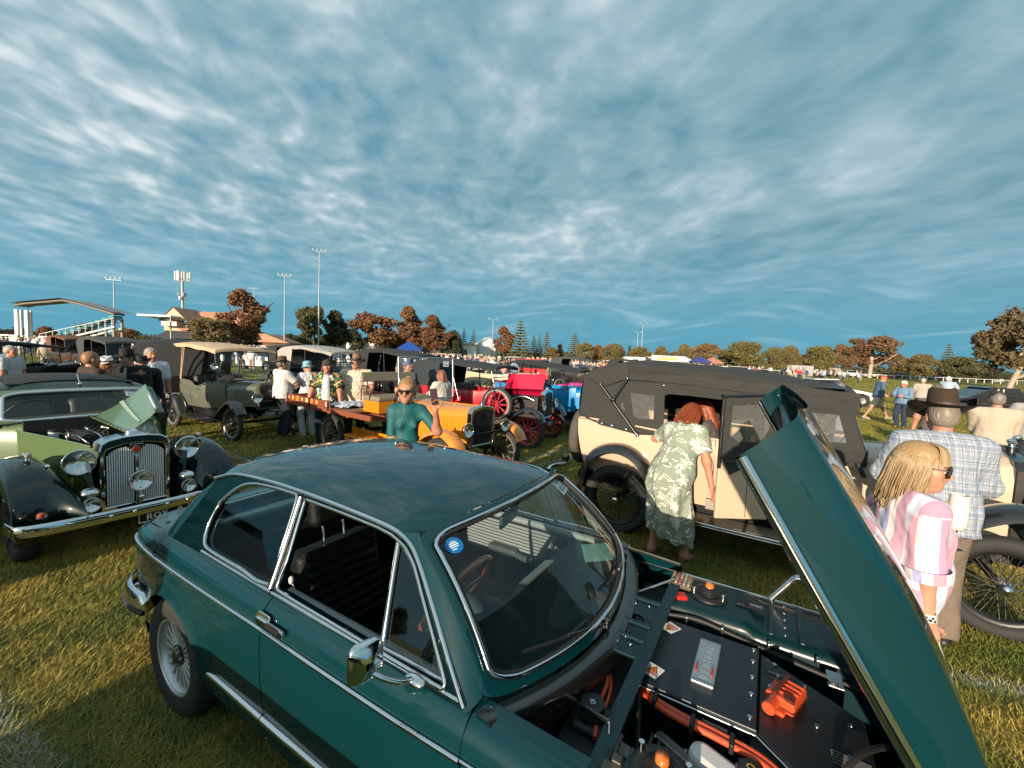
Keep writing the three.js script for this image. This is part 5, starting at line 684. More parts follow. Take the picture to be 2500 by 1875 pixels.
// one open tourer. Returns the group; x forward, right-hand side at +z, wheelbase centre at the origin.
function tourer(o) {
  const t = thing(o.name ?? 'vintage_car', o.label, o.category ?? 'vintage car', o.p, o.ry, o.group, o.s ?? 1);
  const f = o.xf ?? 1.27, r = o.xr ?? -1.27, R = o.wheel.R, fm = o.fender ?? blackGloss, bm = o.body, hm = o.bonnet ?? o.body, tz = o.track ?? 0.70;
  const rad = o.rad ?? f + 0.15, cowl = o.cowl ?? 0.48, back = o.back ?? -1.85, fl = o.floor ?? 0.56, belt = o.belt ?? 1.14, hy = o.hoodY ?? 1.22, hw = o.hw ?? 0.62, both = (g) => ({ pair: Array.isArray(g) ? mrg(g) : g });
  // frame and axles
  part('chassis', [box(rad - back + 0.1, 0.09, 0.07, (rad + back) / 2, 0.50, 0.33), box(rad - back + 0.1, 0.09, 0.07, (rad + back) / 2, 0.50, -0.33), bar([f, R, -tz], [f, R, tz], 0.028), bar([r, R, -tz], [r, R, tz], 0.04), sph(0.13, r, R, 0, 1, 1, 0.8, 12), box(0.5, 0.18, 0.3, 0.6, 0.48, 0)], black, t);
  for (const [x, s] of [[f, 1], [f, -1], [r, 1], [r, -1]]) vwheel(t, [x, R, s * tz], o.wheel, s);
  part('front_spring', [tube([[f, 0.46, -0.42], [f, 0.56, 0], [f, 0.46, 0.42]], 0.025, 14, 6)], black, t);
  // mudguards and running boards
  const fy = R + (o.arch ?? 0.46), bd = o.board ?? 0.36, gw = o.gw ?? 0.25;
  const fg = guard(o.frontPath ?? [[f + R * 0.98, R + 0.22], [f + R * 0.66, fy - 0.09], [f + 0.02, fy + 0.01], [f - R * 0.75, fy - 0.16], [f - R * 1.35, bd + 0.10], [f - R * 1.75, bd + 0.005]], tz + 0.005, gw, o.crown ?? 0.03);
  const rg = guard(o.rearPath ?? [[r + R * 1.5, bd + 0.005], [r + R * 1.15, bd + 0.16], [r + R * 0.7, fy - 0.10], [r, fy + 0.01], [r - R * 0.78, fy - 0.12], [r - R * 1.12, R + 0.02]], tz + 0.005, gw, o.crown ?? 0.03);
  for (const g of [fg, mirZ(fg)]) part('front_mudguard', g, fm, t); if (!o.noRear) for (const g of [rg, mirZ(rg)]) part('rear_mudguard', g, fm, t);
  for (const s of [1, -1]) part('running_board', box(f - r - R * 3.15, 0.03, gw, (f - R * 1.7 + r + R * 1.45) / 2, bd - 0.012, s * tz, 0.008), o.boardM ?? black, t);
  part('valance', both(box(f - r - R * 2.4, fl - bd + 0.02, 0.02, (f + r) / 2 - 0.1, (fl + bd) / 2, 0.50)), fm, t);
  // radiator
  const ry0 = o.radY0 ?? 0.62, ry1 = o.radY1 ?? hy + 0.03, rw = o.radW ?? 0.27, ro = o.radShape ?? [[-rw, ry0], [rw, ry0], [rw, ry1 - 0.10], [rw * 0.86, ry1 - 0.03], [rw * 0.45, ry1 - 0.005], [0, ry1 + 0.012], [-rw * 0.45, ry1 - 0.005], [-rw * 0.86, ry1 - 0.03], [-rw, ry1 - 0.10]];
  const inn = ro.map(([a, b]) => [a * 0.86, lerp((ry0 + ry1) / 2, b, 0.89) - (b > (ry0 + ry1) / 2 ? 0.025 : 0)]);
  const rd = part('radiator', at(ext(ro, 0.10, 0.012, [inn.slice().reverse()]), rad, 0, 0, 0, PI / 2), o.radM ?? nickel, t);
  part('radiator_core', at(ext(inn, 0.05, 0), rad + 0.01, 0, 0, 0, PI / 2), o.coreM ?? mat([0.015, 0.015, 0.016], 0.6, 0.3), rd);
  part('radiator_cap', [cyl(0.03, 0.035, 0.05, rad, ry1 + 0.03, 0, 12), cyl(0.045, 0.045, 0.012, rad, ry1 + 0.055, 0, 12)], o.radM ?? nickel, rd);
  if (o.badge) o.badge(rd, rad, (ry0 + ry1) / 2);
  // bonnet between radiator and scuttle
  const hoodRow = (k) => { const x = lerp(rad - 0.05, cowl, k), w = lerp(rw * 0.97, o.cowlW ?? 0.40, k ** 1.15), y1 = lerp(ry1 - 0.012, hy + (o.hoodUp ?? 0.0), k), yb = lerp(ry0 + 0.05, fl + 0.08, k), q = []; for (let i = 0; i <= 24; i++) { const a = i / 24; const P = [[w, yb], [w * 1.02, lerp(yb, y1, 0.72)], [w * 0.88, y1 - 0.07], [w * 0.5, y1 - 0.012], [0, y1 + 0.012]]; const tt = Math.abs(a * 2 - 1) < 1e-9 ? 0 : Math.abs(1 - a * 2), sgn = a < 0.5 ? 1 : -1, j = Math.min(3, ((1 - tt) * 4) | 0), ft = (1 - tt) * 4 - j; q.push([x, lerp(P[j][1], P[Math.min(4, j + 1)][1], ft), sgn * lerp(P[j][0], P[Math.min(4, j + 1)][0], ft)]); } return q; };
  if (!o.noBonnet) {
    const b = part('bonnet', rows(Array.from({ length: 9 }, (_, i) => hoodRow(i / 8))), hm, t);
    part('bonnet_hinge', [tube(Array.from({ length: 5 }, (_, i) => { const q = hoodRow(i / 4)[12]; return [q[0], q[1] + 0.004, 0]; }), 0.006, 10, 5)], hm, b);
    if (o.louvres !== 0) for (const s of [1, -1]) for (let k = 0; k < (o.louvres ?? 6); k++) { const q = 0.32 + k * 0.075, w = lerp(rw * 0.97, o.cowlW ?? 0.40, q ** 1.15) * 1.012; part('louvre', at(box(0.010, (hy - fl) * 0.36, 0.014, 0, 0, 0, 0.004), lerp(rad - 0.05, cowl, q), lerp(fl, hy, 0.55), s * (w + 0.003), 0, s * 0.12), hm, b); }
  }
  // tub: sides rise from the scuttle to the back seat
  const nx = 40, sideW = (x) => { const k = clamp((cowl - x) / (cowl - back), 0, 1); return lerp(o.cowlW ? o.cowlW * 1.02 : 0.42, hw, sstep(0, 0.33, k)) - (hw - (o.backW ?? hw * 0.88)) * sstep(0.72, 1, k); };
  const topY = o.topLine ? spl(o.topLine.slice().sort((a, b) => a[0] - b[0])) : (x) => { const k = clamp((cowl - x) / (cowl - back), 0, 1); return lerp(hy - 0.01, belt, sstep(0, 0.2, k)) + 0.05 * sstep(0.55, 0.9, k) - 0.10 * Math.exp(-(((k - 0.36) / 0.1) ** 4)) * (o.doorDip ?? 0); };
  if (!o.noTub) {
    const sideG = sheet(nx, 10, (u, v) => { const x = lerp(cowl, back, u), y1 = topY(x), w = sideW(x), fb = fl - 0.03 * 0 + (o.rearUp ?? 0.10) * sstep(r + R * 1.1, r + R * 0.3, x); return [x - 0.10 * Math.sin(v * PI / 2) * sstep(0.85, 1, u) * (o.rake ?? 1) + 0.0, lerp(fb, y1, v), w * (0.93 + 0.09 * Math.sin(v * 2.2))]; });
    part('body_side', sideG, o.sideM ?? bm, t); part('body_side', mirZ(sideG), o.sideM ?? bm, t);
    part('body_back', sheet(12, 10, (u, v) => { const s = u * 2 - 1, w = sideW(back) * (0.93 + 0.09 * Math.sin(v * 2.2)); return [back - 0.10 * Math.sin(v * PI / 2) * (o.rake ?? 1) - 0.06 * (1 - s * s), lerp(fl + (o.rearUp ?? 0.10), topY(back), v), s * w]; }), bm, t);
    part('scuttle', rows([0, 1, 2, 3].map((k) => hoodRow(1).map(([x, y, z], i, A) => { const q = k / 3, w2 = lerp(1, 1.03, q); return [x - 0.30 * q * (1 - 0.0), y + (y > hy - 0.2 ? 0.02 * q : 0), z * w2]; }))), bm, t);
    part('floor_boards', [box(cowl - back, 0.02, hw * 1.8, (cowl + back) / 2, fl, 0), box(0.02, 0.5, 0.8, cowl - 0.1, fl + 0.3, 0)], darkIn, t);
    part('body_bead', both(tube(Array.from({ length: 16 }, (_, i) => { const x = lerp(cowl - 0.05, back + 0.02, i / 15); return [x - 0.10 * sstep(0.85, 1, i / 15) * (o.rake ?? 1), topY(x), sideW(x) * 1.004]; }), 0.014, 40, 6)), o.beadM ?? bm, t);
    for (const xd of o.doors ?? [0.28, -0.28, -0.62, -1.12]) part('door_seam', both(tube([[xd, topY(xd) - 0.01, sideW(xd) * (0.93 + 0.09 * Math.sin(2.2)) + 0.003], [xd, lerp(fl, topY(xd), 0.5), sideW(xd) * (0.93 + 0.09 * Math.sin(1.1)) + 0.003], [xd, fl + 0.06, sideW(xd) * (0.93 + 0.09 * 0.2) + 0.004]], 0.004, 10, 5)), black, t);
    for (const xd of o.handles ?? [-0.20, -1.02]) part('door_handle', both(at(box(0.09, 0.014, 0.014, 0, 0, 0, 0.005), xd, topY(xd) - 0.09, sideW(xd) * 1.02 + 0.018)), o.handleM ?? nickel, t);
  }
  for (const x of o.seats ?? [-0.38, -1.30]) { const st = grp('seat', t, [x, fl, 0]); part('cushion', box(0.48, 0.20, hw * 1.72, 0, 0.22, 0, 0.07), o.leather ?? leather, st); part('seat_back', at(box(0.15, 0.50, hw * 1.72, 0, 0, 0, 0.06), -0.28, 0.46, 0, 0, 0, 0.16), o.leather ?? leather, st); for (let k = 0; k < 7; k++) part('seat_roll', at(box(0.05, 0.44, hw * 1.6 / 7.4, 0, 0, 0, 0.02), -0.205, 0.46, (k - 3) * hw * 1.66 / 7, 0, 0, 0.16), o.leather ?? leather, st); }
  { const sx = (o.wheelX ?? cowl - 0.36), sz = o.rhd === false ? -0.30 : 0.30, sw = grp('steering_wheel', t, [sx, fl + 0.66, sz], [0, 0, -0.55]); part('wheel_rim', at(tor(0.20, 0.014, 0, 0, 0, 36, 8), 0, 0, 0, 0, PI / 2), o.swM ?? black, sw); part('wheel_spoke', mrg([0, 1, 2, 3].map((k) => bar([0, 0, 0], [0, 0.19 * Math.cos(k * PI / 2 + 0.78), 0.19 * Math.sin(k * PI / 2 + 0.78)], 0.008, 6))), o.swM ?? black, sw); part('column', bar([0, 0, 0], [0.75, -0.05, 0], 0.018, 8), black, sw); }
  // lamps
  if (o.lamps !== false) { const q = o.lamps ?? {}; for (const s of [1, -1]) headlamp(t, [q.x ?? rad + 0.10, q.y ?? 0.92, s * (q.z ?? 0.40)], q.r ?? 0.10, q.m ?? blackGloss, q.rim ?? nickel, 0, q.d ?? 1); part('lamp_bar', [bar([(q.x ?? rad + 0.10) - 0.06, (q.y ?? 0.92) - 0.09, -(q.z ?? 0.40)], [(q.x ?? rad + 0.10) - 0.06, (q.y ?? 0.92) - 0.09, (q.z ?? 0.40)], 0.014, 8)], black, t); }
  // windscreen
  if (o.screen !== false) {
    const q = o.screen ?? {}, x0 = q.x0 ?? cowl - 0.02, x1 = q.x1 ?? cowl - 0.08, y0 = q.y0 ?? hy + 0.02, y1 = q.y1 ?? 1.86, w0 = q.w ?? hw * 0.95, sp = q.split ?? 0.5, sc = grp('windscreen', t), m = q.m ?? blackGloss, P = (k, z) => [lerp(x0, x1, k), lerp(y0, y1, k), z];
    part('screen_frame', [bar(P(0, -w0), P(1, -w0), 0.016), bar(P(0, w0), P(1, w0), 0.016), bar(P(0, -w0), P(0, w0), 0.014), bar(P(1, -w0), P(1, w0), 0.014), sp ? bar(P(sp, -w0), P(sp, w0), 0.011) : null], m, sc);
    const pane = (a, b) => sheet(1, 1, (u, v) => P(lerp(a, b, v), lerp(-w0 * 0.98, w0 * 0.98, u))); part('pane', pane(0.02, sp || 0.98), glassClear, sc); if (sp) part('pane', pane(sp + 0.02, 0.98), glassClear, sc);
    part('screen_stay', both(bar(P(0.55, w0), [x0 - (q.stay ?? 0.25), y0 - 0.05, w0], 0.008, 6)), m, sc);
  }
  // folding top
  if (o.top) {
    const q = o.top, tm = q.m, x0 = q.x0 ?? back - 0.08, x1 = q.x1 ?? cowl + 0.08, w = q.w ?? hw + 0.02, line = spl((q.line ?? [[x0, q.yb ?? 1.86], [x0 + 0.25, 1.97], [lerp(x0, x1, 0.42), 2.02], [x1, 1.88]]).slice().sort((a, b) => a[0] - b[0])), tp = grp('folding_top', t);
    const sag = q.sag ?? 0.012, bows = q.bows ?? 3;
    const roofF = (u, v, e = 0) => { const x = lerp(x0, x1, u), s = v * 2 - 1, as = Math.abs(s); return [x, line(x) + 0.006 * n2(x * 5, s * 4) * (1 - as ** 6) - 0.055 * as ** 3.2 - sag * Math.abs(Math.sin(u * PI * bows)) * (1 - as * as) + e, s * (w + (q.flare ?? 0) * u)]; };
    part('top_cloth', sheet(36, 24, roofF), tm, tp);
    part('top_lining', sheet(18, 12, (u, v) => roofF(0.01 + 0.98 * u, 0.01 + 0.98 * v, -0.02)), q.lining ?? tm, tp);
    const drop = q.valance ?? 0.09, vl = sheet(36, 4, (u, v) => { const p = roofF(u, 1); return [p[0], p[1] - v * (drop * (1 - 0.25 * Math.sin(u * PI * bows) ** 2)), p[2] + 0.012 * Math.sin(v * 2) - 0.01 * v]; });
    part('valance_cloth', vl, tm, tp); part('valance_cloth', mirZ(vl), tm, tp);
    part('front_valance', sheet(16, 3, (u, v) => { const p = roofF(1, u); return [p[0] + 0.012 * Math.sin(v * 2), p[1] - v * drop * 0.8, p[2]]; }), tm, tp);
    if (q.rear !== false) {
      const by = q.by ?? topY(back) - 0.02, bx = q.bx ?? back - 0.10;
      part('back_curtain', sheet(10, 12, (v, u) => { const p = roofF(0, u), s = u * 2 - 1; return [lerp(p[0], bx - 0.02, v) - 0.03 * Math.sin(v * PI), lerp(p[1], by, v), lerp(p[2], s * sideW(back) * 1.0, v)]; }), tm, tp);
      const ql = q.quarter ?? 0.30, qc = sheet(8, 10, (u, v) => { const p = roofF(ql * u / 1, 1), bxx = lerp(bx - 0.02, back + (q.qb ?? 0.35), u); return [lerp(p[0], bxx, v), lerp(p[1] - 0.01, by + 0.0, v), lerp(p[2], sideW(clamp(bxx, back, cowl)), v) + 0.012]; });
      part('quarter_curtain', qc, tm, tp); part('quarter_curtain', mirZ(qc), tm, tp);
    }
    for (const xb of q.posts ?? [[-0.62, -0.70, 0.95]]) part('top_bow', both([bar([xb[0], belt - 0.02, hw], [xb[1], line(xb[1]) - 0.08, w - 0.02], 0.014)]), q.bowM ?? black, tp);
    if (q.struts) part('top_strap', both(q.struts.map(([a, b, c, d]) => bar([a, b, hw + 0.02], [c, d, w - 0.01], 0.012, 6))), q.strapM ?? tm, tp);
  }
  if (o.plate) plate(t, o.plate, [rad + (o.plateX ?? 0.14), o.plateY ?? 0.60, o.plateZ ?? 0], 0, o.plateW ?? 0.36, 0.11);
  if (o.plateRear) plate(t, o.plateRear, [back - 0.22, 0.75, 0.0], PI, 0.34, 0.11);
  if (o.extra) o.extra(t, { f, r, R, rad, cowl, back, fl, belt, hy, hw, tz, topY, sideW, hoodRow, both });
  return t;
}
// ------------------------------------------------------------------ the old cars in the rows
const duckBump = { bumpScale: 0.011 };
const script = (word, font, fg, bg, w = 256, h = 96) => canvasTex(w, h, (x) => { x.fillStyle = bg; x.fillRect(0, 0, w, h); x.fillStyle = fg; x.font = font; x.textAlign = 'center'; x.textBaseline = 'middle'; x.fillText(word, w / 2, h / 2); });
const coreTex = noiseTex(64, 64, (x, y) => (Math.sin(x * 2 * PI * 16) > 0.2 ? 0.9 : 0.2) * (Math.sin(y * 2 * PI * 24) > -0.4 ? 1 : 0.4));
const coreM = mat([0.014, 0.015, 0.016], 0.5, 0.4, { bumpMap: coreTex, bumpScale: 0.004 });
const permitM = (num) => mat(0xffffff, 0.6, 0, { map: canvasTex(128, 96, (x) => { x.fillStyle = '#e8ecef'; x.fillRect(0, 0, 128, 96); x.fillStyle = '#3a4048'; x.fillRect(40, 10, 48, 8); x.fillRect(30, 24, 68, 6); x.font = 'bold 42px sans-serif'; x.textAlign = 'center'; x.fillText(num, 64, 82); }) });

{ // ---- green saloon at the left, half of its bonnet up
  const lg = paint([0.105, 0.165, 0.070]), dg = paint([0.003, 0.011, 0.013], { specularIntensity: 0.2 }), t = thing('saloon_car', 'pale green old saloon with black wings, tall upright grille and raised bonnet half', 'vintage car', [-5.119, 0, -4.916], -0.539);
  const both = (g) => ({ pair: Array.isArray(g) ? mrg(g) : g });
  for (const [x, s] of [[1.40, 1], [1.40, -1], [-1.40, 1], [-1.40, -1]]) vwheel(t, [x, 0.34, s * 0.66], { R: 0.34, w: 0.15, kind: 'disc', n: 10, c: mat([0.14, 0.20, 0.08], 0.4), rimK: 0.68, hub: chrome }, s);
  // wings
  const wing = (P, zi, zo, drop, n = 48, inn = 0.24) => { const c = curve(P.map((p) => [p[0], p[1], 0])); return sheet(n, 28, (u, v) => { const p = c.getPoint(u), tt = c.getTangent(u), nx = -tt.y * Math.sign(-tt.x || 1), ny = Math.abs(tt.x), zc = lerp(zi, zo, 0.56); let z, off, dn = 0; if (v < 0.45) { const k = 1 - v / 0.45; z = lerp(zc, zi, k); off = -inn * Math.pow(k, 2.1); } else { const a = (v - 0.45) / 0.55 * PI / 2 * 1.12; z = zc + (zo - zc) * Math.sin(Math.min(a, PI / 2)); off = -0.10 * (1 - Math.cos(Math.min(a, PI / 2))) * 1.2; if (a > 1.35) dn = (a - 1.35) / 0.41 * drop; } return [p.x + nx * off, Math.max(0.28, p.y + ny * off - dn), z - dn * 0.12]; }); };
  const fw = wing([[1.92, 0.34], [1.93, 0.52], [1.86, 0.70], [1.68, 0.865], [1.42, 0.925], [1.12, 0.885], [0.85, 0.75], [0.62, 0.58], [0.40, 0.44], [0.10, 0.38]], 0.42, 0.82, 0.12);
  part('front_wing', fw, dg, t); part('front_wing', mirZ(fw), dg, t);
  const rw = wing([[-0.75, 0.40], [-0.95, 0.65], [-1.2, 0.86], [-1.45, 0.90], [-1.75, 0.80], [-2.0, 0.55], [-2.1, 0.40]], 0.5, 0.86, 0.08); part('rear_wing', rw, dg, t); part('rear_wing', mirZ(rw), dg, t);
  part('wing_apron', both([sheet(8, 8, (u, v) => [lerp(1.98, 0.7, u), lerp(0.90, 0.34, v) - 0.15 * u, lerp(0.36, 0.30, v)]), sheet(8, 6, (u, v) => [2.0 - 0.08 * v, lerp(0.44, 0.30, v), lerp(0.30, 0.80, u)])]), dg, t);
  part('running_board', both(box(1.5, 0.04, 0.18, -0.3, 0.36, 0.76, 0.01)), black, t);
  // grille
  const gs = (w, y1, r) => [[-w, 0.40], [w, 0.40], [w * 1.02, y1 - r], [w * 0.95, y1 - r * 0.45], [w * 0.75, y1 - 0.02], [w * 0.35, y1], [0, y1 + 0.004], [-w * 0.35, y1], [-w * 0.75, y1 - 0.02], [-w * 0.95, y1 - r * 0.45], [-w * 1.02, y1 - r]];
  const go = gs(0.262, 1.085, 0.12), gi = gs(0.222, 1.01, 0.08).map(([a, b]) => [a, Math.max(b, 0.445)]);
  const gr = part('grille_shell', at(ext(go, 0.20, 0.010, [gi.slice().reverse()]), 1.74, 0, 0, 0, PI / 2), chrome, t);
  part('grille_back', at(ext(gi, 0.02), 1.70, 0, 0, 0, PI / 2), darkIn, gr);
  for (let k = 0; k < 26; k++) { const z = -0.208 + k * 0.01664, top = 0.985 - 0.07 * Math.pow(Math.abs(z) / 0.21, 4) - (Math.abs(z) < 0.07 ? (0.07 - Math.abs(z)) * 1.1 : 0); if (Math.abs(z) > 0.014) part('grille_bar', box(0.018, top - 0.425, 0.0088, 1.825, (top + 0.425) / 2, z, 0.003), mat([0.78, 0.80, 0.80], 0.45, 0.05), gr); }
  part('grille_centre', [box(0.03, 0.56, 0.022, 1.835, 0.70, 0, 0.006), at(ext([[-0.055, 1.005], [0.055, 1.005], [0.012, 0.88], [-0.012, 0.88]], 0.02, 0.004), 1.835, 0, 0, 0, PI / 2)], chrome, gr);
  part('grille_badge', at(cyl(0.03, 0.03, 0.012, 0, 0, 0, 16, 0, 0, PI / 2), 1.85, 0.955, 0), mat([0.35, 0.05, 0.03], 0.3, 0.3), gr);
  part('filler_cap', [cyl(0.05, 0.055, 0.025, 1.72, 1.10, 0, 20), cyl(0.035, 0.05, 0.015, 1.72, 1.12, 0, 20)], chrome, gr);
  // lamps
  for (const s of [1, -1]) {
    headlamp(t, [1.86, 0.905, s * 0.40], 0.108, dg, chrome, -s * 0.05, 1.3);
    headlamp(t, [2.0, 0.545, s * 0.36], 0.062, chrome, chrome, 0, 1.0); part('fog_lamp_post', bar([1.97, 0.40, s * 0.36], [1.97, 0.50, s * 0.36], 0.012), chrome, t);
    part('horn', [sph(0.065, 1.95, 0.64, s * 0.36, 1, 0.7, 1, 16)], chrome, t);
    const sl = part('side_lamp', [sph(0.033, 1.52, 0.955, s * 0.64, 1.5, 0.8, 1, 12), cyl(0.012, 0.02, 0.05, 1.52, 0.92, s * 0.64, 10)], chrome, t); part('lamp_lens', sph(0.026, 1.555, 0.955, s * 0.64, 0.6, 0.8, 0.9, 10), mat([0.3, 0.18, 0.18], 0.2), sl);
    const ind = part('indicator', at(cyl(0.030, 0.034, 0.03, 0, 0, 0, 16, 0, 0, PI / 2), 1.99, 0.545, s * 0.66), chrome, t); part('indicator_lens', sph(0.024, 2.005, 0.545, s * 0.66, 0.6, 1, 1, 12), mat([0.45, 0.06, 0.03], 0.2, 0, { clearcoat: 1 }), ind);
    part('horn_trim', [sph(0.02, 1.62, 0.86, s * 0.545, 2, 0.8, 1, 10)], chrome, t);
  }
  headlamp(t, [1.93, 0.665, 0], 0.092, chrome, chrome, 0, 0.6); part('spot_post', [bar([1.93, 0.45, 0], [1.91, 0.60, 0], 0.014), sph(0.028, 1.94, 0.515, 0, 1, 0.8, 1, 12)], chrome, t);
  // bumper
  part('front_bumper', (() => { const c = curve([[1.88, 0.455, 0.83], [2.04, 0.455, 0.79], [2.12, 0.455, 0.55], [2.15, 0.455, 0], [2.12, 0.455, -0.55], [2.04, 0.455, -0.79], [1.88, 0.455, -0.83]]); return rows(Array.from({ length: 61 }, (_, i) => { const p = c.getPoint(i / 60), tg = c.getTangent(i / 60), n = V(-tg.z, 0, tg.x); if (n.x < 0 && Math.abs(p.z) < 0.7) n.negate(); if (n.z * p.z < 0 && Math.abs(p.z) >= 0.7) n.negate(); return Array.from({ length: 13 }, (_, j) => { const a = j / 12 * 2 * PI; return [p.x + n.x * 0.018 * Math.cos(a), p.y + 0.050 * Math.sin(a), p.z + n.z * 0.018 * Math.cos(a)]; }); })); })(), chrome, t);
  part('bumper_bolt', [[0.12], [0.28], [-0.12], [-0.28]].map(([z]) => sph(0.014, 2.165, 0.46, z, 1, 1, 1, 8)), chrome, t);
  plate(t, 'ROY - 0', [2.10, 0.36, -0.12], 0, 0.40, 0.10, {});
  // bonnet: sides, the half still shut, the half standing up
  const bw = (k) => lerp(0.26, 0.53, Math.pow(k, 1.1));
  part('bonnet_side', both(sheet(16, 6, (u, v) => { const x = lerp(1.64, 0.60, u); return [x, lerp(0.50, lerp(0.98, 1.03, u), v), bw(u) * (1 + 0.02 * v)]; })), lg, t);
  part('bonnet_lip', both(tube([0, 0.25, 0.5, 0.75, 1].map((u) => [lerp(1.64, 0.60, u), lerp(0.985, 1.035, u), bw(u) * 1.02]), 0.010, 20, 6)), lg, t);
  part('bonnet_half', sheet(16, 10, (u, v) => { const x = lerp(1.64, 0.60, u); return [x, lerp(1.075, 1.11, u) + (lerp(0.985, 1.035, u) - lerp(1.075, 1.11, u)) * v * v, -bw(u) * 1.02 * v]; }), lg, t);
  const flap = part('raised_bonnet_half', sheet(16, 12, (u, v) => { const x = lerp(1.60, 0.62, u), w = bw(u) * 1.10 * v, a = 0.44 + 0.20 * v; return [x - 0.02 * v * (1 - u), lerp(1.085, 1.12, u) + w * Math.sin(a), -w * Math.cos(a) - 0.01]; }), paint([0.11, 0.19, 0.11]), t);
  part('bonnet_hinge', bar([1.62, 1.085, 0], [0.60, 1.123, 0], 0.012), lg, flap);
  for (let k = 0; k < 9; k++) part('hinge_slot', box(0.03, 0.006, 0.012, lerp(1.5, 0.7, k / 8), lerp(1.10, 1.13, k / 8), 0.012, 0.002), black, flap);
  part('bonnet_strip', sheet(14, 2, (u, v) => { const x = lerp(1.55, 0.66, u), w = bw(u) * lerp(0.50, 0.58, v), a = 0.44 + 0.20 * 0.5; return [x - 0.03, lerp(1.085, 1.12, u) + w * Math.sin(a) + 0.012, -w * Math.cos(a) - 0.004]; }), mat([0.30, 0.40, 0.30], 0.3), flap);
  // engine
  const en = grp('engine', t), em = mat([0.03, 0.032, 0.034], 0.4, 0.6);
  part('bay', [box(1.0, 0.05, 0.5, 1.1, 0.62, 0), box(0.04, 0.5, 1.0, 0.62, 0.88, 0)], darkIn, en);
  part('engine_block', [box(0.75, 0.30, 0.22, 1.10, 0.80, 0.02, 0.03), box(0.66, 0.07, 0.15, 1.10, 0.98, 0.02, 0.03)], em, en);
  part('air_cleaner', [at(cyl(0.075, 0.075, 0.30, 0, 0, 0, 20, 0, 0, PI / 2), 1.20, 0.985, 0.20), at(cyl(0.05, 0.06, 0.1, 0, 0, 0, 16), 0.98, 0.98, 0.24)], black, en);
  part('fuel_pipe', [tube([[1.50, 0.98, 0.12], [1.35, 1.05, 0.14], [1.1, 1.05, 0.15], [0.9, 1.03, 0.18], [0.72, 1.02, 0.22]], 0.008, 40, 6), tube([[1.42, 0.97, 0.22], [1.30, 1.04, 0.27], [1.1, 1.03, 0.29], [0.85, 1.02, 0.31]], 0.006, 30, 6), tor(0.04, 0.006, 1.12, 1.02, 0.30, 20, 6), at(tor(0.05, 0.007, 0, 0, 0, 20, 6), 0.95, 1.03, 0.10, 0.8)], steel, en);
  part('coil_spring', Array.from({ length: 9 }, (_, k) => at(tor(0.018, 0.005, 0, 0, 0, 12, 5), 1.0 - k * 0.012, 1.045, -0.02, 0, PI / 2)), steel, en);
  part('fluid_jar', [cyl(0.038, 0.038, 0.07, 0.80, 0.99, 0.33, 16)], mat([0.6, 0.62, 0.66], 0.3), en); part('jar_cap', cyl(0.04, 0.04, 0.02, 0.80, 1.035, 0.33, 16), black, en);
  for (let k = 0; k < 5; k++) part('plug_lead', tube([[0.85 + k * 0.12, 1.02, 0.04], [0.87 + k * 0.12, 1.08, 0.08], [0.9 + k * 0.1, 1.0, 0.16]], 0.006, 14, 5), black, en);
  // scuttle, windscreen, cabin
  const P = (u, v, o = 0) => { const w = v * 2 - 1, b = 0.04 * (1 - w * w); return [lerp(0.30, 0.50, u) + b + o, lerp(1.405 - 0.02 * w * w, 1.105 + 0.015 * (1 - w * w), u), w * lerp(0.60, 0.645, u)]; };
  const ring = (w, h, r, o) => { const q = rrD(w, h, r).map(([a, b]) => P(0.5 + a, 0.5 + b, o)); return [...q, q[0]]; };
  part('windscreen_surround', rows([ring(1.12, 1.10, 0.05, -0.02), ring(1.02, 1.0, 0.10, 0.022), ring(0.93, 0.955, 0.14, 0.006)]), lg, t);
  part('windscreen_frame', tube(ring(0.945, 0.965, 0.14, 0.02).slice(0, -1), 0.017, 140, 8, true), mat([0.55, 0.60, 0.63], 0.25, 0.7), t);
  part('windscreen', sheet(10, 16, (u, v) => P(0.02 + 0.96 * u, 0.03 + 0.94 * v)), glass, t);
  part('entry_permit', sheet(1, 1, (u, v) => { const p = P(0.06 + 0.25 * (1 - v), 0.20 - 0.13 * u, 0.004); return [...p, u, v]; }), permitM('0381'), t, 'white entry permit numbered 0381');
  part('wiper', [bar(P(1.0, 0.72, 0.03), P(0.93, 0.50, 0.035), 0.007, 6), bar(P(0.92, 0.68, 0.035), P(0.95, 0.40, 0.035), 0.006, 6), sph(0.016, ...P(1.0, 0.72, 0.03), 1, 1, 1, 8)], chrome, t); part('wiper', [bar(P(1.0, 0.33, 0.03), P(0.90, 0.14, 0.035), 0.007, 6)], chrome, t);
  part('scuttle', both(sheet(10, 16, (u, v) => { const a = v * PI / 2; return [lerp(0.60, 0.44, u) + 0.02 * Math.cos(a), lerp(1.04, 1.10, u) + lerp(0.08, 0.02, u) * (Math.cos(a)) - 0.60 * Math.pow(v, 6), lerp(0.54, 0.70, u) * Math.sin(a) ** 0.8]; })), lg, t);
  const ry = spl([[-1.75, 1.16], [-1.4, 1.39], [-1.0, 1.49], [-0.4, 1.525], [0.1, 1.50], [0.31, 1.42]]);
  const roofS = (u, v, e = 0) => { const x = lerp(-1.75, 0.315, u), w = v * 2 - 1; return [x, ry(x) - 0.10 * Math.abs(w) ** 3 + e, w * 0.635]; };
  part('roof', sheet(30, 24, roofS), paint([0.012, 0.028, 0.024], { clearcoat: 0.4, specularIntensity: 0.3 }), t);
  part('sunroof_cloth', sheet(14, 14, (u, v) => { const p = roofS(0.42 + 0.50 * u, 0.10 + 0.80 * v, 0.010); return p; }), mat([0.020, 0.022, 0.026], 0.85, 0, duckBump), t);
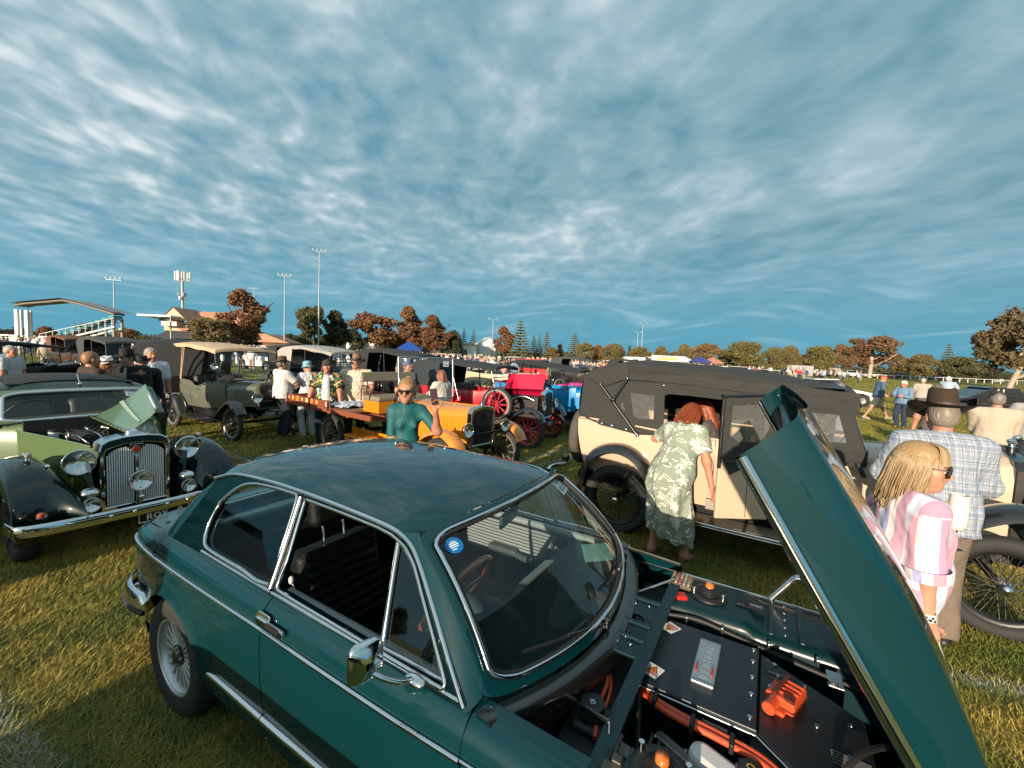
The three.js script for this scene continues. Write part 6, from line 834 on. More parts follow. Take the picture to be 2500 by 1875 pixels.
  part('sunroof_edge', tube(rrect(0.50, 0.80, 0.03, 3).map(([a, b]) => roofS(0.67 + a, 0.5 + b, 0.012)), 0.008, 80, 6, true), black, t);
  part('roof_aerial', [bar(roofS(0.975, 0.5, 0.02), [0.05, 1.555, -0.03], 0.006, 6), sph(0.02, ...roofS(0.975, 0.5, 0.02), 1, 1, 1, 10)], chrome, t);
  part('cabin_side', both(sheet(20, 12, (u, v) => [lerp(0.46, -1.9, u), lerp(0.40, 1.09, v), 0.70 + 0.03 * Math.sin(v * 2.5) - 0.05 * sstep(0.8, 1, u)])), lg, t);
  part('side_pillar', both([sheet(2, 6, (u, v) => [lerp(0.47, 0.36, u) - 0.17 * v, lerp(1.08, 1.40, v), 0.71 - 0.085 * v]), sheet(2, 6, (u, v) => [lerp(-0.42, -0.50, u), lerp(1.08, 1.40, v), 0.715 - 0.085 * v]), sheet(4, 6, (u, v) => [lerp(-1.15, -1.9, u) + 0.15 * v * u, lerp(1.08, 1.40 - 0.24 * u, v), 0.715 - 0.085 * v])]), lg, t);
  part('side_glass', both([sheet(1, 1, (u, v) => [lerp(0.30, -0.42, u) - 0.05 * v, lerp(1.09, 1.40, v), 0.708 - 0.085 * v]), sheet(1, 1, (u, v) => [lerp(-0.5, -1.15, u), lerp(1.09, 1.40, v), 0.708 - 0.085 * v])]), glass, t);
  part('tail_panel', sheet(10, 12, (u, v) => [-1.85 - 0.2 * Math.sin(u * PI * 0.6), lerp(1.18, 0.35, u), lerp(-0.66, 0.66, v)]), lg, t);
  part('cabin_floor', [box(2.2, 0.03, 1.3, -0.7, 0.40, 0), box(0.04, 0.7, 1.3, 0.44, 0.75, 0)], darkIn, t);
  for (const z of [0.32, -0.32]) part('seat', [at(box(0.16, 0.62, 0.54, 0, 0, 0, 0.07), -0.42, 0.92, z, 0, 0, 0.15), box(0.5, 0.2, 0.54, -0.15, 0.60, z, 0.06)], mat([0.05, 0.055, 0.06], 0.45), t);
  part('rear_bench', [at(box(0.2, 0.66, 1.2, 0, 0, 0, 0.08), -1.35, 0.95, 0, 0, 0, 0.15)], mat([0.05, 0.05, 0.055], 0.5), t);
  part('steering_wheel', at(at(tor(0.21, 0.012, 0, 0, 0, 40, 8), 0, 0, 0, 0, PI / 2), 0.12, 1.10, 0.34, 0, 0, -0.5), black, t);
  part('dashboard', box(0.12, 0.16, 1.2, 0.36, 1.07, 0, 0.03), mat([0.16, 0.07, 0.025], 0.3, 0, { clearcoat: 1 }), t);
  part('bonnet_mascot_hinge', [bar([0.62, 1.12, 0.0], [0.66, 1.155, 0.02], 0.012)], chrome, t);
  part('door_hinge', [box(0.10, 0.02, 0.015, 0.40, 1.02, 0.735, 0.005), box(0.10, 0.02, 0.015, 0.40, 0.75, 0.735, 0.005)], chrome, t);
}
const wheelT = { R: 0.375, w: 0.085, kind: 'wood', n: 12, c: mat([0.012, 0.012, 0.013], 0.4), rimK: 0.82, rimM: mat([0.30, 0.29, 0.27], 0.4, 0.6) };
// ---- grey-green tourer with the buff top
tourer({
  name: 'touring_car', label: 'grey-green brass-era tourer with a buff canvas top, facing right', p: [-6.355, 0, -9.676], ry: -0.512, s: 0.976, wheel: wheelT, body: paint([0.115, 0.125, 0.098], { clearcoat: 0.8, clearcoatRoughness: 0.1 }), fender: blackGloss, radM: mat([0.07, 0.075, 0.06], 0.4, 0.2), coreM, cowl: 0.46, back: -1.72, hoodY: 1.19, radY0: 0.64, radY1: 1.22, doorDip: 1, doors: [-0.02, -0.62, -1.10], louvres: 6,
  lamps: { y: 0.915, z: 0.38, r: 0.105, x: 1.60 }, screen: { x0: 0.44, x1: 0.36, y0: 1.20, y1: 1.84, w: 0.58, split: 0.48 },
  top: { m: cloth([0.64, 0.44, 0.285], duckBump), lining: cloth([0.30, 0.21, 0.13]), line: [[-1.80, 1.80], [-1.55, 1.95], [-1.15, 2.03], [-0.4, 2.01], [0.50, 1.93]], x0: -1.80, x1: 0.55, w: 0.66, by: 1.19, bx: -1.80, quarter: 0.18, qb: 0.36, posts: [], valance: 0.085, struts: [[-1.48, 1.18, -1.25, 1.94], [-1.05, 1.16, -0.90, 1.98], [-1.02, 1.16, -0.80, 1.98]] },
  plate: 'FORD · 21', plateX: 0.16, plateY: 0.56, plateW: 0.40,
  badge: (rd, x, y) => part('radiator_script', at(new THREE.PlaneGeometry(0.20, 0.085), x + 0.042, y + 0.10, 0, 0, PI / 2), mat(0xffffff, 0.5, 0.2, { map: script('Ford', 'italic bold 74px serif', '#8a8f8c', '#0b0c0d') }), rd),
  extra: (t, c) => {
    part('entry_permit', at(new THREE.PlaneGeometry(0.12, 0.09), 0.445, 1.27, -0.42, 0, PI / 2), permitM('0587'), t);
    headlamp(t, [0.50, 1.52, 0.66], 0.07, nickel, nickel, -0.4, 0.8);
    for (const z of [0.60, 0.38]) part('side_lantern', [cyl(0.035, 0.045, 0.10, 0.30, 1.72, z - 0.2, 12), sph(0.035, 0.30, 1.66, z - 0.2, 1, 1.3, 1, 10)], mat([0.7, 0.7, 0.68], 0.3), t);
    part('red_tag', box(0.10, 0.03, 0.006, 0.05, 1.10, 0.65, 0.002), mat([0.55, 0.08, 0.03], 0.6), t);
    part('step_plate', [box(0.25, 0.006, 0.18, 0.15, 0.365, 0.70), box(0.25, 0.006, 0.18, -0.55, 0.365, 0.70)], steel, t);
  },
});
// ---- orange flatbed
tourer({
  name: 'flatbed_truck', category: 'vintage truck', label: 'orange brass-era flatbed truck with a timber tray and bench seat', p: [-1.577, 0, -7.299], ry: -0.659, s: 0.99, xr: -1.65, xf: 1.30, wheel: { ...wheelT, R: 0.39, w: 0.10, spokeM: mat([0.09, 0.07, 0.055], 0.5) }, body: paint([0.66, 0.225, 0.012]), fender: paint([0.66, 0.225, 0.012]), radM: nickel, coreM, cowl: 0.45, back: -0.55, hoodY: 1.17, radY0: 0.60, radY1: 1.21, noTub: true, noRear: true, seats: [], wheelX: -0.02, lamps: { y: 0.895, z: 0.42, r: 0.105, x: 1.58 }, gw: 0.26, louvres: 5,
  frontPath: [[1.74, 0.62], [1.66, 0.76], [1.48, 0.865], [1.26, 0.88], [1.02, 0.78], [0.78, 0.55], [0.60, 0.36]], rearPath: [[-1.10, 0.37], [-1.14, 0.45], [-1.20, 0.52], [-1.26, 0.55], [-1.34, 0.58], [-1.40, 0.60]],
  screen: { x0: 0.20, x1: 0.16, y0: 1.20, y1: 1.90, w: 0.60, split: 0, m: steel, stay: -0.15 }, arch: 0.5,
  badge: (rd, x, y) => part('radiator_badge', at(new THREE.PlaneGeometry(0.07, 0.09), x + 0.042, y + 0.14, 0, 0, PI / 2), mat(0xffffff, 0.4, 0.5, { map: script('♉', 'bold 70px serif', '#9a958a', '#0b0c0d', 96, 96) }), rd),
  extra: (t, c) => {
    const om = paint([0.66, 0.225, 0.012]), wd = [[0.30, 0.13, 0.055], [0.25, 0.10, 0.045], [0.35, 0.17, 0.08]].map((q) => mat(q, 0.7)), rw = mat([0.23, 0.065, 0.03], 0.6);
    part('scuttle', rows([0, 1, 2, 3].map((k) => c.hoodRow(1).map(([x, y, z]) => [x - 0.28 * k / 3, y + (y > 1.0 ? 0.03 * k / 3 : 0), z * (1 + 0.10 * k / 3)]))), om, t);
    part('scuttle_back', at(ext(c.hoodRow(1).filter((_, i) => i % 2 === 0).map(([x, y, z]) => [z * 1.1, y + (y > 1 ? 0.03 : 0)]), 0.02), 0.17, 0, 0, 0, PI / 2), om, t);
    // tray of planks
    for (let k = 0; k < 12; k++) part('plank', box(2.20, 0.03, 0.135, -1.92, 0.90 + 0.002 * (k % 3), -0.80 + k * 0.1455, 0.004), wd[k % 3], t);
    part('tray_bearer', [box(2.6, 0.10, 0.09, -1.75, 0.80, 0.36), box(2.6, 0.10, 0.09, -1.75, 0.80, -0.36), ...[-2.7, -2.1, -1.5, -0.9].map((x) => box(0.09, 0.08, 1.70, x, 0.85, 0))], rw, t);
    for (const s of [1, -1]) { part('tray_rail', box(2.95, 0.085, 0.05, -1.62, 0.885, s * 0.875, 0.008), rw, t); part('side_board', box(1.65, 0.115, 0.028, -2.2, 0.985, s * 0.885, 0.006), mat([0.24, 0.06, 0.03], 0.55), t); for (const x of [-2.95, -2.1, -1.42]) part('stake_iron', box(0.05, 0.17, 0.015, x, 0.96, s * 0.905, 0.003), black, t); }
    part('tail_board', box(0.03, 0.12, 1.75, -3.03, 0.97, 0, 0.006), mat([0.24, 0.06, 0.03], 0.55), t);
    const cols = [['#c8332a', '#f0e9d8'], ['#d9791f', '#f6d59a'], ['#e0a11b', '#7a2a12'], ['#3a2a24', '#e7d9b0'], ['#d8842a', '#fbe9c8'], ['#e2a32a', '#c04a1c'], ['#c9481f', '#f2c98a'], ['#e8e6df', '#2b3a4a']];
    for (let k = 0; k < 8; k++) { const m = mat(0xffffff, 0.5, 0, { map: canvasTex(64, 64, (x) => { x.fillStyle = cols[k][0]; x.fillRect(0, 0, 64, 64); x.fillStyle = cols[k][1]; x.beginPath(); x.arc(32, 32, 22, 0, 7); x.fill(); x.fillStyle = cols[k][0]; x.fillRect(18, 27, 28, 9); x.fillRect(24, 40, 16, 4); }) }); part('club_badge', at(k % 2 ? new THREE.CircleGeometry(0.045, 20) : new THREE.PlaneGeometry(0.11, 0.085), k === 7 ? -1.47 : -2.93 + k * 0.185, 0.988, 0.9035), m, t); }
    // seat box and bench
    const st = grp('bench_seat', t, [-0.50, 0.92, 0]);
    part('seat_box', box(0.44, 0.20, 1.10, 0, 0.11, 0.10, 0.015), om, st); part('cushion', box(0.46, 0.09, 1.12, 0, 0.25, 0.10, 0.035), mat([0.24, 0.19, 0.13], 0.7), st);
    part('back_rest', at(box(0.05, 0.17, 1.16, 0, 0, 0, 0.02), -0.27, 0.60, 0.08, 0, 0, 0.1), mat([0.20, 0.17, 0.125], 0.7), st); part('back_iron', [bar([-0.2, 0.2, 0.55], [-0.28, 0.62, 0.55], 0.012), bar([-0.2, 0.2, -0.40], [-0.28, 0.62, -0.40], 0.012), tube([[-0.02, 0.22, 0.66], [0.0, 0.42, 0.67], [-0.12, 0.46, 0.67], [-0.25, 0.42, 0.66], [-0.27, 0.2, 0.66]], 0.011, 24, 6)], black, st);
    part('orange_locker', [box(0.7, 0.11, 0.5, -1.35, 0.97, -0.45, 0.012), box(0.2, 0.1, 0.3, -1.25, 1.06, -0.4, 0.02)], mat([0.50, 0.17, 0.02], 0.5), t);
    part('dust_sheet', sheet(20, 16, (u, v) => [lerp(-1.75, -1.15, u), 0.935 + 0.05 * Math.abs(n2(u * 3, v * 3)) + 0.06 * Math.sin(u * PI) * Math.sin(v * PI), lerp(0.80, 0.1, v) + 0.04 * n2(u * 4, 3)]), cloth([0.55, 0.56, 0.60]), t);
    part('tool_box', [box(0.52, 0.26, 0.28, -0.55, 0.40, 0.80, 0.01), box(0.54, 0.03, 0.30, -0.55, 0.54, 0.80, 0.008), box(0.30, 0.20, 0.28, -0.10, 0.37, 0.82, 0.01), box(0.32, 0.03, 0.30, -0.10, 0.48, 0.82, 0.008)], om, t, 'orange wooden tool boxes on the step'); part('tool_strap', [box(0.03, 0.27, 0.006, -0.62, 0.40, 0.944), box(0.05, 0.06, 0.012, -0.45, 0.44, 0.944, 0.004)], black, t);
    part('entry_permit', at(new THREE.PlaneGeometry(0.13, 0.10), 0.176, 1.80, -0.42, 0, PI / 2), permitM('0234'), t);
    for (const s of [1, -1]) part('amber_marker', sph(0.025, 1.26, 0.93, s * 0.70, 1, 0.8, 1, 10), amberLens, t);
    part('lantern', [at(cyl(0.055, 0.055, 0.06, 0, 0, 0, 16, 0, 0, PI / 2), 0.24, 1.32, 0.62)], black, t);
  },
});
// ---- red tourer with red wheels, bonnet side up
const darkTop = cloth([0.028, 0.030, 0.033], duckBump);
const redW = { R: 0.39, w: 0.11, kind: 'wood', n: 12, c: mat([0.36, 0.012, 0.03], 0.35, 0, { clearcoat: 0.6 }), rimK: 0.76 };
tourer({
  name: 'touring_car', label: 'bright red vintage tourer with red wheels and one bonnet side raised', p: [-0.621, 0, -10.141], ry: -0.433, s: 0.994, xf: 1.42, xr: -1.40, wheel: redW, body: paint([0.46, 0.008, 0.022]), fender: blackGloss, radM: chrome, coreM, cowl: 0.52, back: -1.95, hoodY: 1.20, radY0: 0.62, radY1: 1.25, noBonnet: true, lamps: { y: 0.93, z: 0.40, r: 0.105, x: 1.66, rim: chrome }, arch: 0.50,
  screen: { x0: 0.52, x1: 0.40, y0: 1.24, y1: 1.70, w: 0.55, m: steel, split: 0.5 },
  top: { m: darkTop, x0: -1.95, x1: 0.55, line: [[-1.95, 1.68], [-1.5, 1.83], [-0.8, 1.84], [0.55, 1.74]], w: 0.62, by: 1.18, bx: -2.0, quarter: 0.42, qb: 0.95, valance: 0.07, posts: [[-0.5, -0.55]] },
  extra: (t, c) => {
    const mg = paint([0.42, 0.006, 0.045]);
    part('bonnet_half', sheet(10, 8, (u, v) => { const P = c.hoodRow(0.05 + u * 0.95), i = 12 + v * 12, p = P[Math.round(i)]; return [p[0], p[1], p[2]]; }), mg, t);
    part('raised_bonnet_half', sheet(10, 6, (u, v) => { const p = c.hoodRow(0.05 + u * 0.95)[12]; return [p[0], p[1] + 0.42 * v * 0.80, p[2] - 0.18 * v + 0.02]; }), mg, t);
    part('engine', [box(0.75, 0.42, 0.26, 1.05, 0.88, 0.02, 0.03), at(cyl(0.05, 0.05, 0.5, 0, 0, 0, 12, 0, 0, PI / 2), 1.0, 1.05, 0.16), box(0.2, 0.15, 0.15, 0.75, 0.95, 0.2, 0.02)], mat([0.03, 0.03, 0.032], 0.45, 0.5), t); part('manifold', [tube([[1.35, 1.0, 0.2], [1.1, 1.08, 0.22], [0.8, 1.0, 0.22]], 0.02, 20, 8)], steel, t);
    const sp = grp('spare_wheel', t, [0.72, 0.92, 0.80], [PI / 2, 0, 0]); part('tyre', tyreG(0.37, 0.11, 0.27), mat([0.03, 0.03, 0.03], 0.7), sp); part('rim', lathe([[0.25, -0.03], [0.285, -0.034], [0.285, 0.034], [0.25, 0.03]], 36), redW.c, sp); part('whitewall', lathe([[0.285, 0.045], [0.30, 0.054], [0.315, 0.056]], 40), mat([0.35, 0.34, 0.33], 0.7), sp); for (let k = 0; k < 10; k++) { const q = part('spoke', box(0.20, 0.03, 0.035, 0.16, 0.02, 0, 0.008), redW.c, sp); q.rotation.y = k * 0.628; } part('hub', cyl(0.06, 0.075, 0.06, 0, 0.03, 0, 16), redW.c, sp);
    plate(t, 'VA-24', [1.70, 0.52, 0.1], 0, 0.3, 0.1); part('tonneau', sheet(10, 10, (u, v) => [lerp(-0.6, -1.7, u), 1.20 + 0.05 * Math.sin(v * PI) * Math.sin(u * 9) * 0.4, lerp(-0.58, 0.58, v)]), darkTop, t);
  },
});
// ---- bright blue tourer behind it
tourer({
  name: 'touring_car', label: 'bright blue vintage tourer with a flat dark top behind the red one', p: [1.42, 0, -11.75], ry: -0.43, s: 1.0, wheel: { ...wheelT, R: 0.38 }, body: paint([0.0, 0.23, 0.56]), fender: blackGloss, radM: nickel, cowl: 0.50, back: -1.75, hoodY: 1.20, radY1: 1.22, screen: { x0: 0.50, x1: 0.44, y0: 1.22, y1: 1.62, w: 0.58, split: 0 },
  top: { m: darkTop, lining: cloth([0.25, 0.19, 0.13]), x0: -1.55, x1: 0.62, line: [[-1.55, 1.80], [-1.2, 1.87], [-0.4, 1.82], [0.62, 1.66]], w: 0.64, rear: false, valance: 0.05, posts: [[-1.2, -1.25], [-0.2, -0.2]] },
});
// ---- cream tourer with the side curtains up: the big one on the right
{
  const topM = cloth([0.034, 0.034, 0.033], { ...duckBump, sheen: 0.5 }), cream = paint([0.57, 0.435, 0.315], { clearcoat: 0.7, clearcoatRoughness: 0.12 });
  const wire = { R: 0.385, w: 0.125, kind: 'wire', c: mat([0.012, 0.012, 0.012], 0.4), spokeM: mat([0.07, 0.068, 0.065], 0.4, 0.5), rimK: 0.74, hub: chrome };
  tourer({
    name: 'touring_car', label: 'cream and black vintage tourer with black side curtains and an open door', p: [2.877, 0, -4.607], ry: -0.579, s: 1.022, xf: 1.55, xr: -1.42, track: 0.72, wheel: wire, body: cream, fender: blackGloss, radM: blackGloss, coreM, cowl: 0.74, back: -1.86, hoodY: 1.25, belt: 1.20, floor: 0.50, hw: 0.70, backW: 0.66, cowlW: 0.46, radW: 0.30, rad: 1.72, radY0: 0.60, radY1: 1.30, gw: 0.30, crown: 0.05, arch: 0.58, board: 0.38, louvres: 9, doors: [0.45, -0.02, -0.46, -0.98], handles: [], seats: [0.02, -1.25], rearUp: 0.14,
    lamps: { y: 0.98, z: 0.44, r: 0.12, x: 1.86, rim: chrome }, screen: { x0: 0.70, x1: 0.54, y0: 1.22, y1: 1.70, w: 0.62, split: 0 }, plate: '1927',
    top: { m: topM, x0: -1.90, x1: 0.62, line: [[-1.90, 1.80], [-1.80, 1.875], [-1.40, 1.955], [-0.95, 1.945], [-0.25, 1.90], [0.2, 1.84], [0.62, 1.755]], w: 0.69, by: 1.235, bx: -1.93, quarter: 0.20, qb: 0.58, valance: 0.10, posts: [], sag: 0.010, bows: 4 },
    extra: (t, c) => {
      // rear quarter: cloth panel with a clear window, irons
      const win = [[-1.44, 1.50], [-1.385, 1.60], [-1.08, 1.585], [-1.075, 1.33], [-1.24, 1.315], [-1.43, 1.41]], pz = (y) => 0.715 + 0.0 - 0.03 * (y - 1.2) / 0.5;
      const cur = (out, holes, name, x) => part(name, at(ext(out, 0.012, 0.003, holes.map((h) => h.slice().reverse())), 0, 0, 0.705), topM, t);
      cur([[-1.60, 1.66], [-0.98, 1.74], [-0.965, 1.165], [-1.24, 1.14], [-1.70, 1.20], [-1.66, 1.40]].reverse(), [win], 'quarter_curtain_panel');
      const film = mat([0.9, 0.9, 0.88], 0.03, 0, { transmission: 0.9, thickness: 0, ior: 1.5 });
      part('curtain_window', sheet(14, 10, (u, v) => [lerp(-1.45, -1.07, u), lerp(1.31, 1.61, v), 0.700 + 0.006 * n2(u * 4, v * 3)]), film, t);
      part('hood_iron', [bar([-1.68, 1.66, 0.735], [-1.22, 1.13, 0.745], 0.018), bar([-1.38, 1.74, 0.73], [-1.52, 1.50, 0.74], 0.016), sph(0.025, -1.52, 1.50, 0.75, 1, 1, 0.7, 10)], blackGloss, t);
      part('top_stud', [sph(0.02, -1.64, 1.215, 0.735, 1, 1, 0.6, 12), sph(0.02, -1.52, 1.205, 0.735, 1, 1, 0.6, 12), sph(0.02, -1.36, 1.185, 0.735, 1, 1, 0.6, 12), sph(0.014, -1.38, 1.75, 0.735, 1, 1, 0.6, 10), sph(0.014, -1.68, 1.66, 0.735, 1, 1, 0.6, 10), sph(0.014, -0.99, 1.70, 0.722, 1, 1, 0.6, 10), sph(0.016, 0.66, 1.22, 0.722, 1, 1, 0.6, 10), sph(0.016, 0.20, 1.18, 0.722, 1, 1, 0.6, 10)], chrome, t);
      part('top_piping', [tube([[-1.90, 1.74, 0.69], [-1.66, 1.655, 0.72], [-1.5, 1.70, 0.725], [-1.37, 1.735, 0.722], [-0.9, 1.73, 0.72], [-0.2, 1.69, 0.718], [0.6, 1.64, 0.70]], 0.008, 80, 6), tube([[-1.95, 1.30, 0.66], [-1.75, 1.235, 0.715], [-1.4, 1.185, 0.725], [-1.2, 1.165, 0.725]], 0.010, 30, 6)], topM, t);
      part('lower_valance', sheet(30, 5, (u, v) => { const x = lerp(-1.0, 0.62, u), y = 1.735 - 0.06 * sstep(-0.9, 0.6, x); return [x, y + 0.08 - 0.20 * v, 0.706 + 0.006 * v + 0.012 * Math.sin(v * 3) + 0.006 * n2(u * 9, v)]; }), topM, t);
      part('far_curtain', sheet(20, 6, (u, v) => [lerp(-1.7, 0.58, u), lerp(1.16, 1.72, v), -0.695]), topM, t); part('headlining', sheet(10, 6, (u, v) => [lerp(-1.85, 0.55, u), 1.78, lerp(-0.66, 0.66, v)]), leather, t);
      part('quarter_filler', sheet(10, 4, (u, v) => { const x = lerp(-1.72, -0.95, u); return [x, lerp(1.60, 1.86 - 0.05 * sstep(-1.4, -0.95, x), v), lerp(0.712, 0.685, v)]; }), topM, t);
      // front side curtain with its big clear window
      const fwn = [[0.16, 1.60], [0.47, 1.62], [0.56, 1.32], [0.20, 1.30]];
      cur([[-0.06, 1.72], [0.55, 1.70], [0.71, 1.16], [0.60, 1.12], [0.05, 1.15], [-0.05, 1.17]].reverse(), [fwn], 'front_curtain_panel');
      part('curtain_window', sheet(14, 10, (u, v) => [lerp(0.14, 0.58, u), lerp(1.29, 1.63, v), 0.698 + 0.010 * n2(u * 3 + 5, v * 2)]), film, t);
      part('curtain_pocket', [sheet(14, 8, (u, v) => [lerp(-0.04, 0.70, u), lerp(1.28, 1.13, v), 0.722 + 0.016 * Math.sin(v * PI) + 0.008 * n2(u * 7, v * 2)])], topM, t);
      part('screen_strap', [bar([0.64, 1.17, 0.735], [0.69, 1.05, 0.73], 0.022, 8)], mat([0.02, 0.02, 0.02], 0.5), t);
      // door ajar: cream skin, curtain above it
      const d = grp('open_door', t, [0.02, 0, 0.735], [0, 0.62, 0]);
      part('door_skin', [box(0.50, 0.68, 0.035, -0.25, 0.86, 0, 0.012)], cream, d); part('door_card', box(0.46, 0.60, 0.012, -0.25, 0.86, -0.024, 0.004), leather, d);
      part('door_curtain', at(ext([[-0.50, 1.14], [-0.50, 1.64], [-0.02, 1.68], [-0.02, 1.14], [-0.12, 1.08], [-0.40, 0.94]].reverse(), 0.012, 0.003, [[[-0.42, 1.30], [-0.42, 1.58], [-0.06, 1.61], [-0.06, 1.36], [-0.14, 1.25], [-0.34, 1.25]]]), 0, 0, 0.026), topM, d);
      part('curtain_window', sheet(10, 8, (u, v) => [lerp(-0.44, -0.05, u), lerp(1.24, 1.62, v), 0.024 + 0.014 * n2(u * 4, v * 3)]), film, d);
      part('curtain_frame', tube([[-0.505, 1.0, 0.03], [-0.505, 1.60, 0.03], [-0.49, 1.66, 0.03], [-0.02, 1.69, 0.03]], 0.016, 30, 6), blackGloss, d);
      part('door_handle', [bar([-0.43, 1.07, 0.02], [-0.43, 1.07, 0.06], 0.010), bar([-0.475, 1.07, 0.06], [-0.385, 1.07, 0.06], 0.011)], blackGloss, d);
      part('door_seam', [box(0.004, 0.62, 0.004, -0.22, 0.85, 0.018)], black, d);
      // spare at the back, bumper, lamps, step mat
      const sp = grp('spare_wheel', t, [-2.16, 0.92, 0], [0, 0, PI / 2]); part('tyre', tyreG(0.385, 0.13, 0.275), mat([0.075, 0.068, 0.06], 0.85, 0, { bumpMap: treadTex, bumpScale: 0.006 }), sp); part('rim', lathe([[0.24, -0.04], [0.285, -0.045], [0.285, 0.045], [0.24, 0.04]], 36), whitePaint, sp); part('wire_spokes', Array.from({ length: 40 }, (_, k) => { const a = k * 0.157, b = a + (k % 2 ? 0.4 : -0.4); return bar([0.05 * Math.cos(b), k % 4 < 2 ? 0.05 : -0.05, 0.05 * Math.sin(b)], [0.25 * Math.cos(a), 0, 0.25 * Math.sin(a)], 0.004, 4); }), whitePaint, sp, null, 'stuff'); part('hub', cyl(0.06, 0.06, 0.12, 0, 0, 0, 16), whitePaint, sp);
      part('rear_bumperette', [tube([[-2.25, 0.56, 0.35], [-2.33, 0.56, 0.5], [-2.30, 0.56, 0.72], [-2.15, 0.56, 0.80]], 0.028, 20, 8)], chrome, t); part('tail_lamp', [at(cyl(0.04, 0.04, 0.06, 0, 0, 0, 14, 0, 0, PI / 2), -2.12, 0.72, 0.62)], blackGloss, t);
      part('inner_arch', c.both(sheet(20, 3, (u, v) => { const a = lerp(-0.15, PI + 0.15, u); return [-1.42 + 0.50 * Math.cos(a), 0.47 + 0.50 * Math.sin(a), lerp(0.60, 0.715, v)]; })), mat([0.20, 0.135, 0.085], 0.4, 0, { clearcoat: 0.6 }), t);
      for (const s of [1]) { part('step_mat', box(1.9, 0.008, 0.24, 0.05, 0.392, 0.72, 0.002), mat([0.16, 0.13, 0.10], 0.8, 0, { bumpMap: coreTex, bumpScale: 0.003 }), t); part('step_edge', [bar([-0.95, 0.385, 0.875], [1.05, 0.385, 0.875], 0.012, 6), bar([-0.95, 0.36, 0.875], [1.05, 0.36, 0.875], 0.008, 6)], chrome, t); }
      headlamp(t, [0.88, 1.24, 0.50], 0.055, blackGloss, chrome, -0.5, 1.2);
      part('bonnet_handle', box(0.10, 0.02, 0.02, 1.22, 0.98, 0.415, 0.006), blackGloss, t);
      part('bonnet_mascot', [sph(0.03, 1.72, 1.40, 0, 1, 1, 1, 12), cyl(0.02, 0.03, 0.06, 1.72, 1.36, 0, 12), sph(0.02, 1.75, 1.44, 0, 1.6, 1, 1, 10), bar([1.72, 1.40, -0.08], [1.72, 1.40, 0.08], 0.012)], chrome, t);
      part('kick_vent', [box(0.10, 0.10, 0.02, -0.45, 0.56, 0.77, 0.004), ...[0, 1, 2, 3].map((k) => box(0.008, 0.09, 0.012, -0.48 + k * 0.02, 0.56, 0.785, 0.002))], mat([0.4, 0.38, 0.34], 0.4, 0.5), t);
      part('vent_line', box(0.14, 0.012, 0.01, 1.35, 1.06, 0.405, 0.003), black, t);
    },
  });
}
// ------------------------------------------------------------------ the people
const clothTex = (w, h, draw, su, sv) => { const t = canvasTex(w, h, draw); t.repeat.set(su, sv); return t; };
const patterned = (t, o = {}) => mat(0xffffff, 0.9, 0, { map: t, sheen: 0.2, sheenRoughness: 0.6, bumpMap: wrinkle, bumpScale: 0.016, ...o });
const SK = { fair: [0.48, 0.26, 0.175], tan: [0.41, 0.205, 0.12], ruddy: [0.45, 0.205, 0.13] };
const blackCloth = cloth([0.012, 0.012, 0.013]), whiteCloth = cloth([0.58, 0.57, 0.56]), denim = cloth([0.045, 0.085, 0.16]), navy = cloth([0.015, 0.02, 0.035]), beigeC = cloth([0.46, 0.37, 0.27]), greyC = cloth([0.26, 0.25, 0.24]), blackFelt = mat([0.01, 0.01, 0.011], 0.8), brownFelt = mat([0.09, 0.055, 0.03], 0.85), blackShoe = mat([0.015, 0.014, 0.013], 0.4), whiteShoe = mat([0.6, 0.6, 0.58], 0.6);
const plaidTex = clothTex(512, 512, (x, w, h) => {
  x.fillStyle = '#b3b8c0'; x.fillRect(0, 0, w, h);
  for (const [a, b, c] of [[20, 90, 'rgba(92,108,134,0.42)'], [150, 26, 'rgba(66,78,102,0.38)'], [200, 12, 'rgba(60,72,96,0.45)'], [250, 110, 'rgba(110,124,148,0.38)'], [400, 18, 'rgba(40,50,72,0.50)'], [440, 40, 'rgba(110,124,150,0.40)']]) { x.fillStyle = c; x.fillRect(a, 0, b, h); x.fillRect(0, a, w, b); }
  for (const a of [132, 236, 384, 492]) { x.fillStyle = 'rgba(60,68,86,0.45)'; x.fillRect(a, 0, 4, h); x.fillRect(0, a, w, 4); }
}, 1 / 0.155, 1 / 0.155);
const stripeTex = clothTex(512, 64, (x, w, h) => { const P = [['#c498ab', 70], ['#dcd8da', 56], ['#a9b2d4', 44], ['#b58fa9', 60], ['#c6cde0', 70], ['#c59bae', 68], ['#dad7da', 50], ['#a5a5d0', 44], ['#cfd3e2', 50]]; let a = 0; for (const [c, q] of P) { x.fillStyle = c; x.fillRect(a, 0, q + 1, h); a += q; } x.globalAlpha = 0.08; for (let i = 0; i < 900; i++) { x.fillStyle = i % 2 ? '#fff' : '#806080'; x.fillRect(R0() * w, R0() * h, 1, 6); } }, 1 / 0.36, 4);
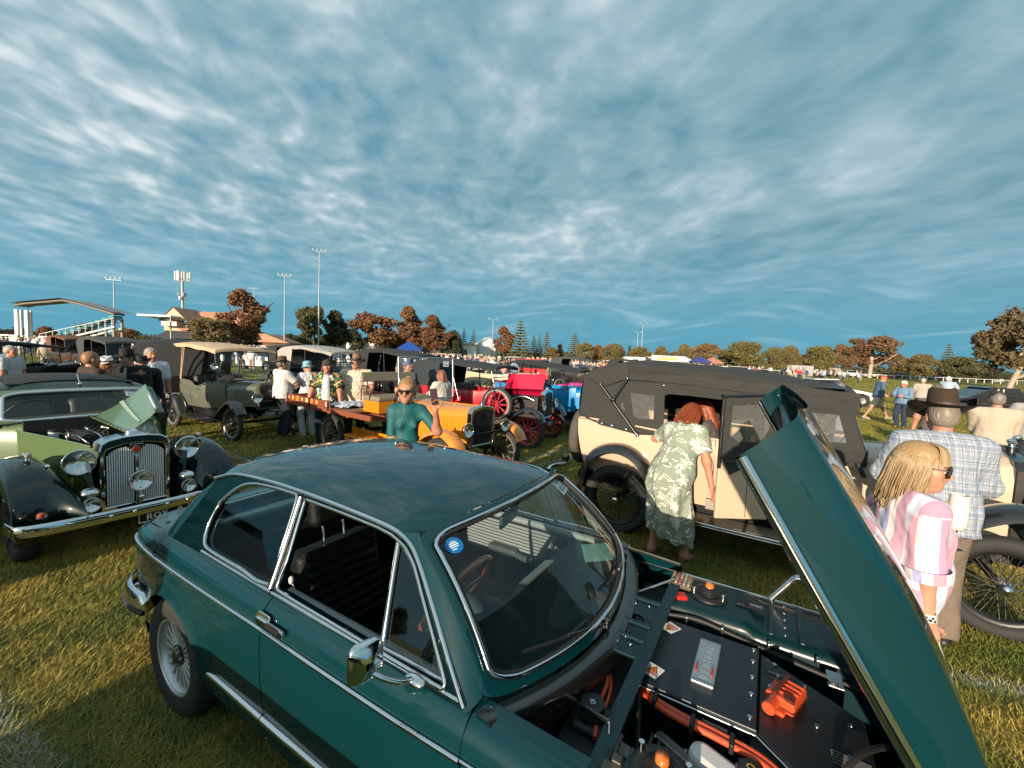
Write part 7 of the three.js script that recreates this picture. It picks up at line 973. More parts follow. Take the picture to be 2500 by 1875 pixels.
const leafTex = clothTex(512, 512, (x, w, h) => {
  x.fillStyle = '#8a9384'; x.fillRect(0, 0, w, h); x.lineCap = 'round'; const r = mulberry(5);
  const W = (f) => { for (const dx of [-w, 0, w]) for (const dy of [-h, 0, h]) { x.save(); x.translate(dx, dy); f(); x.restore(); } };
  x.strokeStyle = '#e9ebde';
  for (let i = 0; i < 7; i++) { const cx = r() * w, cy = r() * h, n = 6, R = 44 + r() * 14; W(() => { for (let k = 0; k < n; k++) { x.save(); x.translate(cx, cy); x.rotate(k / n * 6.283); x.lineWidth = 4; x.beginPath(); x.ellipse(0, -R * 0.62, R * 0.17, R * 0.42, 0, 0, 7); x.stroke(); x.restore(); } x.lineWidth = 6; x.beginPath(); x.arc(cx, cy, 9, 0, 7); x.stroke(); }); }
  for (let i = 0; i < 26; i++) { const cx = r() * w, cy = r() * h, a = r() * 6.28, L = 26 + r() * 26; W(() => { x.save(); x.translate(cx, cy); x.rotate(a); x.lineWidth = 5; x.beginPath(); x.ellipse(0, 0, L * 0.28, L, 0, 0, 7); x.lineWidth = 4; x.stroke(); x.restore(); }); }
  for (let i = 0; i < 22; i++) { const cx = r() * w, cy = r() * h, a = r() * 6.28; W(() => { x.save(); x.translate(cx, cy); x.rotate(a); x.lineWidth = 6; x.beginPath(); x.arc(0, 0, 16, 0, 2.6); x.arc(30, 8, 14, 3.4, 5.6); x.stroke(); x.restore(); }); }
}, 1 / 0.52, 1 / 0.52);
const hawaiiTex = clothTex(256, 256, (x, w, h) => { x.fillStyle = '#20302c'; x.fillRect(0, 0, w, h); const r = mulberry(9), C = ['#d9c05a', '#3f7f86', '#d8dcc8', '#6b8f4a', '#c9743c', '#2d5a66']; for (let i = 0; i < 90; i++) { x.fillStyle = C[i % 6]; x.save(); x.translate(r() * w, r() * h); x.rotate(r() * 6); x.beginPath(); x.ellipse(0, 0, 5 + r() * 10, 14 + r() * 10, 0, 0, 7); x.fill(); x.restore(); } }, 1 / 0.4, 1 / 0.4);
const honeyTex = clothTex(256, 256, (x, w, h) => { x.fillStyle = '#e8dcc6'; x.fillRect(0, 0, w, h); x.strokeStyle = '#a8632f'; x.lineWidth = 5; for (let j = 0; j < 5; j++) for (let i = 0; i < 5; i++) { x.beginPath(); for (let k = 0; k < 7; k++) { const a = k * PI / 3 + 0.5, cx = i * 51 + (j % 2) * 25, cy = j * 51 + 10; x.lineTo(cx + 25 * Math.cos(a), cy + 25 * Math.sin(a)); } x.stroke(); } }, 1 / 0.34, 1 / 0.34);
const teeTex = clothTex(256, 256, (x, w, h) => { x.fillStyle = '#e9e6dc'; x.fillRect(0, 0, w, h); for (const [a, c] of [[40, '#5b8fb0'], [80, '#c9763f'], [112, '#e0b45a'], [150, '#6d97b4'], [190, '#b9653a']]) { x.fillStyle = c; x.save(); x.translate(70, a); x.rotate(-0.25); x.fillRect(0, 0, 130, 16); x.restore(); } }, 1 / 0.5, 1 / 0.5);
const jerseyTex = clothTex(512, 512, (x, w, h) => { x.fillStyle = '#0d5659'; x.fillRect(0, 0, w, h); x.fillStyle = '#0a3b3a'; x.font = 'bold 60px sans-serif'; x.save(); x.translate(262, 196); x.scale(0.92, 1.15); x.fillText('DMTR', 0, 0); x.restore(); }, 1 / 0.55, 1 / 0.55);

// long hair as locks over a soft base
function locks(ctx, c, o) {
  const r = mulberry(o.seed ?? 3), list = [];
  for (let i = 0; i < (o.n ?? 260); i++) {
    const a = lerp(o.a0 ?? 0.75, o.a1 ?? 2 * PI - 0.75, r()), el = 0.15 + 1.35 * Math.pow(r(), 0.7), L = lerp(o.l0 ?? 0.18, o.l1 ?? 0.27, r());
    const p0 = [0.072 * Math.sin(a) * Math.cos(el), 0.042 + 0.088 * Math.sin(el), -0.018 + 0.095 * Math.cos(a) * Math.cos(el)], sw = o.sweep ?? 0;
    const out = [0.094 * Math.sin(a), -0.005, -0.02 + 0.108 * Math.cos(a) * (Math.cos(a) > 0 ? 0.75 : 1)], w1 = (r() - 0.5) * 0.03, w2 = (r() - 0.5) * 0.03;
    const tip = [out[0] * (1.04 + 0.18 * r()) + w1 + sw, -0.02 - L * (0.75 + 0.25 * r()), out[2] * (1 + 0.1 * r()) + w2 - 0.01];
    const mid = [out[0] * 1.02, 0.03, out[2] * 1.02], q = [lerp(out[0], tip[0], 0.5) * 1.05 + w2 * 0.5, lerp(0, tip[1], 0.55), lerp(out[2], tip[2], 0.5) - 0.005];
    const g = new THREE.TubeGeometry(curve([p0, mid, q, tip]), 12, (o.r ?? 0.0022) * (1 + r()), 4);
    const n = g.attributes.position.count, col = new Float32Array(n * 3), k = 0.72 + 0.55 * r(); for (let j = 0; j < n; j++) { col[j * 3] = c[0] * k; col[j * 3 + 1] = c[1] * k; col[j * 3 + 2] = c[2] * k; } g.setAttribute('color', new THREE.BufferAttribute(col, 3)); list.push(g);
  }
  for (let i = 0; i < (o.fringe ?? 0); i++) { const s = (i / (o.fringe - 1)) * 2 - 1 + (r() - 0.5) * 0.08, a = s * 0.95, p0 = [0.03 * s, 0.128, 0.01], m = [0.062 * Math.sin(a), 0.112, 0.062 * Math.cos(a) + 0.012], e = [0.080 * Math.sin(a), 0.045 - 0.02 * s * s - 0.012 * r(), 0.098 * Math.cos(a) + 0.002], g = new THREE.TubeGeometry(curve([p0, m, e]), 8, (o.r ?? 0.0022) * (1 + r()), 4), n = g.attributes.position.count, col = new Float32Array(n * 3), k = 0.8 + 0.5 * r(); for (let j = 0; j < n; j++) { col[j * 3] = c[0] * k; col[j * 3 + 1] = c[1] * k; col[j * 3 + 2] = c[2] * k; } g.setAttribute('color', new THREE.BufferAttribute(col, 3)); list.push(g); }
  part('hair_locks', ctx.place(mergeC(list)), mat(0xffffff, 0.45, 0, { vertexColors: true, sheen: 0.3, sheenRoughness: 0.35 }), ctx.t, null, 'stuff');
}
// woman in the teal jersey with a phone, beyond the roof
person({ label: 'woman in a teal cycling jersey and wraparound sunglasses holding a phone', p: [-1.03, 0, -4.2], ry: 0.06, h: 1.735, fem: true, wide: 0.82, bust: 0.3, seed: 4, cell: 0.012, hcell: 0.005, skin: SK.ruddy, twist: 0.25, lean: 0.05, headTurn: -0.28, headLean: 0.02, handL: [0.24, 1.44, 0.28], elbowL: [0.5, -0.9, 0.35], handR: [-0.04, 0.98, 0.22], elbowR: [-0.35, -0.8, -0.5], curlL: 0.75, dirL: [-0.1, 1, 0.15], palmL: [0.2, 0, 1], flipL: true,
  top: { m: patterned(jerseyTex, { roughness: 0.65, bumpScale: 0.006 }), ease: 0.006, sleeve: 0.93, hem: 0.84, fold: 0.003, neck: 1.475, name: 'jersey' }, bottom: { m: blackCloth, ease: 0.006, len: 0.45, name: 'shorts' }, shoes: whiteShoe, hair: { c: [0.27, 0.155, 0.07], style: 'short', amp: 0.007, line: 0.075 }, glasses: { wrap: true },
  extra: (x) => { const q = x.hs[0], c = add3(x.arm[0][1], [0.0 * x.S, 0.115, 0.022]); part('phone', at(box(0.072, 0.150, 0.009, 0, 0, 0, 0.004), c[0] - 0.012, c[1] + 0.02, c[2] + 0.008, -0.15, 0.5, 0.12), mat([0.08, 0.03, 0.03], 0.25, 0, { clearcoat: 1 }), x.t); part('hair_bun', x.place(sph(0.04, 0, 0.11, -0.075, 1, 0.8, 1, 14)), hairMat([0.36, 0.21, 0.10]), x.t); } });
// woman leaning into the cream car
person({ label: 'woman in a pale green floral dress leaning into the cream car', p: [1.60, 0, -4.10], ry: 2.30, h: 1.68, fem: true, wide: 1.1, fat: 0.015, seed: 8, cell: 0.013, hcell: 0.006, skin: SK.ruddy, lean: 0.50, headLean: 0.3, twist: -0.15, footL: [0.16, 0, 0.0], footR: [-0.13, 0, 0.12], handL: [0.22, 1.27, 0.28], elbowL: [1, 0.1, -0.5], handR: [-0.33, 0.82, 0.30], elbowR: [-0.6, -0.3, -0.6], curlR: 0.2, hair: { c: [0.17, 0.036, 0.010], style: 'bob', cell: 0.006 },
  top: { m: patterned(leafTex), ease: 0.030, sleeve: 0.72, hem: 0.80, fold: 0.006, neck: 1.47, name: 'dress_top' },
  dress: (x) => { const fo = x.fold(0.011, 8, 3), a = x.up([0, 1.05, 0]), b = x.up([0, 0.90, -0.01]), bot = [b[0] * 0.4 + 0.0, 0.26, (b[2] + 0.02) * 0.4 + 0.04], mid = [b[0], 0.80, b[2]]; const F0 = uni([cone(a, b, 0.150, 0.178, 0.85, x.fw), cone(b, mid, 0.178, 0.195, 0.9, x.fw), cone(mid, bot, 0.195, 0.225, 0.85, [0, 0, 1])], 0.08), hem = (px) => 0.30 - 0.30 * px; x.garment('dress_skirt', (X, Y, Z) => { const an = Math.atan2(X - bot[0], Z - bot[2]); return Math.max(F0(X, Y, Z) + fo(X, Y, Z) + (0.012 + 0.02 * sstep(0.9, 0.4, Y)) * Math.sin(an * 9 + Y * 3) * sstep(1.0, 0.6, Y), hem(-X) - Y, Y - 1.02); }, [a, b, mid, bot], 0.30, patterned(leafTex), (X, Y, Z) => [Math.atan2(X, -(Z - 0.02)) * 0.24, Y], 0.012); },
  shoes: mat([0.10, 0.05, 0.03], 0.6), extra: (x) => locks(x, [0.20, 0.045, 0.012], { n: 420, l0: 0.07, l1: 0.14, a0: 0.5, a1: 2 * PI - 0.5, seed: 12 }) });
// blonde woman in the striped shirt, wine cooler glass in hand
person({ label: 'blonde woman in a pink, white and lavender striped shirt and black sunglasses', p: [2.02, 0, -2.12], ry: 1.25, h: 1.665, fem: true, wide: 0.98, fat: 0.02, seed: 15, cell: 0.012, ccell: 0.010, hcell: 0.0035, fcell: 0.004, skin: [0.50, 0.25, 0.165], lean: 0.06, headTurn: -0.46, headLean: 0.06, handR: [-0.20, 0.80, 0.06], elbowR: [-0.4, -0.2, -0.9], handL: [0.27, 1.29, 0.24], elbowL: [0.7, -0.6, -0.1], curlL: 0.75, dirL: [0.15, 0.15, 0.95], palmL: [-1, 0, 0.15], curlR: 0.5,
  top: { m: patterned(stripeTex, { bumpMap: null }), ease: 0.032, sleeve: 1.08, hem: 0.70, fold: 0.008, uv: 'stripe', neck: 1.462 }, bottom: { m: whiteCloth, ease: 0.02, len: 0.12 }, shoes: whiteShoe, hair: { c: [0.32, 0.21, 0.10], style: 'long', cell: 0.005, amp: 0.003 }, glasses: { m: blackGloss },
  extra: (x) => {
    locks(x, [0.36, 0.25, 0.135], { n: 1500, l0: 0.12, l1: 0.24, a0: 0.62, a1: 2 * PI - 0.62, fringe: 120, seed: 21, r: 0.0011 });
    const w = x.arm[0][1], g = add3(add3(w, mul3(x.hs[0].dir, 0.085)), mul3(x.hs[0].palm, 0.045)), gl = grp('wine_cooler_glass', x.t, [g[0], g[1], g[2]]);
    part('cooler_sleeve', lathe([[0.0, -0.085], [0.026, -0.082], [0.038, -0.06], [0.042, -0.02], [0.041, 0.04], [0.037, 0.105], [0.0345, 0.108], [0.034, 0.10], [0.037, 0.0]], 32), mat([0.74, 0.68, 0.60], 0.6), gl); part('stem', lathe([[0.012, -0.085], [0.006, -0.10], [0.005, -0.165], [0.010, -0.178], [0.036, -0.184], [0.036, -0.188], [0, -0.188]], 24), blackGloss, gl); part('glass_lip', at(tor(0.034, 0.0018, 0, 0, 0, 32, 6), 0, 0.112, 0, PI / 2), glassClear, gl);
    const e = x.arm[1], br = mix3(e[0], e[1], 0.88), d = nor3(sub3(e[1], e[0])), bg = at(new THREE.CylinderGeometry(0.033, 0.031, 0.035, 24, 1, true), 0, 0, 0); bg.applyQuaternion(new THREE.Quaternion().setFromUnitVectors(V(0, 1, 0), V(...d))); bg.translate(...br); part('bracelet', bg, mat(0xffffff, 0.4, 0.2, { map: canvasTex(128, 32, (c) => { c.fillStyle = '#dcdcd8'; c.fillRect(0, 0, 128, 32); c.fillStyle = '#15171a'; for (let i = 0; i < 22; i++) { c.beginPath(); c.ellipse(R0() * 128, R0() * 32, 5, 4, R0() * 3, 0, 7); c.fill(); } }) }), x.t);
    const ce = x.arm[1], cu = mix3(ce[0], ce[1], 0.06), cg = new THREE.CylinderGeometry(0.088, 0.084, 0.055, 32, 1, true); cg.applyQuaternion(new THREE.Quaternion().setFromUnitVectors(V(0, 1, 0), V(...nor3(sub3(ce[1], ce[0])).map((v) => -v)))); cg.translate(...cu); const cuv = cg.attributes.uv; for (let i = 0; i < cuv.count; i++) cuv.setXY(i, cuv.getX(i) * 0.5, cuv.getY(i) * 0.05); part('cuff', cg, patterned(stripeTex), x.t);
    part('collar', x.place(sheet(20, 3, (u, v) => { const a = lerp(0.5, 2 * PI - 0.5, u); return [(0.062 + 0.028 * v) * Math.sin(a), -0.115 - 0.028 * v, -0.03 + (0.062 + 0.03 * v) * Math.cos(a)]; })), whiteCloth, x.t);
  } });
// man in the wide brown hat and plaid shirt, from behind
person({ label: 'man seen from behind in a wide brown hat and grey plaid shirt', p: [3.15, 0, -3.05], ry: 2.62, h: 1.82, wide: 1.04, fat: 0.02, seed: 22, cell: 0.012, hcell: 0.006, skin: SK.ruddy, lean: 0.12, headLean: 0.12, handL: [0.22, 1.04, 0.34], elbowL: [0.6, -0.6, -0.5], handR: [-0.20, 1.02, 0.32], elbowR: [-0.6, -0.6, -0.5],
  top: { m: patterned(plaidTex), ease: 0.034, sleeve: 1.9, hem: 0.80, fold: 0.009, neck: 1.475 }, bottom: { m: cloth([0.17, 0.13, 0.10]), ease: 0.03 }, shoes: blackShoe, hair: { c: [0.20, 0.17, 0.14], style: 'short' }, hat: { kind: 'brim', brim: 0.10, crown: 0.14, curl: 0.040, m: mat([0.040, 0.024, 0.014], 0.92, 0, { sheen: 0.3 }), band: mat([0.07, 0.04, 0.025], 0.6), tip: 0.10 },
  extra: (x) => part('collar', sheet(20, 4, (u, v) => { const a = u * 2 * PI, n = x.J.neck, r = 0.066 + 0.018 * v; const p = add3(n, add3(mul3(x.lat, r * Math.sin(a)), mul3(x.fw, r * Math.cos(a)))); const q = add3(p, mul3(x.axis, 0.045 - 0.042 * v)); return [...q, u * 0.45, v * 0.04]; }), patterned(plaidTex), x.t) });
// passenger in the cream car
person({ label: 'red-haired woman sitting inside the cream car behind the open door', p: [2.46, 0, -4.98], ry: -2.2, h: 1.64, fem: true, seed: 31, drop: 0.06, lean: 0.25, headLean: 0.2, footL: [0.1, 0.52, 0.40], footR: [-0.1, 0.52, 0.40], handL: [0.22, 1.12, 0.36], handR: [-0.2, 1.08, 0.34], skin: SK.ruddy, hair: { c: [0.24, 0.05, 0.014], style: 'long' }, top: { m: cloth([0.10, 0.09, 0.09]), sleeve: 0.8 }, bottom: { m: blackCloth } });
// group round the flatbed
person({ label: 'man in a brown felt hat and white shirt seen from behind beside the grey-green tourer', p: [-4.95, 0, -9.1], ry: 2.5, h: 1.72, wide: 1.15, fat: 0.03, seed: 41, skin: SK.tan, handR: [-0.12, 1.15, 0.36], handL: [0.2, 1.1, 0.34], elbowR: [-0.8, -0.5, -0.2], top: { m: whiteCloth, ease: 0.03, sleeve: 0.85 }, bottom: { m: navy }, shoes: blackShoe, hair: { c: [0.15, 0.12, 0.1] }, hat: { kind: 'brim', m: brownFelt, brim: 0.06, crown: 0.10, tip: 0.0 } });
person({ label: 'person in a light blue bucket hat and white overshirt facing away near the tray', p: [-4.5, 0, -9.35], ry: -2.2, h: 1.66, fem: true, seed: 42, skin: SK.fair, headLean: 0.3, handL: [0.12, 1.18, 0.33], handR: [-0.16, 1.15, 0.34], top: { m: cloth([0.62, 0.64, 0.66]), ease: 0.035, sleeve: 1.7 }, bottom: { m: cloth([0.40, 0.45, 0.50]) }, shoes: whiteShoe, hair: { c: [0.10, 0.06, 0.03], style: 'tail' }, hat: { kind: 'bucket', m: cloth([0.20, 0.40, 0.55]) } });
person({ label: 'young man in a dark cap and open floral shirt over a striped tee', p: [-3.63, 0, -8.3], ry: 0.30, h: 1.75, seed: 43, skin: SK.ruddy, handL: [0.26, 0.86, 0.16], handR: [-0.32, 0.86, 0.14], top: { m: patterned(hawaiiTex), ease: 0.034, sleeve: 0.82, hem: 0.84, fold: 0.008 }, bottom: { m: navy }, shoes: whiteShoe, hair: { c: [0.05, 0.025, 0.012], style: 'bob' }, hat: { kind: 'cap', m: mat([0.05, 0.04, 0.03], 0.9) },
  extra: (x) => part('tee_shirt', sheet(10, 14, (u, v) => { const s = u * 2 - 1, y = lerp(1.43, 0.88, v), z = 0.172 - 0.045 * s * s + 0.012 * Math.sin(v * PI) - 0.05 * sstep(0.25, 0, v); return [...x.up([s * (0.062 + 0.025 * v), y, z]), s * 0.16, y]; }), patterned(teeTex), x.t) });
person({ label: 'man in a wide tan hat, sunglasses and honeycomb-print shirt behind the bench seat', p: [-3.22, 0, -8.75], ry: 0.10, h: 1.83, wide: 1.12, fat: 0.03, seed: 44, skin: SK.ruddy, headTurn: -0.25, handL: [0.30, 0.95, 0.25], handR: [-0.30, 0.84, 0.1], top: { m: patterned(honeyTex), ease: 0.035, sleeve: 0.85, hem: 0.82 }, bottom: { m: cloth([0.05, 0.045, 0.04]) }, shoes: blackShoe, hair: { c: [0.25, 0.22, 0.2] }, glasses: {}, hat: { kind: 'brim', m: mat([0.22, 0.13, 0.07], 0.85), brim: 0.09, crown: 0.105, curl: 0.02 } });
person({ label: 'man in a patterned cap and black printed tee shirt, turned away', p: [-2.3, 0, -9.2], ry: 0.9, h: 1.76, seed: 45, skin: SK.tan, headTurn: 0.3, top: { m: blackCloth, ease: 0.028, sleeve: 0.8 }, bottom: { m: denim }, shoes: blackShoe, hair: { c: [0.06, 0.04, 0.03] }, hat: { kind: 'cap', m: mat([0.10, 0.12, 0.22], 0.85), vm: mat([0.35, 0.1, 0.08], 0.8) } });
person({ label: 'person with auburn hair and a loose white shirt behind the truck windscreen', p: [-1.45, 0, -8.75], ry: -2.2, h: 1.63, fem: true, seed: 46, skin: SK.ruddy, headLean: 0.15, handL: [0.2, 1.1, 0.3], top: { m: cloth([0.52, 0.48, 0.43]), ease: 0.04, sleeve: 1.6, hem: 0.75, fold: 0.012 }, bottom: { m: denim }, hair: { c: [0.22, 0.07, 0.025], style: 'bob' } });
// group behind the green saloon
person({ label: 'man with close-cropped ginger hair in a dark brown shirt, seen from behind', p: [-6.72, 0, -6.75], ry: 2.7, h: 1.77, wide: 1.1, seed: 51, skin: SK.ruddy, top: { m: cloth([0.045, 0.03, 0.024]), ease: 0.03 }, bottom: { m: navy }, shoes: blackShoe, hair: { c: [0.28, 0.13, 0.06], amp: 0.001, line: 0.10 } });
person({ label: 'woman with curly auburn hair under a white hat with a black band', p: [-6.80, 0, -7.1], ry: -2.9, h: 1.66, fem: true, seed: 52, skin: SK.fair, top: { m: cloth([0.30, 0.16, 0.10]) }, bottom: { m: blackCloth }, hair: { c: [0.30, 0.13, 0.05], style: 'curly', amp: 0.014 }, hat: { kind: 'brim', m: mat([0.66, 0.66, 0.64], 0.8), band: blackFelt, brim: 0.05, crown: 0.085 } });
person({ label: 'man in a black fedora, black shirt and white tie', p: [-6.72, 0, -7.45], ry: 0.25, h: 1.79, wide: 1.1, seed: 53, skin: SK.fair, headLean: 0.25, headTurn: -0.5, top: { m: blackCloth, ease: 0.03, sleeve: 1.9 }, bottom: { m: blackCloth }, shoes: blackShoe, hair: { c: [0.05, 0.04, 0.03] }, hat: { kind: 'brim', m: blackFelt, brim: 0.07, crown: 0.11, curl: 0.02 },
  extra: (x) => part('tie', sheet(4, 8, (u, v) => { const s = u * 2 - 1; return x.up([s * lerp(0.018, 0.042, v), lerp(1.43, 1.02, v), 0.158 - 0.03 * sstep(0.3, 0, v) + 0.01 * Math.sin(v * PI)]); }), whiteCloth, x.t) });
person({ label: 'man bending in a flat black hat and black coat behind the fedora man', p: [-6.95, 0, -7.95], ry: 0.7, h: 1.72, seed: 54, skin: SK.fair, lean: 0.3, headLean: 0.2, top: { m: blackCloth, ease: 0.035, sleeve: 1.9 }, bottom: { m: blackCloth }, hair: { c: [0.04, 0.03, 0.03] }, hat: { kind: 'brim', m: blackFelt, brim: 0.06, crown: 0.075 } });
person({ label: 'tall man with curly grey hair in a white shirt facing right', p: [-7.0, 0, -8.2], ry: 1.1, h: 1.84, seed: 55, skin: SK.ruddy, top: { m: cloth([0.62, 0.63, 0.66]), ease: 0.03, sleeve: 0.9 }, bottom: { m: navy }, hair: { c: [0.30, 0.27, 0.24], style: 'curly' } });
person({ label: 'grey-haired man in a white top at the far left edge', p: [-10.9, 0, -9.2], ry: 1.8, h: 1.74, seed: 56, skin: SK.ruddy, top: { m: cloth([0.45, 0.45, 0.46]), ease: 0.03 }, bottom: { m: blackCloth }, hair: { c: [0.35, 0.33, 0.3] } });
// right side
person({ label: 'man in a dark cap and beige jumper seen from behind, far right', p: [7.45, 0, -6.5], ry: 2.5, h: 1.76, wide: 1.12, fat: 0.035, seed: 61, skin: SK.ruddy, handL: [0.10, 1.0, 0.30], handR: [-0.10, 1.05, 0.30], elbowL: [0.4, -0.8, -0.5], elbowR: [-0.4, -0.8, -0.5], top: { m: cloth([0.46, 0.38, 0.30], { bumpMap: wrinkle, bumpScale: 0.012 }), ease: 0.03, sleeve: 1.9, hem: 0.93 }, bottom: { m: cloth([0.04, 0.035, 0.055]) }, shoes: blackShoe, hair: { c: [0.2, 0.17, 0.15] }, hat: { kind: 'cap', m: mat([0.035, 0.03, 0.03], 0.85), back: false } });
person({ label: 'man in a grey tee shirt at the right edge, hands on hips', p: [9.1, 0, -7.3], ry: 2.2, h: 1.80, wide: 1.15, seed: 62, skin: SK.ruddy, handL: [0.16, 1.0, 0.12], handR: [-0.16, 1.0, 0.12], elbowL: [1, -0.1, -0.4], elbowR: [-1, -0.1, -0.4], top: { m: cloth([0.36, 0.34, 0.33]), ease: 0.03 }, bottom: { m: cloth([0.03, 0.035, 0.05]) }, hair: { c: [0.3, 0.28, 0.26] } });
person({ label: 'brown-haired man just above the wide brown hat', p: [7.9, 0, -7.9], ry: 2.9, h: 1.78, seed: 63, skin: SK.ruddy, top: { m: cloth([0.10, 0.09, 0.09]) }, bottom: { m: navy }, hair: { c: [0.17, 0.12, 0.09] } });
person({ label: 'man in a dark grey cap beyond the cream car roof', p: [5.85, 0, -7.6], ry: 2.9, h: 1.79, seed: 64, skin: SK.ruddy, top: { m: cloth([0.12, 0.12, 0.14]) }, bottom: { m: navy }, hair: { c: [0.16, 0.13, 0.12] }, hat: { kind: 'cap', m: mat([0.06, 0.06, 0.075], 0.85) } });
person({ label: 'bearded man in a blue jumper and beige shorts striding across the grass', p: [14.6, 0, -16.9], ry: 1.25, h: 1.82, wide: 1.1, seed: 65, cell: 0.024, skin: SK.tan, lean: 0.12, headLean: 0.35, footL: [0.1, 0.0, 0.42], footR: [-0.1, 0.05, -0.40], heel: [0, -0.05], beard: [0.35, 0.33, 0.3], handL: [0.2, 1.0, 0.3], top: { m: cloth([0.07, 0.12, 0.20]), ease: 0.03, sleeve: 1.9 }, bottom: { m: cloth([0.50, 0.40, 0.29]), ease: 0.035, len: 0.52 }, shoes: mat([0.35, 0.28, 0.22], 0.7), hat: { kind: 'cap', m: mat([0.4, 0.1, 0.06], 0.8) } });
person({ label: 'white-haired woman in a denim jacket and dark blue trousers', p: [13.6, 0, -14.7], ry: -1.2, h: 1.70, fem: true, wide: 1.15, fat: 0.03, seed: 66, cell: 0.022, skin: SK.ruddy, headLean: 0.35, handL: [0.14, 1.15, 0.34], handR: [-0.14, 1.15, 0.34], top: { m: cloth([0.14, 0.24, 0.37]), ease: 0.035, sleeve: 1.8, hem: 0.88 }, bottom: { m: cloth([0.02, 0.035, 0.07]) }, shoes: blackShoe, hair: { c: [0.62, 0.58, 0.52], style: 'curly' },
  extra: (x) => part('hand_bag', [box(0.26, 0.34, 0.10, 0.28, 0.62, 0.1, 0.04), tube([[0.20, 0.78, 0.1], [0.24, 0.95, 0.1], [0.3, 0.95, 0.1], [0.34, 0.78, 0.1]], 0.01, 12, 5)], blackCloth, x.t) });
person({ label: 'bald man in a grey shirt farther out on the oval', p: [17.6, 0, -18.2], ry: 2.6, h: 1.76, wide: 1.15, seed: 67, cell: 0.026, skin: SK.ruddy, top: { m: cloth([0.38, 0.34, 0.30]), ease: 0.03 }, bottom: { m: navy }, hair: { c: [0.4, 0.38, 0.35], amp: 0.001, line: 0.03 } });
person({ label: 'white-haired man in a pale blue shirt reaching into the dark saloon', p: [20.9, 0, -20.4], ry: 1.9, h: 1.86, wide: 1.1, seed: 68, cell: 0.026, skin: SK.ruddy, lean: 0.1, handL: [0.15, 1.25, 0.45], handR: [-0.15, 1.22, 0.45], top: { m: cloth([0.38, 0.47, 0.62]), ease: 0.03, sleeve: 1.0 }, bottom: { m: cloth([0.25, 0.22, 0.2]) }, hair: { c: [0.65, 0.63, 0.6] } });

person({ label: 'man standing behind the viewpoint, outside the picture', p: [-3.35, 0, 0.55], ry: -2.6, h: 1.78, seed: 81, cell: 0.03, skin: SK.tan, top: { m: cloth([0.1, 0.12, 0.2]) }, bottom: { m: navy }, shoes: blackShoe, hair: { c: [0.1, 0.08, 0.06] } });
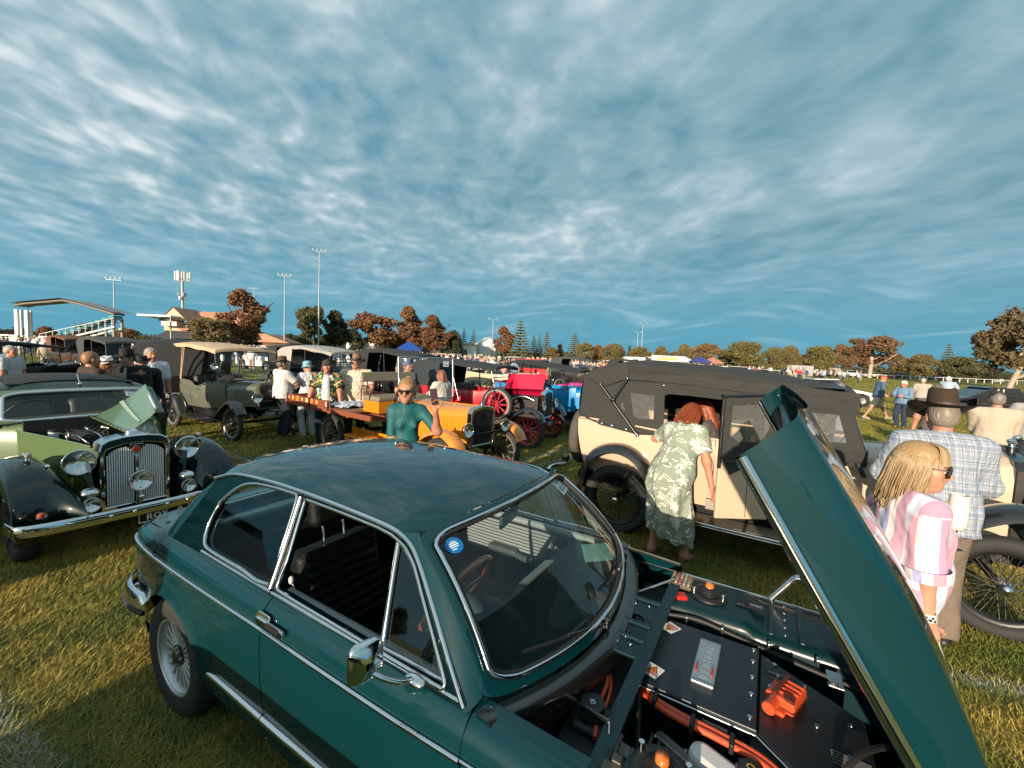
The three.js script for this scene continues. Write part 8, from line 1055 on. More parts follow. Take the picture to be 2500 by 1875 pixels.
// ------------------------------------------------------------------ beyond: trees, poles, buildings, parked cars, crowd
const at2 = (u, depth) => [(u - 1250) / 1036 * depth, 0, -depth];           // world place on a bearing, metres ahead
{
  // crowns: leaf clumps (bent quads) spread through lobes of an uneven crown
  const leafG = (lobes, n, s, seed, flat = 0) => {
    const r = mulberry(seed), pos = [], idx = [], nor = [], tot = lobes.reduce((q, l) => q + l[3] * l[3], 0);
    for (const [x, y, z, R, ky] of lobes) {
      const m = Math.round(n * R * R / tot);
      for (let i = 0; i < m; i++) {
        const a = r() * 2 * PI, c = r() * 2 - 1, q = Math.sqrt(1 - c * c), rad = R * Math.pow(0.25 + 0.75 * r(), 0.45) * (0.82 + 0.3 * n3(Math.cos(a) * q * 2.2 + x, c * 2.2 + y, Math.sin(a) * q * 2.2 + seed)), P = [x + Math.cos(a) * q * rad, y + c * rad * (ky ?? 0.85), z + Math.sin(a) * q * rad];
        const e = V(r() - 0.5, (r() - 0.5) * (1 - flat), r() - 0.5).normalize(), f = V(r() - 0.5, (r() - 0.5) * (1 - flat * 0.6), r() - 0.5).cross(e).normalize(), k = s * (0.55 + 0.9 * r()), b = pos.length / 3;
        for (const [u, v, w] of [[-1, -0.6, 0], [0.2, -0.9, 0.3], [1, 0.1, 0], [-0.1, 0.9, 0.35]]) pos.push(P[0] + (e.x * u + f.x * v) * k, P[1] + (e.y * u + f.y * v) * k + w * k * 0.3, P[2] + (e.z * u + f.z * v) * k);
        idx.push(b, b + 1, b + 2, b, b + 2, b + 3);
      }
    }
    const g = new THREE.BufferGeometry(); g.setAttribute('position', new THREE.Float32BufferAttribute(pos, 3)); g.setIndex(idx); g.computeVertexNormals(); return g;
  };
  const leafM = (c) => mat(c, 0.85, 0, { transmission: 0.25, thickness: 0 }), bark = mat([0.10, 0.075, 0.055], 0.9), paleBark = mat([0.42, 0.33, 0.25], 0.8);
  const rust = leafM([0.26, 0.12, 0.045]), olive = leafM([0.20, 0.155, 0.05]), green = leafM([0.12, 0.115, 0.034]), dkgreen = leafM([0.065, 0.07, 0.026]), pineM = leafM([0.17, 0.155, 0.055]), domeM = leafM([0.19, 0.165, 0.045]);
  const trunk = (h, r, seed, lean = 0) => { const q = mulberry(seed), l = [new THREE.TubeGeometry(curve([[0, -0.2, 0], [lean * 0.3, h * 0.35, 0.1], [lean, h * 0.75, 0]]), 12, r, 8)]; for (let k = 0; k < 7; k++) { const a = q() * 6.28, b = h * (0.25 + 0.4 * q()), L = h * (0.25 + 0.22 * q()); l.push(tube([[lean * 0.3 * b / h, b, 0], [Math.cos(a) * L * 0.5, b + L * 0.45, Math.sin(a) * L * 0.5], [Math.cos(a) * L * 0.9, b + L * 0.95, Math.sin(a) * L * 0.9]], r * 0.4, 8, 6)); } return mrg(l); };
  const lob = (seed, n, w, h0, h1, R) => { const r = mulberry(seed), o = []; for (let i = 0; i < n; i++) { const t = r(), y = lerp(h0, h1, t), q = Math.sin(PI * (0.18 + 0.72 * t)) * w, a = r() * 6.28; o.push([Math.cos(a) * q * (0.4 + 0.6 * r()), y, Math.sin(a) * q * (0.4 + 0.6 * r()), R * (0.7 + 0.6 * r()), 0.75 + 0.2 * r()]); } return o; };
  // each kind is about 10 m tall at scale 1
  const norfolk = (seed) => { const r = mulberry(seed), o = []; for (let k = 0; k < 13; k++) { const y = 1.6 + k * 0.64, R = 2.5 * (1 - k / 13.6) ** 0.9; for (let q = 0; q < 6; q++) { const a = q * 1.047 + k * 0.5 + r() * 0.3; for (const f of [0.35, 0.65, 0.95]) o.push([Math.cos(a) * R * f, y + 0.12 * f, Math.sin(a) * R * f, 0.40 * (1 - k / 18), 0.45]); } } return o; };
  const K = {
    gum: [leafG(lob(3, 26, 3.0, 4.2, 9.2, 1.15), 8500, 0.16, 3), trunk(9, 0.22, 5)], gum2: [leafG(lob(8, 22, 3.4, 3.4, 8.8, 1.35), 8500, 0.16, 9), trunk(8.5, 0.25, 8)], tall: [leafG(lob(14, 24, 2.3, 3.0, 9.4, 1.05), 8000, 0.155, 14), trunk(9.5, 0.2, 3)],
    bush: [leafG(lob(21, 22, 3.2, 1.4, 8.2, 1.7), 8500, 0.17, 22), trunk(5, 0.25, 9)], dome: [leafG([...lob(31, 26, 3.6, 2.2, 8.0, 1.6), [0, 4.5, 0, 3.6, 1]], 10000, 0.165, 32, 0.35), trunk(4.5, 0.3, 11)], pine: [leafG(norfolk(41), 7500, 0.13, 42, 0.6), new THREE.CylinderGeometry(0.04, 0.20, 10, 8).translate(0, 5, 0)], cyp: [leafG([[0, 2.5, 0, 1.1, 2], [0, 5, 0, 1.0, 2], [0, 7.5, 0, 0.7, 2.4]], 1800, 0.16, 51), new THREE.CylinderGeometry(0.05, 0.2, 6, 6).translate(0, 3, 0)],
  };
  const tops = { gum: 10.3, gum2: 10.1, tall: 10.4, bush: 10, dome: 9.8, pine: 10, cyp: 9.9 }, wid = { gum: 7.6, gum2: 8.6, tall: 6.2, bush: 9.2, dome: 10, pine: 5.2, cyp: 2.2 };
  const tree = (u, top, w, depth, kind, m, label, group, bm = bark) => {
    const hz = 865 + (u - 1250) * 0.0430, h = 2 + (hz - top) / 1036 * depth, p = at2(u, depth), sy = h / tops[kind], sx = w / 1036 * depth / wid[kind], nm = kind === 'pine' ? 'pine_tree' : kind === 'bush' ? 'bush' : 'tree', t = thing(nm, label, kind === 'bush' ? 'bush' : 'tree', p, (u * 7.13) % 6.28, group);
    t.scale.set(sx, sy, sx); part('crown', K[kind][0], m, t); part('trunk', K[kind][1], bm, t);
  };
  tree(592, 705, 132, 75, 'tall', rust, 'tall rusty-brown tree beside the clubhouse roof'); tree(515, 763, 128, 68, 'gum2', olive, 'low spreading olive tree in front of the clubhouse roof');
  tree(763, 740, 84, 92, 'gum', green, 'tall loose green gum below the tallest light pole'); tree(822, 757, 92, 96, 'tall', dkgreen, 'dark green gum right of the tallest light pole'); tree(915, 753, 136, 100, 'gum2', rust, 'broad rusty round tree left of the pair of brown trees'); tree(999, 747, 100, 104, 'tall', rust, 'taller of the two joined brown trees'); tree(1058, 768, 92, 104, 'tall', leafM([0.22, 0.10, 0.04]), 'shorter of the two joined brown trees'); tree(1103, 796, 56, 106, 'bush', dkgreen, 'small dark tree at the right end of the brown clump'); tree(865, 800, 50, 110, 'bush', dkgreen, 'dark low tree between the green gum and the broad rusty tree'); tree(740, 806, 60, 112, 'bush', green, 'low green bush at the foot of the green gum'); tree(705, 808, 56, 118, 'bush', dkgreen, 'dark bush between the two left light poles'); tree(785, 812, 60, 116, 'bush', dkgreen, 'dark bush between the two green gums'); tree(955, 806, 64, 112, 'bush', dkgreen, 'dark bush between the broad rusty tree and the joined brown trees'); tree(1030, 812, 60, 114, 'bush', dkgreen, 'dark bush under the joined brown trees'); tree(1190, 838, 40, 128, 'bush', olive, 'low olive bush left of the reddish tree'); tree(1345, 842, 44, 130, 'bush', olive, 'low olive bush under the third pine'); tree(672, 812, 60, 112, 'bush', green, 'low green bush left of the light poles'); tree(640, 806, 46, 120, 'bush', dkgreen, 'dark bush behind the low tiled roof');
  tree(1128, 797, 26, 118, 'pine', pineM, 'left of two small pointed pines beside the brown clump'); tree(1152, 803, 30, 118, 'pine', pineM, 'right of two small pointed pines beside the brown clump'); tree(1227, 795, 66, 122, 'tall', rust, 'reddish round tree leaning on a pointed pine'); tree(1265, 780, 60, 120, 'pine', pineM, 'largest pointed pine beside the reddish tree'); tree(1298, 816, 30, 132, 'pine', pineM, 'short pine, first of the three in a row'); tree(1312, 813, 22, 138, 'pine', pineM, 'thin pine, second of the three in a row'); tree(1330, 806, 36, 130, 'pine', pineM, 'pine with a sharp tip, third of the three in a row'); tree(1363, 834, 22, 140, 'cyp', dkgreen, 'thin dark cypress right of the three pines'); tree(1398, 812, 50, 128, 'pine', pineM, 'broad pine standing alone above the bushes');
  const low = 'low bushes along the far edge';
  [[1425, 833, 52, 126, 'bush', olive, 'olive bush right of the broad lone pine'], [1455, 838, 34, 130, 'bush', rust, 'small reddish bush beside the olive one'], [1494, 835, 62, 122, 'bush', olive, 'wide bush above the far cars, left of the twin white poles'], [1532, 841, 10, 132, 'cyp', dkgreen, 'thin cypress left of the twin white poles'], [1557, 843, 56, 124, 'bush', olive, 'round bush at the foot of the twin white poles'], [1608, 841, 40, 126, 'bush', olive, 'round bush right of the twin white poles'], [1640, 856, 34, 130, 'bush', green, 'lowest bush between two round ones'], [1665, 835, 42, 122, 'bush', olive, 'upright bush left of the pinkish bush'], [1719, 833, 84, 120, 'bush', leafM([0.25, 0.155, 0.06]), 'wide pinkish-brown bush above the cream roof'], [1770, 850, 50, 122, 'bush', green, 'green bush left of the largest dome tree'], [1885, 842, 60, 118, 'bush', domeM, 'yellow-green bush right of the largest dome tree'], [1922, 838, 52, 116, 'bush', olive, 'upright bush between the two dome trees'], [1960, 862, 40, 118, 'bush', green, 'low bush at the foot of the second dome tree']].forEach((q) => tree(q[0], q[1] - 4, q[2] * 1.22, ...q.slice(3)));
  tree(1817, 823, 116, 112, 'dome', domeM, 'largest dark dome-shaped tree'); tree(1999, 834, 108, 112, 'dome', domeM, 'second dome-shaped tree left of the big brown tree'); tree(2120, 810, 150, 108, 'gum2', leafM([0.21, 0.115, 0.052]), 'big spreading brown tree with pale branches', null, paleBark); tree(2058, 830, 66, 110, 'gum2', leafM([0.21, 0.12, 0.052]), 'smaller brown tree joined to the big spreading one'); tree(2190, 858, 50, 112, 'bush', olive, 'small bush right of the big brown tree'); tree(2243, 855, 84, 108, 'bush', olive, 'round bush left of the far right pine'); tree(2306, 836, 44, 112, 'pine', pineM, 'single pine tip on the far right'); tree(2340, 862, 112, 104, 'bush', green, 'wide dark bush under the far right pine'); tree(2415, 890, 70, 104, 'bush', dkgreen, 'dark low bush beside the leaning tree');
  { const t = thing('tree', 'large leaning tree with a pale trunk at the right edge', 'tree', at2(2470, 62), 0.4); part('crown', leafG([...lob(61, 40, 5.6, 4.0, 10.6, 1.7)].map(([x, y, z, R, k]) => [x + 2.4, y, z, R, k]), 9000, 0.24, 62), leafM([0.15, 0.105, 0.042]), t); part('trunk', [tube([[-1.2, -0.2, 0], [-0.6, 0.8, 0], [1.2, 2.8, 0], [3.0, 5.5, 0]], 0.34, 14, 8), tube([[0.2, 1.6, 0], [2.2, 2.2, 0.3], [4.0, 3.8, 0.6]], 0.24, 12, 8), tube([[1.2, 2.8, 0], [0.4, 5.0, 0.3], [0.2, 7.5, 0.4]], 0.16, 12, 8)], paleBark, t); }
  // far left greenery behind the stand
  [[20, 800, 90, 90, 'bush', dkgreen, 'dark bush at the far left edge'], [110, 790, 46, 95, 'bush', rust, 'small round tree seen through the stand'], [205, 783, 60, 100, 'bush', olive, 'pale bush behind the stand seats'], [312, 796, 76, 92, 'bush', rust, 'reddish tree right of the stand'], [345, 815, 50, 92, 'bush', olive, 'bush between the stand and the clubhouse']].forEach((q) => tree(...q));
  part('far_hedge', leafG(Array.from({ length: 110 }, (_, i) => { const p = at2(-250 + i * 26, 150 + (i % 3) * 6); return [p[0], 1.0 + (i * 37 % 5) * 0.35, p[2], 2.4 + (i * 13 % 4) * 0.3, 0.8]; }), 26000, 0.34, 71), dkgreen, scene); tag(scene.children[scene.children.length - 1], 'continuous dark far hedge running behind the trees', 'hedge', null, 'stuff');
  // the same belt of trees continues behind the camera
  { const w = new THREE.Group(); w.name = 'far_wood'; scene.add(w); tag(w, 'belt of olive trees far behind the viewpoint', 'wood', null, 'stuff'); for (let k = 0; k < 9; k++) { const a = -1.2 + k * 0.3 + (k > 4 ? 0.25 : 0); for (const [n, g, m] of [['crown', K.bush[0], olive], ['trunk', K.bush[1], bark]]) { const q = part(n, g, m, w, null, 'stuff'); q.position.set(Math.sin(a) * 120, 0, Math.cos(a) * 120); q.scale.setScalar(0.8); } } }
}
{ // light poles and masts
  const galv = mat([0.36, 0.38, 0.39], 0.5, 0.3), pole = (u, top, depth, label, n = 4) => { const hz = 865 + (u - 1250) * 0.0430, h = 2 + (hz - top) / 1036 * depth, t = thing('light_pole', label, 'light pole', at2(u, depth), 0.2); part('pole', new THREE.CylinderGeometry(0.08, 0.17, h, 12).translate(0, h / 2, 0), galv, t); part('cross_arm', box(2.6, 0.08, 0.08, 0, h - 0.1, 0), galv, t); for (let k = 0; k < n; k++) part('flood_lamp', at(box(0.36, 0.28, 0.2, 0, 0, 0, 0.03), -1.2 + k * 2.4 / (n - 1), h + 0.2, 0.15, 0.4), mat([0.6, 0.6, 0.6], 0.4, 0.3), t); };
  pole(279, 684, 85, 'white light pole beside the spectator stand'); pole(618, 706, 130, 'short light pole showing over the rusty tree'); pole(692, 675, 92, 'light pole left of the tallest one'); pole(775, 617, 88, 'tallest light pole, above the green gum'); pole(1198, 780, 120, 'thin light pole left of the reddish tree', 2); pole(1561, 791, 135, 'taller of the twin white poles on the right', 2); pole(1550, 811, 150, 'shorter of the twin white poles on the right', 2);
  const t = thing('phone_mast', 'phone mast with white antenna panels on the clubhouse', 'mast', at2(445, 88), 0); part('mast', cyl(0.22, 0.26, 16, 0, 8, 0, 10), galv, t); for (let k = 0; k < 6; k++) { const a = k * 1.047; part('antenna_panel', at(box(0.5, 1.9, 0.25, 0, 0, 0, 0.05), Math.sin(a) * 1.2, 15.0, Math.cos(a) * 1.2, 0, a), whitePaint, t); part('equipment_box', at(box(0.4, 0.7, 0.3, 0, 0, 0, 0.04), Math.sin(a) * 0.7, 10.6 + (k % 2) * 0.8, Math.cos(a) * 0.7, 0, a), galv, t); } part('mast_ring', at(tor(1.15, 0.06, 0, 0, 0, 20, 6), 0, 14.6, 0, PI / 2), galv, t);
}
{ // spectator stand: portal frame with a low-pitched roof over raked seats
  const D = 58, px = (u, v, d = D) => { const hz = 865 + (u - 1250) * 0.043; return [(u - 1250) / 1036 * d, 2 + (hz - v) / 1036 * d, -d]; };
  const stm = mat([0.20, 0.185, 0.17], 0.6, 0.3), seatM = mat([0.02, 0.26, 0.30], 0.5), o = px(150, 860), t = thing('spectator_stand', 'small spectator stand with a bent frame roof and teal seats', 'grandstand', [o[0], 0, o[2]], 0), L = (u, v, dz = 0) => { const p = px(u, v); return [p[0] - o[0], p[1], dz]; };
  const R = [[36, 745], [58, 741], [155, 733], [192, 741], [278, 766]];
  for (const dz of [0, -0.5, -1.0, -1.5]) part('roof_beam', R.slice(1).map((p, i) => bar(L(R[i][0], R[i][1] + 1, dz), L(p[0], p[1] + 1, dz), 0.16, 6)), stm, t);
  part('roof_sheet', sheet(4, 1, (u, v) => { const i = Math.round(u * 4), q = L(R[i][0], R[i][1] - 4, lerp(0.5, -3.2, v)); return q; }), mat([0.30, 0.28, 0.25], 0.5, 0.4), t);
  for (const dz of [0, -1.2]) { part('post', [box(0.42, 5.2, 0.35, L(42, 800)[0], 2.6, dz), box(0.16, 5.2, 0.2, L(52, 800)[0], 2.6, dz)], whitePaint, t); part('post', box(0.25, 4.4, 0.25, L(277, 800)[0], 2.2, dz), stm, t); part('strut', box(0.22, 2.3, 0.2, L(258, 780)[0], 2.6, dz), stm, t); }
  for (let k = 0; k < 9; k++) { const u = 140 + k * 16, y = L(u, 818 - k * 5.6)[1]; part('seat_row', box(0.75, 0.35, 1.5, L(u, 800)[0], Math.max(0.45, y), -0.8, 0.05), seatM, t); part('seat_deck', box(0.95, 0.12, 1.7, L(u, 800)[0], Math.max(0.2, y - 0.3), -0.8), stm, t); }
  part('rake_beam', [bar(L(130, 833, 0.2), L(282, 798, 0.2), 0.14, 6), bar(L(130, 833, -1.6), L(282, 798, -1.6), 0.14, 6)], whitePaint, t); part('hand_rail', [bar(L(100, 815, 0.25), L(282, 777, 0.25), 0.04, 6), ...Array.from({ length: 12 }, (_, k) => bar(L(100 + k * 16, 815 - k * 3.3, 0.25), L(100 + k * 16, 838 - k * 3.0, 0.25), 0.035, 5))], whitePaint, t);
}
{ // clubhouse and the low building
  const tile = mat([0.46, 0.235, 0.15], 0.8), wall = mat([0.075, 0.035, 0.025], 0.85), cream = mat([0.55, 0.42, 0.28], 0.7), dg = mat([0.02, 0.02, 0.025], 0.2), D = 86, X = (u) => (u - 1250) / 1036 * D, Y = (u, v) => 2 + (865 + (u - 1250) * 0.043 - v) / 1036 * D;
  const t = thing('clubhouse', 'two-storey brick clubhouse with an orange tiled gable roof', 'building', [X(470), 0, -D], 0), x = (u) => X(u) - X(470);
  part('wall', box(x(560) - x(402), Y(430, 795), 8, (x(402) + x(560)) / 2, Y(430, 795) / 2, -4), wall, t);
  part('wall_band', box(x(455) - x(400), 1.2, 0.1, (x(400) + x(455)) / 2, Y(430, 800), 0.06), cream, t);
  part('roof', sheet(6, 4, (u, v) => [lerp(x(440), x(565), u), lerp(Y(440, 805), Y(430, 754), v) + 0, lerp(0.8, -5, v)]), tile, t); part('roof', sheet(6, 4, (u, v) => [lerp(x(440), x(565), u), lerp(Y(440, 805), Y(430, 754), v), lerp(-10.8, -5, v)]), tile, t);
  const gy = Y(430, 752), ey = Y(430, 782); part('gable', ext([[x(392), ey], [x(458), ey], [x(425), gy]], 0.5), cream, t); part('gable_roof', [sheet(1, 1, (u, v) => [lerp(x(389), x(425), u), lerp(ey - 0.2, gy + 0.15, u), lerp(0.5, -6, v)]), sheet(1, 1, (u, v) => [lerp(x(461), x(425), u), lerp(ey - 0.2, gy + 0.15, u), lerp(0.5, -6, v)])], tile, t);
  part('balcony_roof', box(x(440) - x(362), 0.35, 3, (x(362) + x(440)) / 2, Y(400, 773), 1.2), whitePaint, t); part('balcony_truss', [bar([x(365), Y(400, 774), 0.5], [x(425), Y(400, 783), 0.5], 0.12), box(x(445) - x(408), 0.9, 2, (x(408) + x(445)) / 2, Y(400, 790), 0.6)], stmM(), t);
  part('window', box(x(421) - x(402), 1.2, 0.1, (x(402) + x(421)) / 2, Y(412, 806), 0.05), dg, t);
  part('lean_to_roof', sheet(3, 2, (u, v) => [lerp(x(408), x(520), u), lerp(Y(430, 826), Y(430, 808), v), lerp(4, 0.2, v)]), mat([0.07, 0.065, 0.07], 0.8), t);
  function stmM() { return mat([0.30, 0.29, 0.28], 0.5, 0.4); }
  const D2 = 92, X2 = (u) => (u - 1250) / 1036 * D2, Y2 = (u, v) => 2 + (865 + (u - 1250) * 0.043 - v) / 1036 * D2, t2 = thing('pavilion', 'low brick pavilion with an orange tiled hip roof', 'building', [X2(660), 0, -D2], 0), x2 = (u) => X2(u) - X2(660);
  part('wall', box(x2(704) - x2(610), Y2(660, 834), 5, (x2(704) + x2(610)) / 2, Y2(660, 834) / 2, -2.5), mat([0.20, 0.085, 0.05], 0.85), t2); part('roof', ext([[x2(604), Y2(660, 836)], [x2(709), Y2(660, 836)], [x2(650), Y2(650, 815)], [x2(625), Y2(640, 815)]], 6, 0.1).translate(0, 0, -2.2), tile, t2);
  for (const u of [628, 664, 690]) part('window', box(1.5, 1.0, 0.1, x2(u), Y2(660, 843), 0.06), dg, t2);
  const t3 = thing('white_building', 'long white building behind the brown trees', 'building', [-27, 0, -116], 0); part('wall', box(34, 4.2, 8, 0, 2.1, 0), whitePaint, t3); part('roof', box(35, 0.4, 9, 0, 4.4, 0), mat([0.5, 0.5, 0.5], 0.6), t3); for (let k = 0; k < 7; k++) part('door', box(2.4, 2.6, 0.1, -14 + k * 4.6, 1.5, 4.06), mat([0.12, 0.12, 0.13], 0.5), t3);
  const t4 = thing('white_shed', 'white gabled shed beside the small pines', 'building', [-9.0, 0, -124], 0.3); part('wall', ext([[-3.4, 0], [3.4, 0], [3.4, 3.2], [1.5, 6.6], [-3.4, 3.4]], 6), whitePaint, t4); part('roof', sheet(1, 1, (u, v) => [lerp(1.5, -3.8, u), lerp(6.75, 3.3, u), lerp(3.3, -3.3, v)]), mat([0.6, 0.6, 0.6], 0.5), t4);
  const t5 = thing('white_house', 'pale low house roof between two bushes', 'building', at2(1588, 140), 0); part('wall', box(6, 3.4, 5, 0, 1.7, 0), whitePaint, t5); part('roof', box(6.5, 0.5, 5.5, 0, 3.6, 0), whitePaint, t5);
  const tf = thing('white_fence', 'long white boundary fence at the left', 'fence', [-78, 0, -72], 0); for (let k = 0; k < 26; k++) part('picket_panel', box(2.3, 1.5, 0.06, k * 2.36 - 24, 0.95, 0), whitePaint, tf);
  const tb = thing('goal_fence_posts', 'tall thin ball-stop posts beside the clubhouse', 'fence', [X(372) + 12, 0, -70], 0); for (const u of [-5, 4.5]) part('post', cyl(0.10, 0.12, 6, u, 3, 0, 8), mat([0.35, 0.37, 0.38], 0.5, 0.4), tb);
}
// ---- modern cars (simple but shaped), many parked far off
const tyreFar = lathe([[0.16, -0.09], [0.29, -0.10], [0.32, -0.06], [0.32, 0.06], [0.29, 0.10], [0.16, 0.09]], 20), rimFar = lathe([[0, 0.06], [0.10, 0.075], [0.19, 0.085], [0.20, 0.06]], 16), silverFar = mat([0.5, 0.5, 0.5], 0.35, 0.7), glassFar = mat([0.02, 0.025, 0.03], 0.05, 0, { clearcoat: 1 });
const kinds = {
  saloon: { body: [[-2.15, 0.35], [-1.68, 0.35], [-1.62, 0.58], [-1.45, 0.70], [-1.2, 0.70], [-1.02, 0.58], [-0.96, 0.30], [0.94, 0.30], [1.0, 0.58], [1.17, 0.70], [1.42, 0.70], [1.6, 0.58], [1.66, 0.35], [2.12, 0.38], [2.16, 0.55], [2.05, 0.70], [1.0, 0.90], [-1.35, 0.93], [-2.1, 0.90], [-2.2, 0.6]], cab: [[-1.55, 0.92], [-0.95, 1.36], [0.15, 1.38], [0.95, 0.90]], roof: [[-1.05, 1.345], [-0.92, 1.40], [0.1, 1.42], [0.28, 1.375]], w: 1.68 },
  suv: { body: [[-2.2, 0.40], [-1.75, 0.40], [-1.68, 0.66], [-1.48, 0.78], [-1.22, 0.78], [-1.04, 0.66], [-0.98, 0.34], [0.98, 0.34], [1.04, 0.66], [1.22, 0.78], [1.48, 0.78], [1.68, 0.66], [1.74, 0.40], [2.18, 0.42], [2.22, 0.8], [2.1, 0.95], [1.1, 1.08], [-2.1, 1.12], [-2.25, 0.8]], cab: [[-2.05, 1.1], [-1.75, 1.66], [0.2, 1.70], [1.05, 1.06]], roof: [[-1.85, 1.64], [-1.7, 1.71], [0.15, 1.74], [0.35, 1.68]], w: 1.78 },
};
for (const k of Object.values(kinds)) { k.gb = ext(k.body, k.w, 0.06); k.gc = ext(k.cab, k.w - 0.22, 0.06); k.gr = ext(k.roof, k.w - 0.26, 0.03); }
function farCar(kind, m, label, p, ry, group, o = {}) {
  const k = kinds[kind], t = thing('parked_car', label, 'car', p, ry, group); part('car_body', k.gb, m, t); if (!k.open) { part('cabin_glass', k.gc, glassFar, t); part('car_roof', k.gr, o.roofM ?? m, t); }
  for (const [x, s] of [[-1.32, 1], [-1.32, -1], [1.30, 1], [1.30, -1]]) { const w = grp('wheel', t, [x, 0.32, s * (k.w / 2 - 0.10)], [s * PI / 2, 0, 0]); part('tyre', tyreFar, rubber, w); part('rim', rimFar, silverFar, w); }
  for (const s of [1, -1]) { part('headlight', box(0.06, 0.12, 0.28, 2.11, 0.62, s * (k.w / 2 - 0.22), 0.02), glassClear, t); part('tail_light', box(0.06, 0.14, 0.25, -2.16, 0.75, s * (k.w / 2 - 0.2), 0.02), redLens, t); }
  if (o.extra) o.extra(t, k); return t;
}
const PC = { white: paint([0.72, 0.72, 0.72]), red: paint([0.42, 0.02, 0.02]), silver: paint([0.40, 0.41, 0.43]), black: paint([0.012, 0.013, 0.016]), blue: paint([0.02, 0.07, 0.25]), green: paint([0.015, 0.07, 0.04]), pink: paint([0.62, 0.01, 0.30]), cream: paint([0.55, 0.46, 0.32]), orange: paint([0.55, 0.10, 0.01]) };
// the low open car parked on the near side, outside the picture: it shades the lower door
kinds.roadster = { ...kinds.saloon, body: kinds.saloon.body.map(([x, y]) => [x, y > 0.86 ? 0.86 - (x < -1 ? 0.05 : 0) : y]), open: true }; kinds.roadster.gb = ext(kinds.roadster.body, 1.6, 0.06);
farCar('roadster', PC.black, 'low black open sports car beside the camera, outside the picture', [-0.2137 + 0.75 * 0.856 - 0.517 * 2.98, 0, -2.154 + 0.75 * 0.517 + 0.856 * 2.98], -0.5438, null, { extra: (t) => { part('windscreen_frame', tube([[0.6, 0.85, 0.62], [0.42, 1.12, 0.58], [0.42, 1.14, 0], [0.42, 1.12, -0.58], [0.6, 0.85, -0.62]], 0.014, 40, 6), chrome, t); } });
farCar('saloon', PC.black, 'black saloon at the left of the green one, outside the picture', [-6.75, 0, -2.25], -0.5438);
farCar('saloon', PC.white, 'white car nosing out from behind the cream tourer roof', [17.6, 0, -23.6], -0.25, null, { extra: (t, k) => part('door_line', [box(0.012, 0.5, 0.006, 0.4, 0.62, k.w / 2 + 0.001), box(0.012, 0.5, 0.006, -0.7, 0.62, k.w / 2 + 0.001)], black, t) });
farCar('saloon', PC.black, 'black classic saloon with a pale-lined door open at the right', [23.3, 0, -21.0], PI - 0.25, null, { extra: (t, k) => { part('open_door', at(box(1.05, 0.6, 0.06, 0.5, 0.62, 0, 0.02), 0.6, 0, -k.w / 2, 0, 0.9), PC.black, t); part('door_pillar', [box(0.06, 0.45, 0.03, -0.1, 1.12, -(k.w / 2 - 0.1)), box(0.06, 0.45, 0.03, -0.3, 1.12, -(k.w / 2 - 0.1)), box(0.06, 0.45, 0.03, -0.1, 1.12, k.w / 2 - 0.1)], mat([0.5, 0.45, 0.35], 0.5), t); part('side_trim', box(3.6, 0.03, 0.02, 0, 0.62, -(k.w / 2 + 0.005)), chrome, t); } });
farCar('saloon', PC.pink, 'hot pink coupe showing between the blue tourer and the cream roof', [3.9, 0, -18.5], PI - 0.5);
{
  const r = mulberry(77), names = [['white', 'suv'], ['silver', 'saloon'], ['white', 'saloon'], ['red', 'saloon'], ['black', 'suv'], ['white', 'suv'], ['black', 'saloon'], ['orange', 'saloon'], ['white', 'suv'], ['silver', 'suv']], L = ['white four-wheel drive nearest the big brown tree', 'silver saloon second along the far right row', 'white saloon under the brown tree', 'red saloon in the far right row', 'black four-wheel drive right of the red saloon', 'white four-wheel drive parked alone at the far right', 'black low saloon at the far right', 'orange car beside the black low saloon', 'white van-like car at the end of the far row', 'silver wagon at the end of the far row'];
  [2072, 2106, 2128, 2160, 2202, 2240, 2285, 2310, 2328, 2420].forEach((u, i) => farCar(names[i][1], PC[names[i][0]], L[i], at2(u, 106 + (i % 3) * 3), (i % 2 ? PI : 0) + 0.2));
  // rows of show cars across the middle
  const cs = ['white', 'red', 'silver', 'blue', 'black', 'cream', 'green', 'white'], g = 'show cars in the distant rows';
  const ord = ['first', 'second', 'third', 'fourth', 'fifth', 'sixth', 'seventh', 'eighth', 'ninth', 'tenth', 'eleventh', 'twelfth', 'thirteenth'], seen = {};
  for (let k = 0; k < 46; k++) { const u = 640 + k * 27 + r() * 14, d = 30 + r() * 42; if (u > 1500 && d < 40) continue; farCar(r() > 0.6 ? 'suv' : 'saloon', PC[cs[k % 8]], `${ord[seen[cs[k % 8]] = (seen[cs[k % 8]] ?? -1) + 1]} ${cs[k % 8]} show car from the left among the distant crowd`, at2(u, d), -0.45 + (r() > 0.5 ? PI : 0), `${cs[k % 8]} ${g}`); }
}
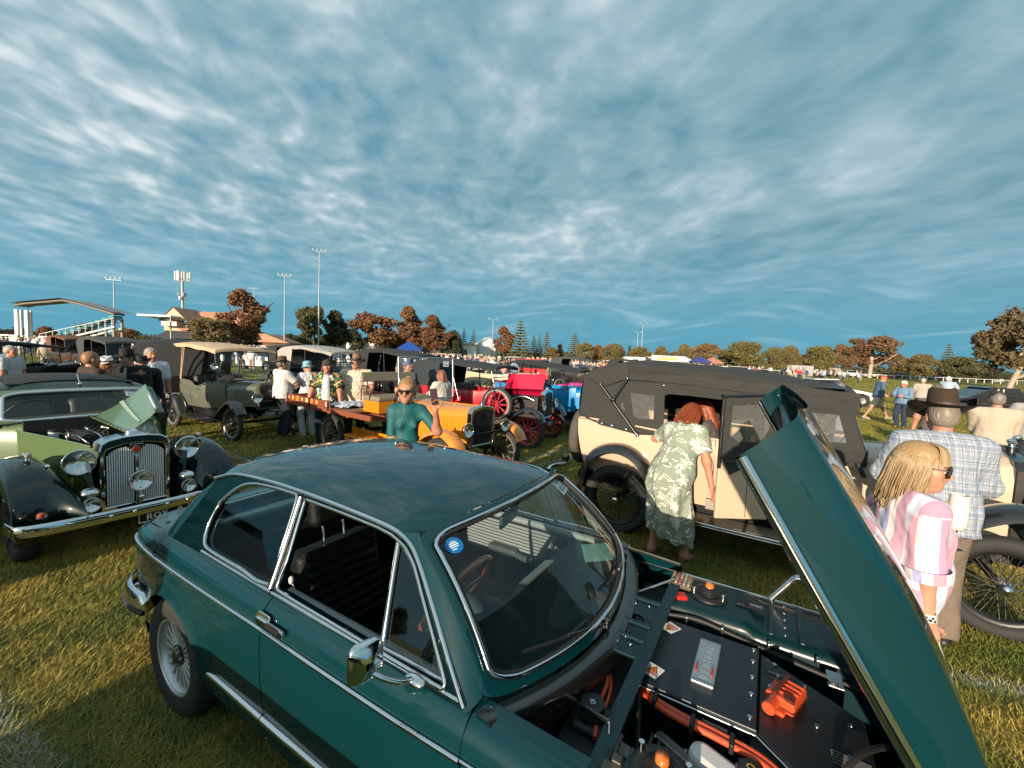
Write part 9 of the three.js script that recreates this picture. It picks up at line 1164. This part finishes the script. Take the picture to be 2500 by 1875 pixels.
{ // old cars behind the first row
  const W = { ...wheelT }, mk = (label, p, ry, body, top, o = {}) => tourer({ name: 'vintage_car', label, p, ry, wheel: W, body, radM: nickel, ...o, top: top && { m: top, by: 1.15, quarter: 0.3, qb: 0.5, posts: [[-0.6, -0.65]], ...(o.top ?? {}) } });
  const cr = paint([0.55, 0.46, 0.32]), bk = blackGloss, gy = cloth([0.055, 0.06, 0.062], duckBump), mr = paint([0.10, 0.012, 0.02]);
  mk('black tourer with a dark hood and a 1916 plate beside the buff-topped tourer', [-8.75, 0, -11.3], 2.1, bk, darkTop, { plateRear: '1916' });
  mk('black tourer with a long grey hood behind the fedora man', [-13.4, 0, -14.6], -0.5, bk, gy);
  mk('black boxy tourer with its hood up behind the ginger man', [-15.0, 0, -13.2], -0.1 + PI / 2, bk, darkTop, { s: 0.88 });
  mk('pale blue roadster with a folded tan hood at the left', [-18.6, 0, -15.2], -0.4, paint([0.30, 0.36, 0.42]), null, { extra: (t, c) => part('folded_hood', box(0.45, 0.25, 1.2, -1.75, 1.18, 0, 0.1), cloth([0.55, 0.38, 0.22]), t) });
  mk('brown closed-top tourer far behind the black boxy one', [-21.5, 0, -21.0], -0.5, paint([0.06, 0.025, 0.015]), cloth([0.16, 0.07, 0.04]));
  mk('charcoal tourer with a dark hood at the back left', [-18.8, 0, -20.5], -0.5, bk, gy);
  mk('maroon and white-roofed tourer behind the couple in hats', [-5.3, 0, -12.8], -0.5, mr, cloth([0.40, 0.38, 0.36]));
  mk('dark tourer with a grey hood behind the honeycomb-shirt man', [-6.4, 0, -15.8], -0.5, bk, gy);
  mk('black tourer with side windows behind the man in the black tee', [-2.9, 0, -12.6], -0.45, bk, darkTop);
  mk('cream roadster seen through the red tourer', [-0.2, 0, -18.0], -0.5, cr, null);
  mk('dark tourer in the row beyond the blue car', [4.2, 0, -24.5], -0.5, bk, gy); mk('maroon tourer in the row beyond the pink coupe', [8.2, 0, -27.5], -0.5, mr, darkTop);
  mk('black tourer half hidden beyond the red saloon roofs', [-9.5, 0, -19.5], -0.5, bk, darkTop); mk('cream tourer with a buff hood deep in the rows', [-12.0, 0, -26.0], -0.5, cr, cloth([0.45, 0.33, 0.2]));
}
{ // market tents and signs
  const tent = (u, d, m, label, s = 1) => { const t = thing('marquee', label, 'tent', at2(u, d), 0.2, null, s); part('canopy', [sheet(1, 1, (u, v) => [lerp(-1.5, 1.5, u) * (1 - v * 0.98), lerp(2.2, 3.2, v), 1.5 * (1 - v * 0.98)]), sheet(1, 1, (u, v) => [lerp(-1.5, 1.5, u) * (1 - v * 0.98), lerp(2.2, 3.2, v), -1.5 * (1 - v * 0.98)]), sheet(1, 1, (u, v) => [1.5 * (1 - v * 0.98), lerp(2.2, 3.2, v), lerp(-1.5, 1.5, u) * (1 - v * 0.98)]), sheet(1, 1, (u, v) => [-1.5 * (1 - v * 0.98), lerp(2.2, 3.2, v), lerp(-1.5, 1.5, u) * (1 - v * 0.98)]), box(3.02, 0.28, 0.02, 0, 2.08, 1.5), box(3.02, 0.28, 0.02, 0, 2.08, -1.5), box(0.02, 0.28, 3.0, 1.5, 2.08, 0), box(0.02, 0.28, 3.0, -1.5, 2.08, 0)], m, t); for (const [x, z] of [[1.48, 1.48], [-1.48, 1.48], [1.48, -1.48], [-1.48, -1.48]]) part('leg', bar([x, 0, z], [x, 2.15, z], 0.025, 6), whitePaint, t); };
  tent(996, 58, cloth([0.01, 0.06, 0.32]), 'royal blue canopy tent below the brown trees'); tent(1665, 90, cloth([0.7, 0.7, 0.7]), 'white canopy tent behind the cream roof'); tent(1705, 84, cloth([0.04, 0.06, 0.25]), 'navy canopy tent beside the white one'); tent(1735, 88, cloth([0.5, 0.2, 0.14]), 'salmon canopy tent beside the navy one');
  const t = thing('container_toilet', 'pair of grey portable cabins beyond the oval fence', 'cabin', at2(1948, 96), 0.1); for (const x of [-1.6, 0.2, 2.0]) part('cabin', box(1.6, 2.3, 1.6, x, 1.15, 0, 0.05), mat([0.42, 0.42, 0.42], 0.6), t); part('door', box(0.7, 1.9, 0.05, 0.2, 1.0, 0.83), mat([0.25, 0.25, 0.26], 0.6), t);
  const b = thing('billboard', 'white and yellow hoarding behind the cream roof', 'sign', at2(1624, 92), 0); part('board', box(6.6, 2.3, 0.1, 0, 2.0, 0), mat([0.66, 0.64, 0.58], 0.6), b); part('print', box(4.5, 0.5, 0.02, 0.4, 2.5, 0.07), mat([0.6, 0.45, 0.12], 0.6), b); const b2 = thing('caravan', 'white caravan left of the hoarding', 'caravan', at2(1545, 92), 0); part('van_body', box(4.4, 2.2, 2.2, 0, 1.5, 0, 0.3), whitePaint, b2); part('window', box(1.2, 0.6, 0.04, 0, 1.8, 1.1), glassFar, b2);
  const rf = thing('oval_rail', 'low white railing round the far right of the oval', 'fence', [0, 0, 0], 0); for (let k = 0; k < 44; k++) { const p = at2(1840 + k * 20, 98); part('rail_post', box(0.10, 1.0, 0.10, p[0], 0.5, p[2]), whitePaint, rf); } part('rail', box(84, 0.08, 0.06, (at2(1840, 98)[0] + at2(2700, 98)[0]) / 2, 0.95, -98), whitePaint, rf);
  const gb = thing('utility_truck', 'brown tray truck by the far right rail', 'truck', at2(2020, 92), 0.2); part('tray', box(3, 1.0, 1.8, -0.8, 1.2, 0), mat([0.12, 0.07, 0.05], 0.7), gb); part('cab', box(1.4, 1.7, 1.7, 1.5, 1.25, 0, 0.2), mat([0.35, 0.3, 0.25], 0.6), gb); for (const x of [-1.5, 1.4]) for (const s of [1, -1]) part('wheel', at(cyl(0.4, 0.4, 0.25, 0, 0, 0, 16, PI / 2), x, 0.4, s * 0.8), rubber, gb);
}
{ // the far crowd: one mass, each figure a body, legs and head
  const torsoG = lathe([[0.0, 0.80], [0.16, 0.82], [0.18, 1.0], [0.21, 1.25], [0.20, 1.36], [0.10, 1.45], [0.055, 1.5]], 10).scale(1.15, 1, 0.72), armG = mrg(bar([0.22, 1.36, 0], [0.30, 0.95, 0.05], 0.05, 6, 0.06), bar([-0.22, 1.36, 0], [-0.28, 0.98, 0.10], 0.05, 6, 0.06)), legG = mrg(bar([0.09, 0.02, 0], [0.09, 0.86, 0], 0.075, 7, 0.10), bar([-0.10, 0.02, 0.06], [-0.09, 0.86, 0], 0.075, 7, 0.10), box(0.1, 0.08, 0.24, 0.09, 0.04, 0.05), box(0.1, 0.08, 0.24, -0.1, 0.04, 0.1)), headG = mrg(sph(0.105, 0, 1.62, 0.01, 0.85, 1.1, 1, 10), cyl(0.05, 0.055, 0.12, 0, 1.5, 0, 8), bar([0.29, 0.97, 0.05], [0.27, 0.80, 0.12], 0.035, 6), bar([-0.27, 1.0, 0.10], [-0.25, 0.82, 0.17], 0.035, 6)), hatG = sph(0.115, 0, 1.66, -0.01, 0.9, 0.85, 1.05, 10);
  const N = 620, gp = new THREE.Group(); gp.name = 'crowd'; scene.add(gp); tag(gp, 'dense far crowd of people across the middle of the ground', 'crowd', null, 'stuff');
  const mk = (n, g, ro) => { const m = new THREE.InstancedMesh(g, mat([1, 1, 1], ro), N); m.name = n; m.castShadow = m.receiveShadow = true; m.userData.kind = 'stuff'; gp.add(m); return m; };
  const A = mk('crowd_tops', mrg(torsoG, armG), 0.9), B = mk('crowd_legs', legG, 0.9), C = mk('crowd_heads', headG, 0.6), D = mk('crowd_hair', hatG, 0.8), r = mulberry(99), tc = [[0.66, 0.65, 0.64], [0.62, 0.60, 0.58], [0.45, 0.05, 0.04], [0.04, 0.06, 0.15], [0.02, 0.02, 0.02], [0.35, 0.45, 0.6], [0.6, 0.3, 0.3], [0.5, 0.42, 0.3], [0.2, 0.2, 0.2], [0.66, 0.66, 0.66]], hc = [[0.05, 0.035, 0.02], [0.3, 0.28, 0.25], [0.6, 0.58, 0.52], [0.14, 0.08, 0.04], [0.55, 0.45, 0.3]];
  for (let i = 0; i < N; i++) {
    let u = i < 470 ? 560 + r() * 1130 : i < 540 ? -40 + r() * 420 : 1680 + r() * 420, d = i < 470 ? 26 + 60 * Math.pow(r(), 1.1) : i < 540 ? 22 + r() * 40 : 55 + r() * 45; const p = at2(u, d), s = 0.90 + 0.16 * r();
    M_.compose(V(p[0], 0, p[2]), Q_.setFromEuler(E_.set(0, r() * 6.28, 0)), V(s, s, s)); const t = tc[(r() * 10) | 0], l = [[0.02, 0.03, 0.06], [0.05, 0.05, 0.05], [0.4, 0.33, 0.24], [0.08, 0.12, 0.2]][(r() * 4) | 0], h = hc[(r() * 5) | 0];
    for (const [m, c] of [[A, t], [B, l], [C, [0.52, 0.26, 0.17]], [D, h]]) { m.setMatrixAt(i, M_); m.setColorAt(i, lin(...c)); }
  }
}
renderer.render(scene, camera);
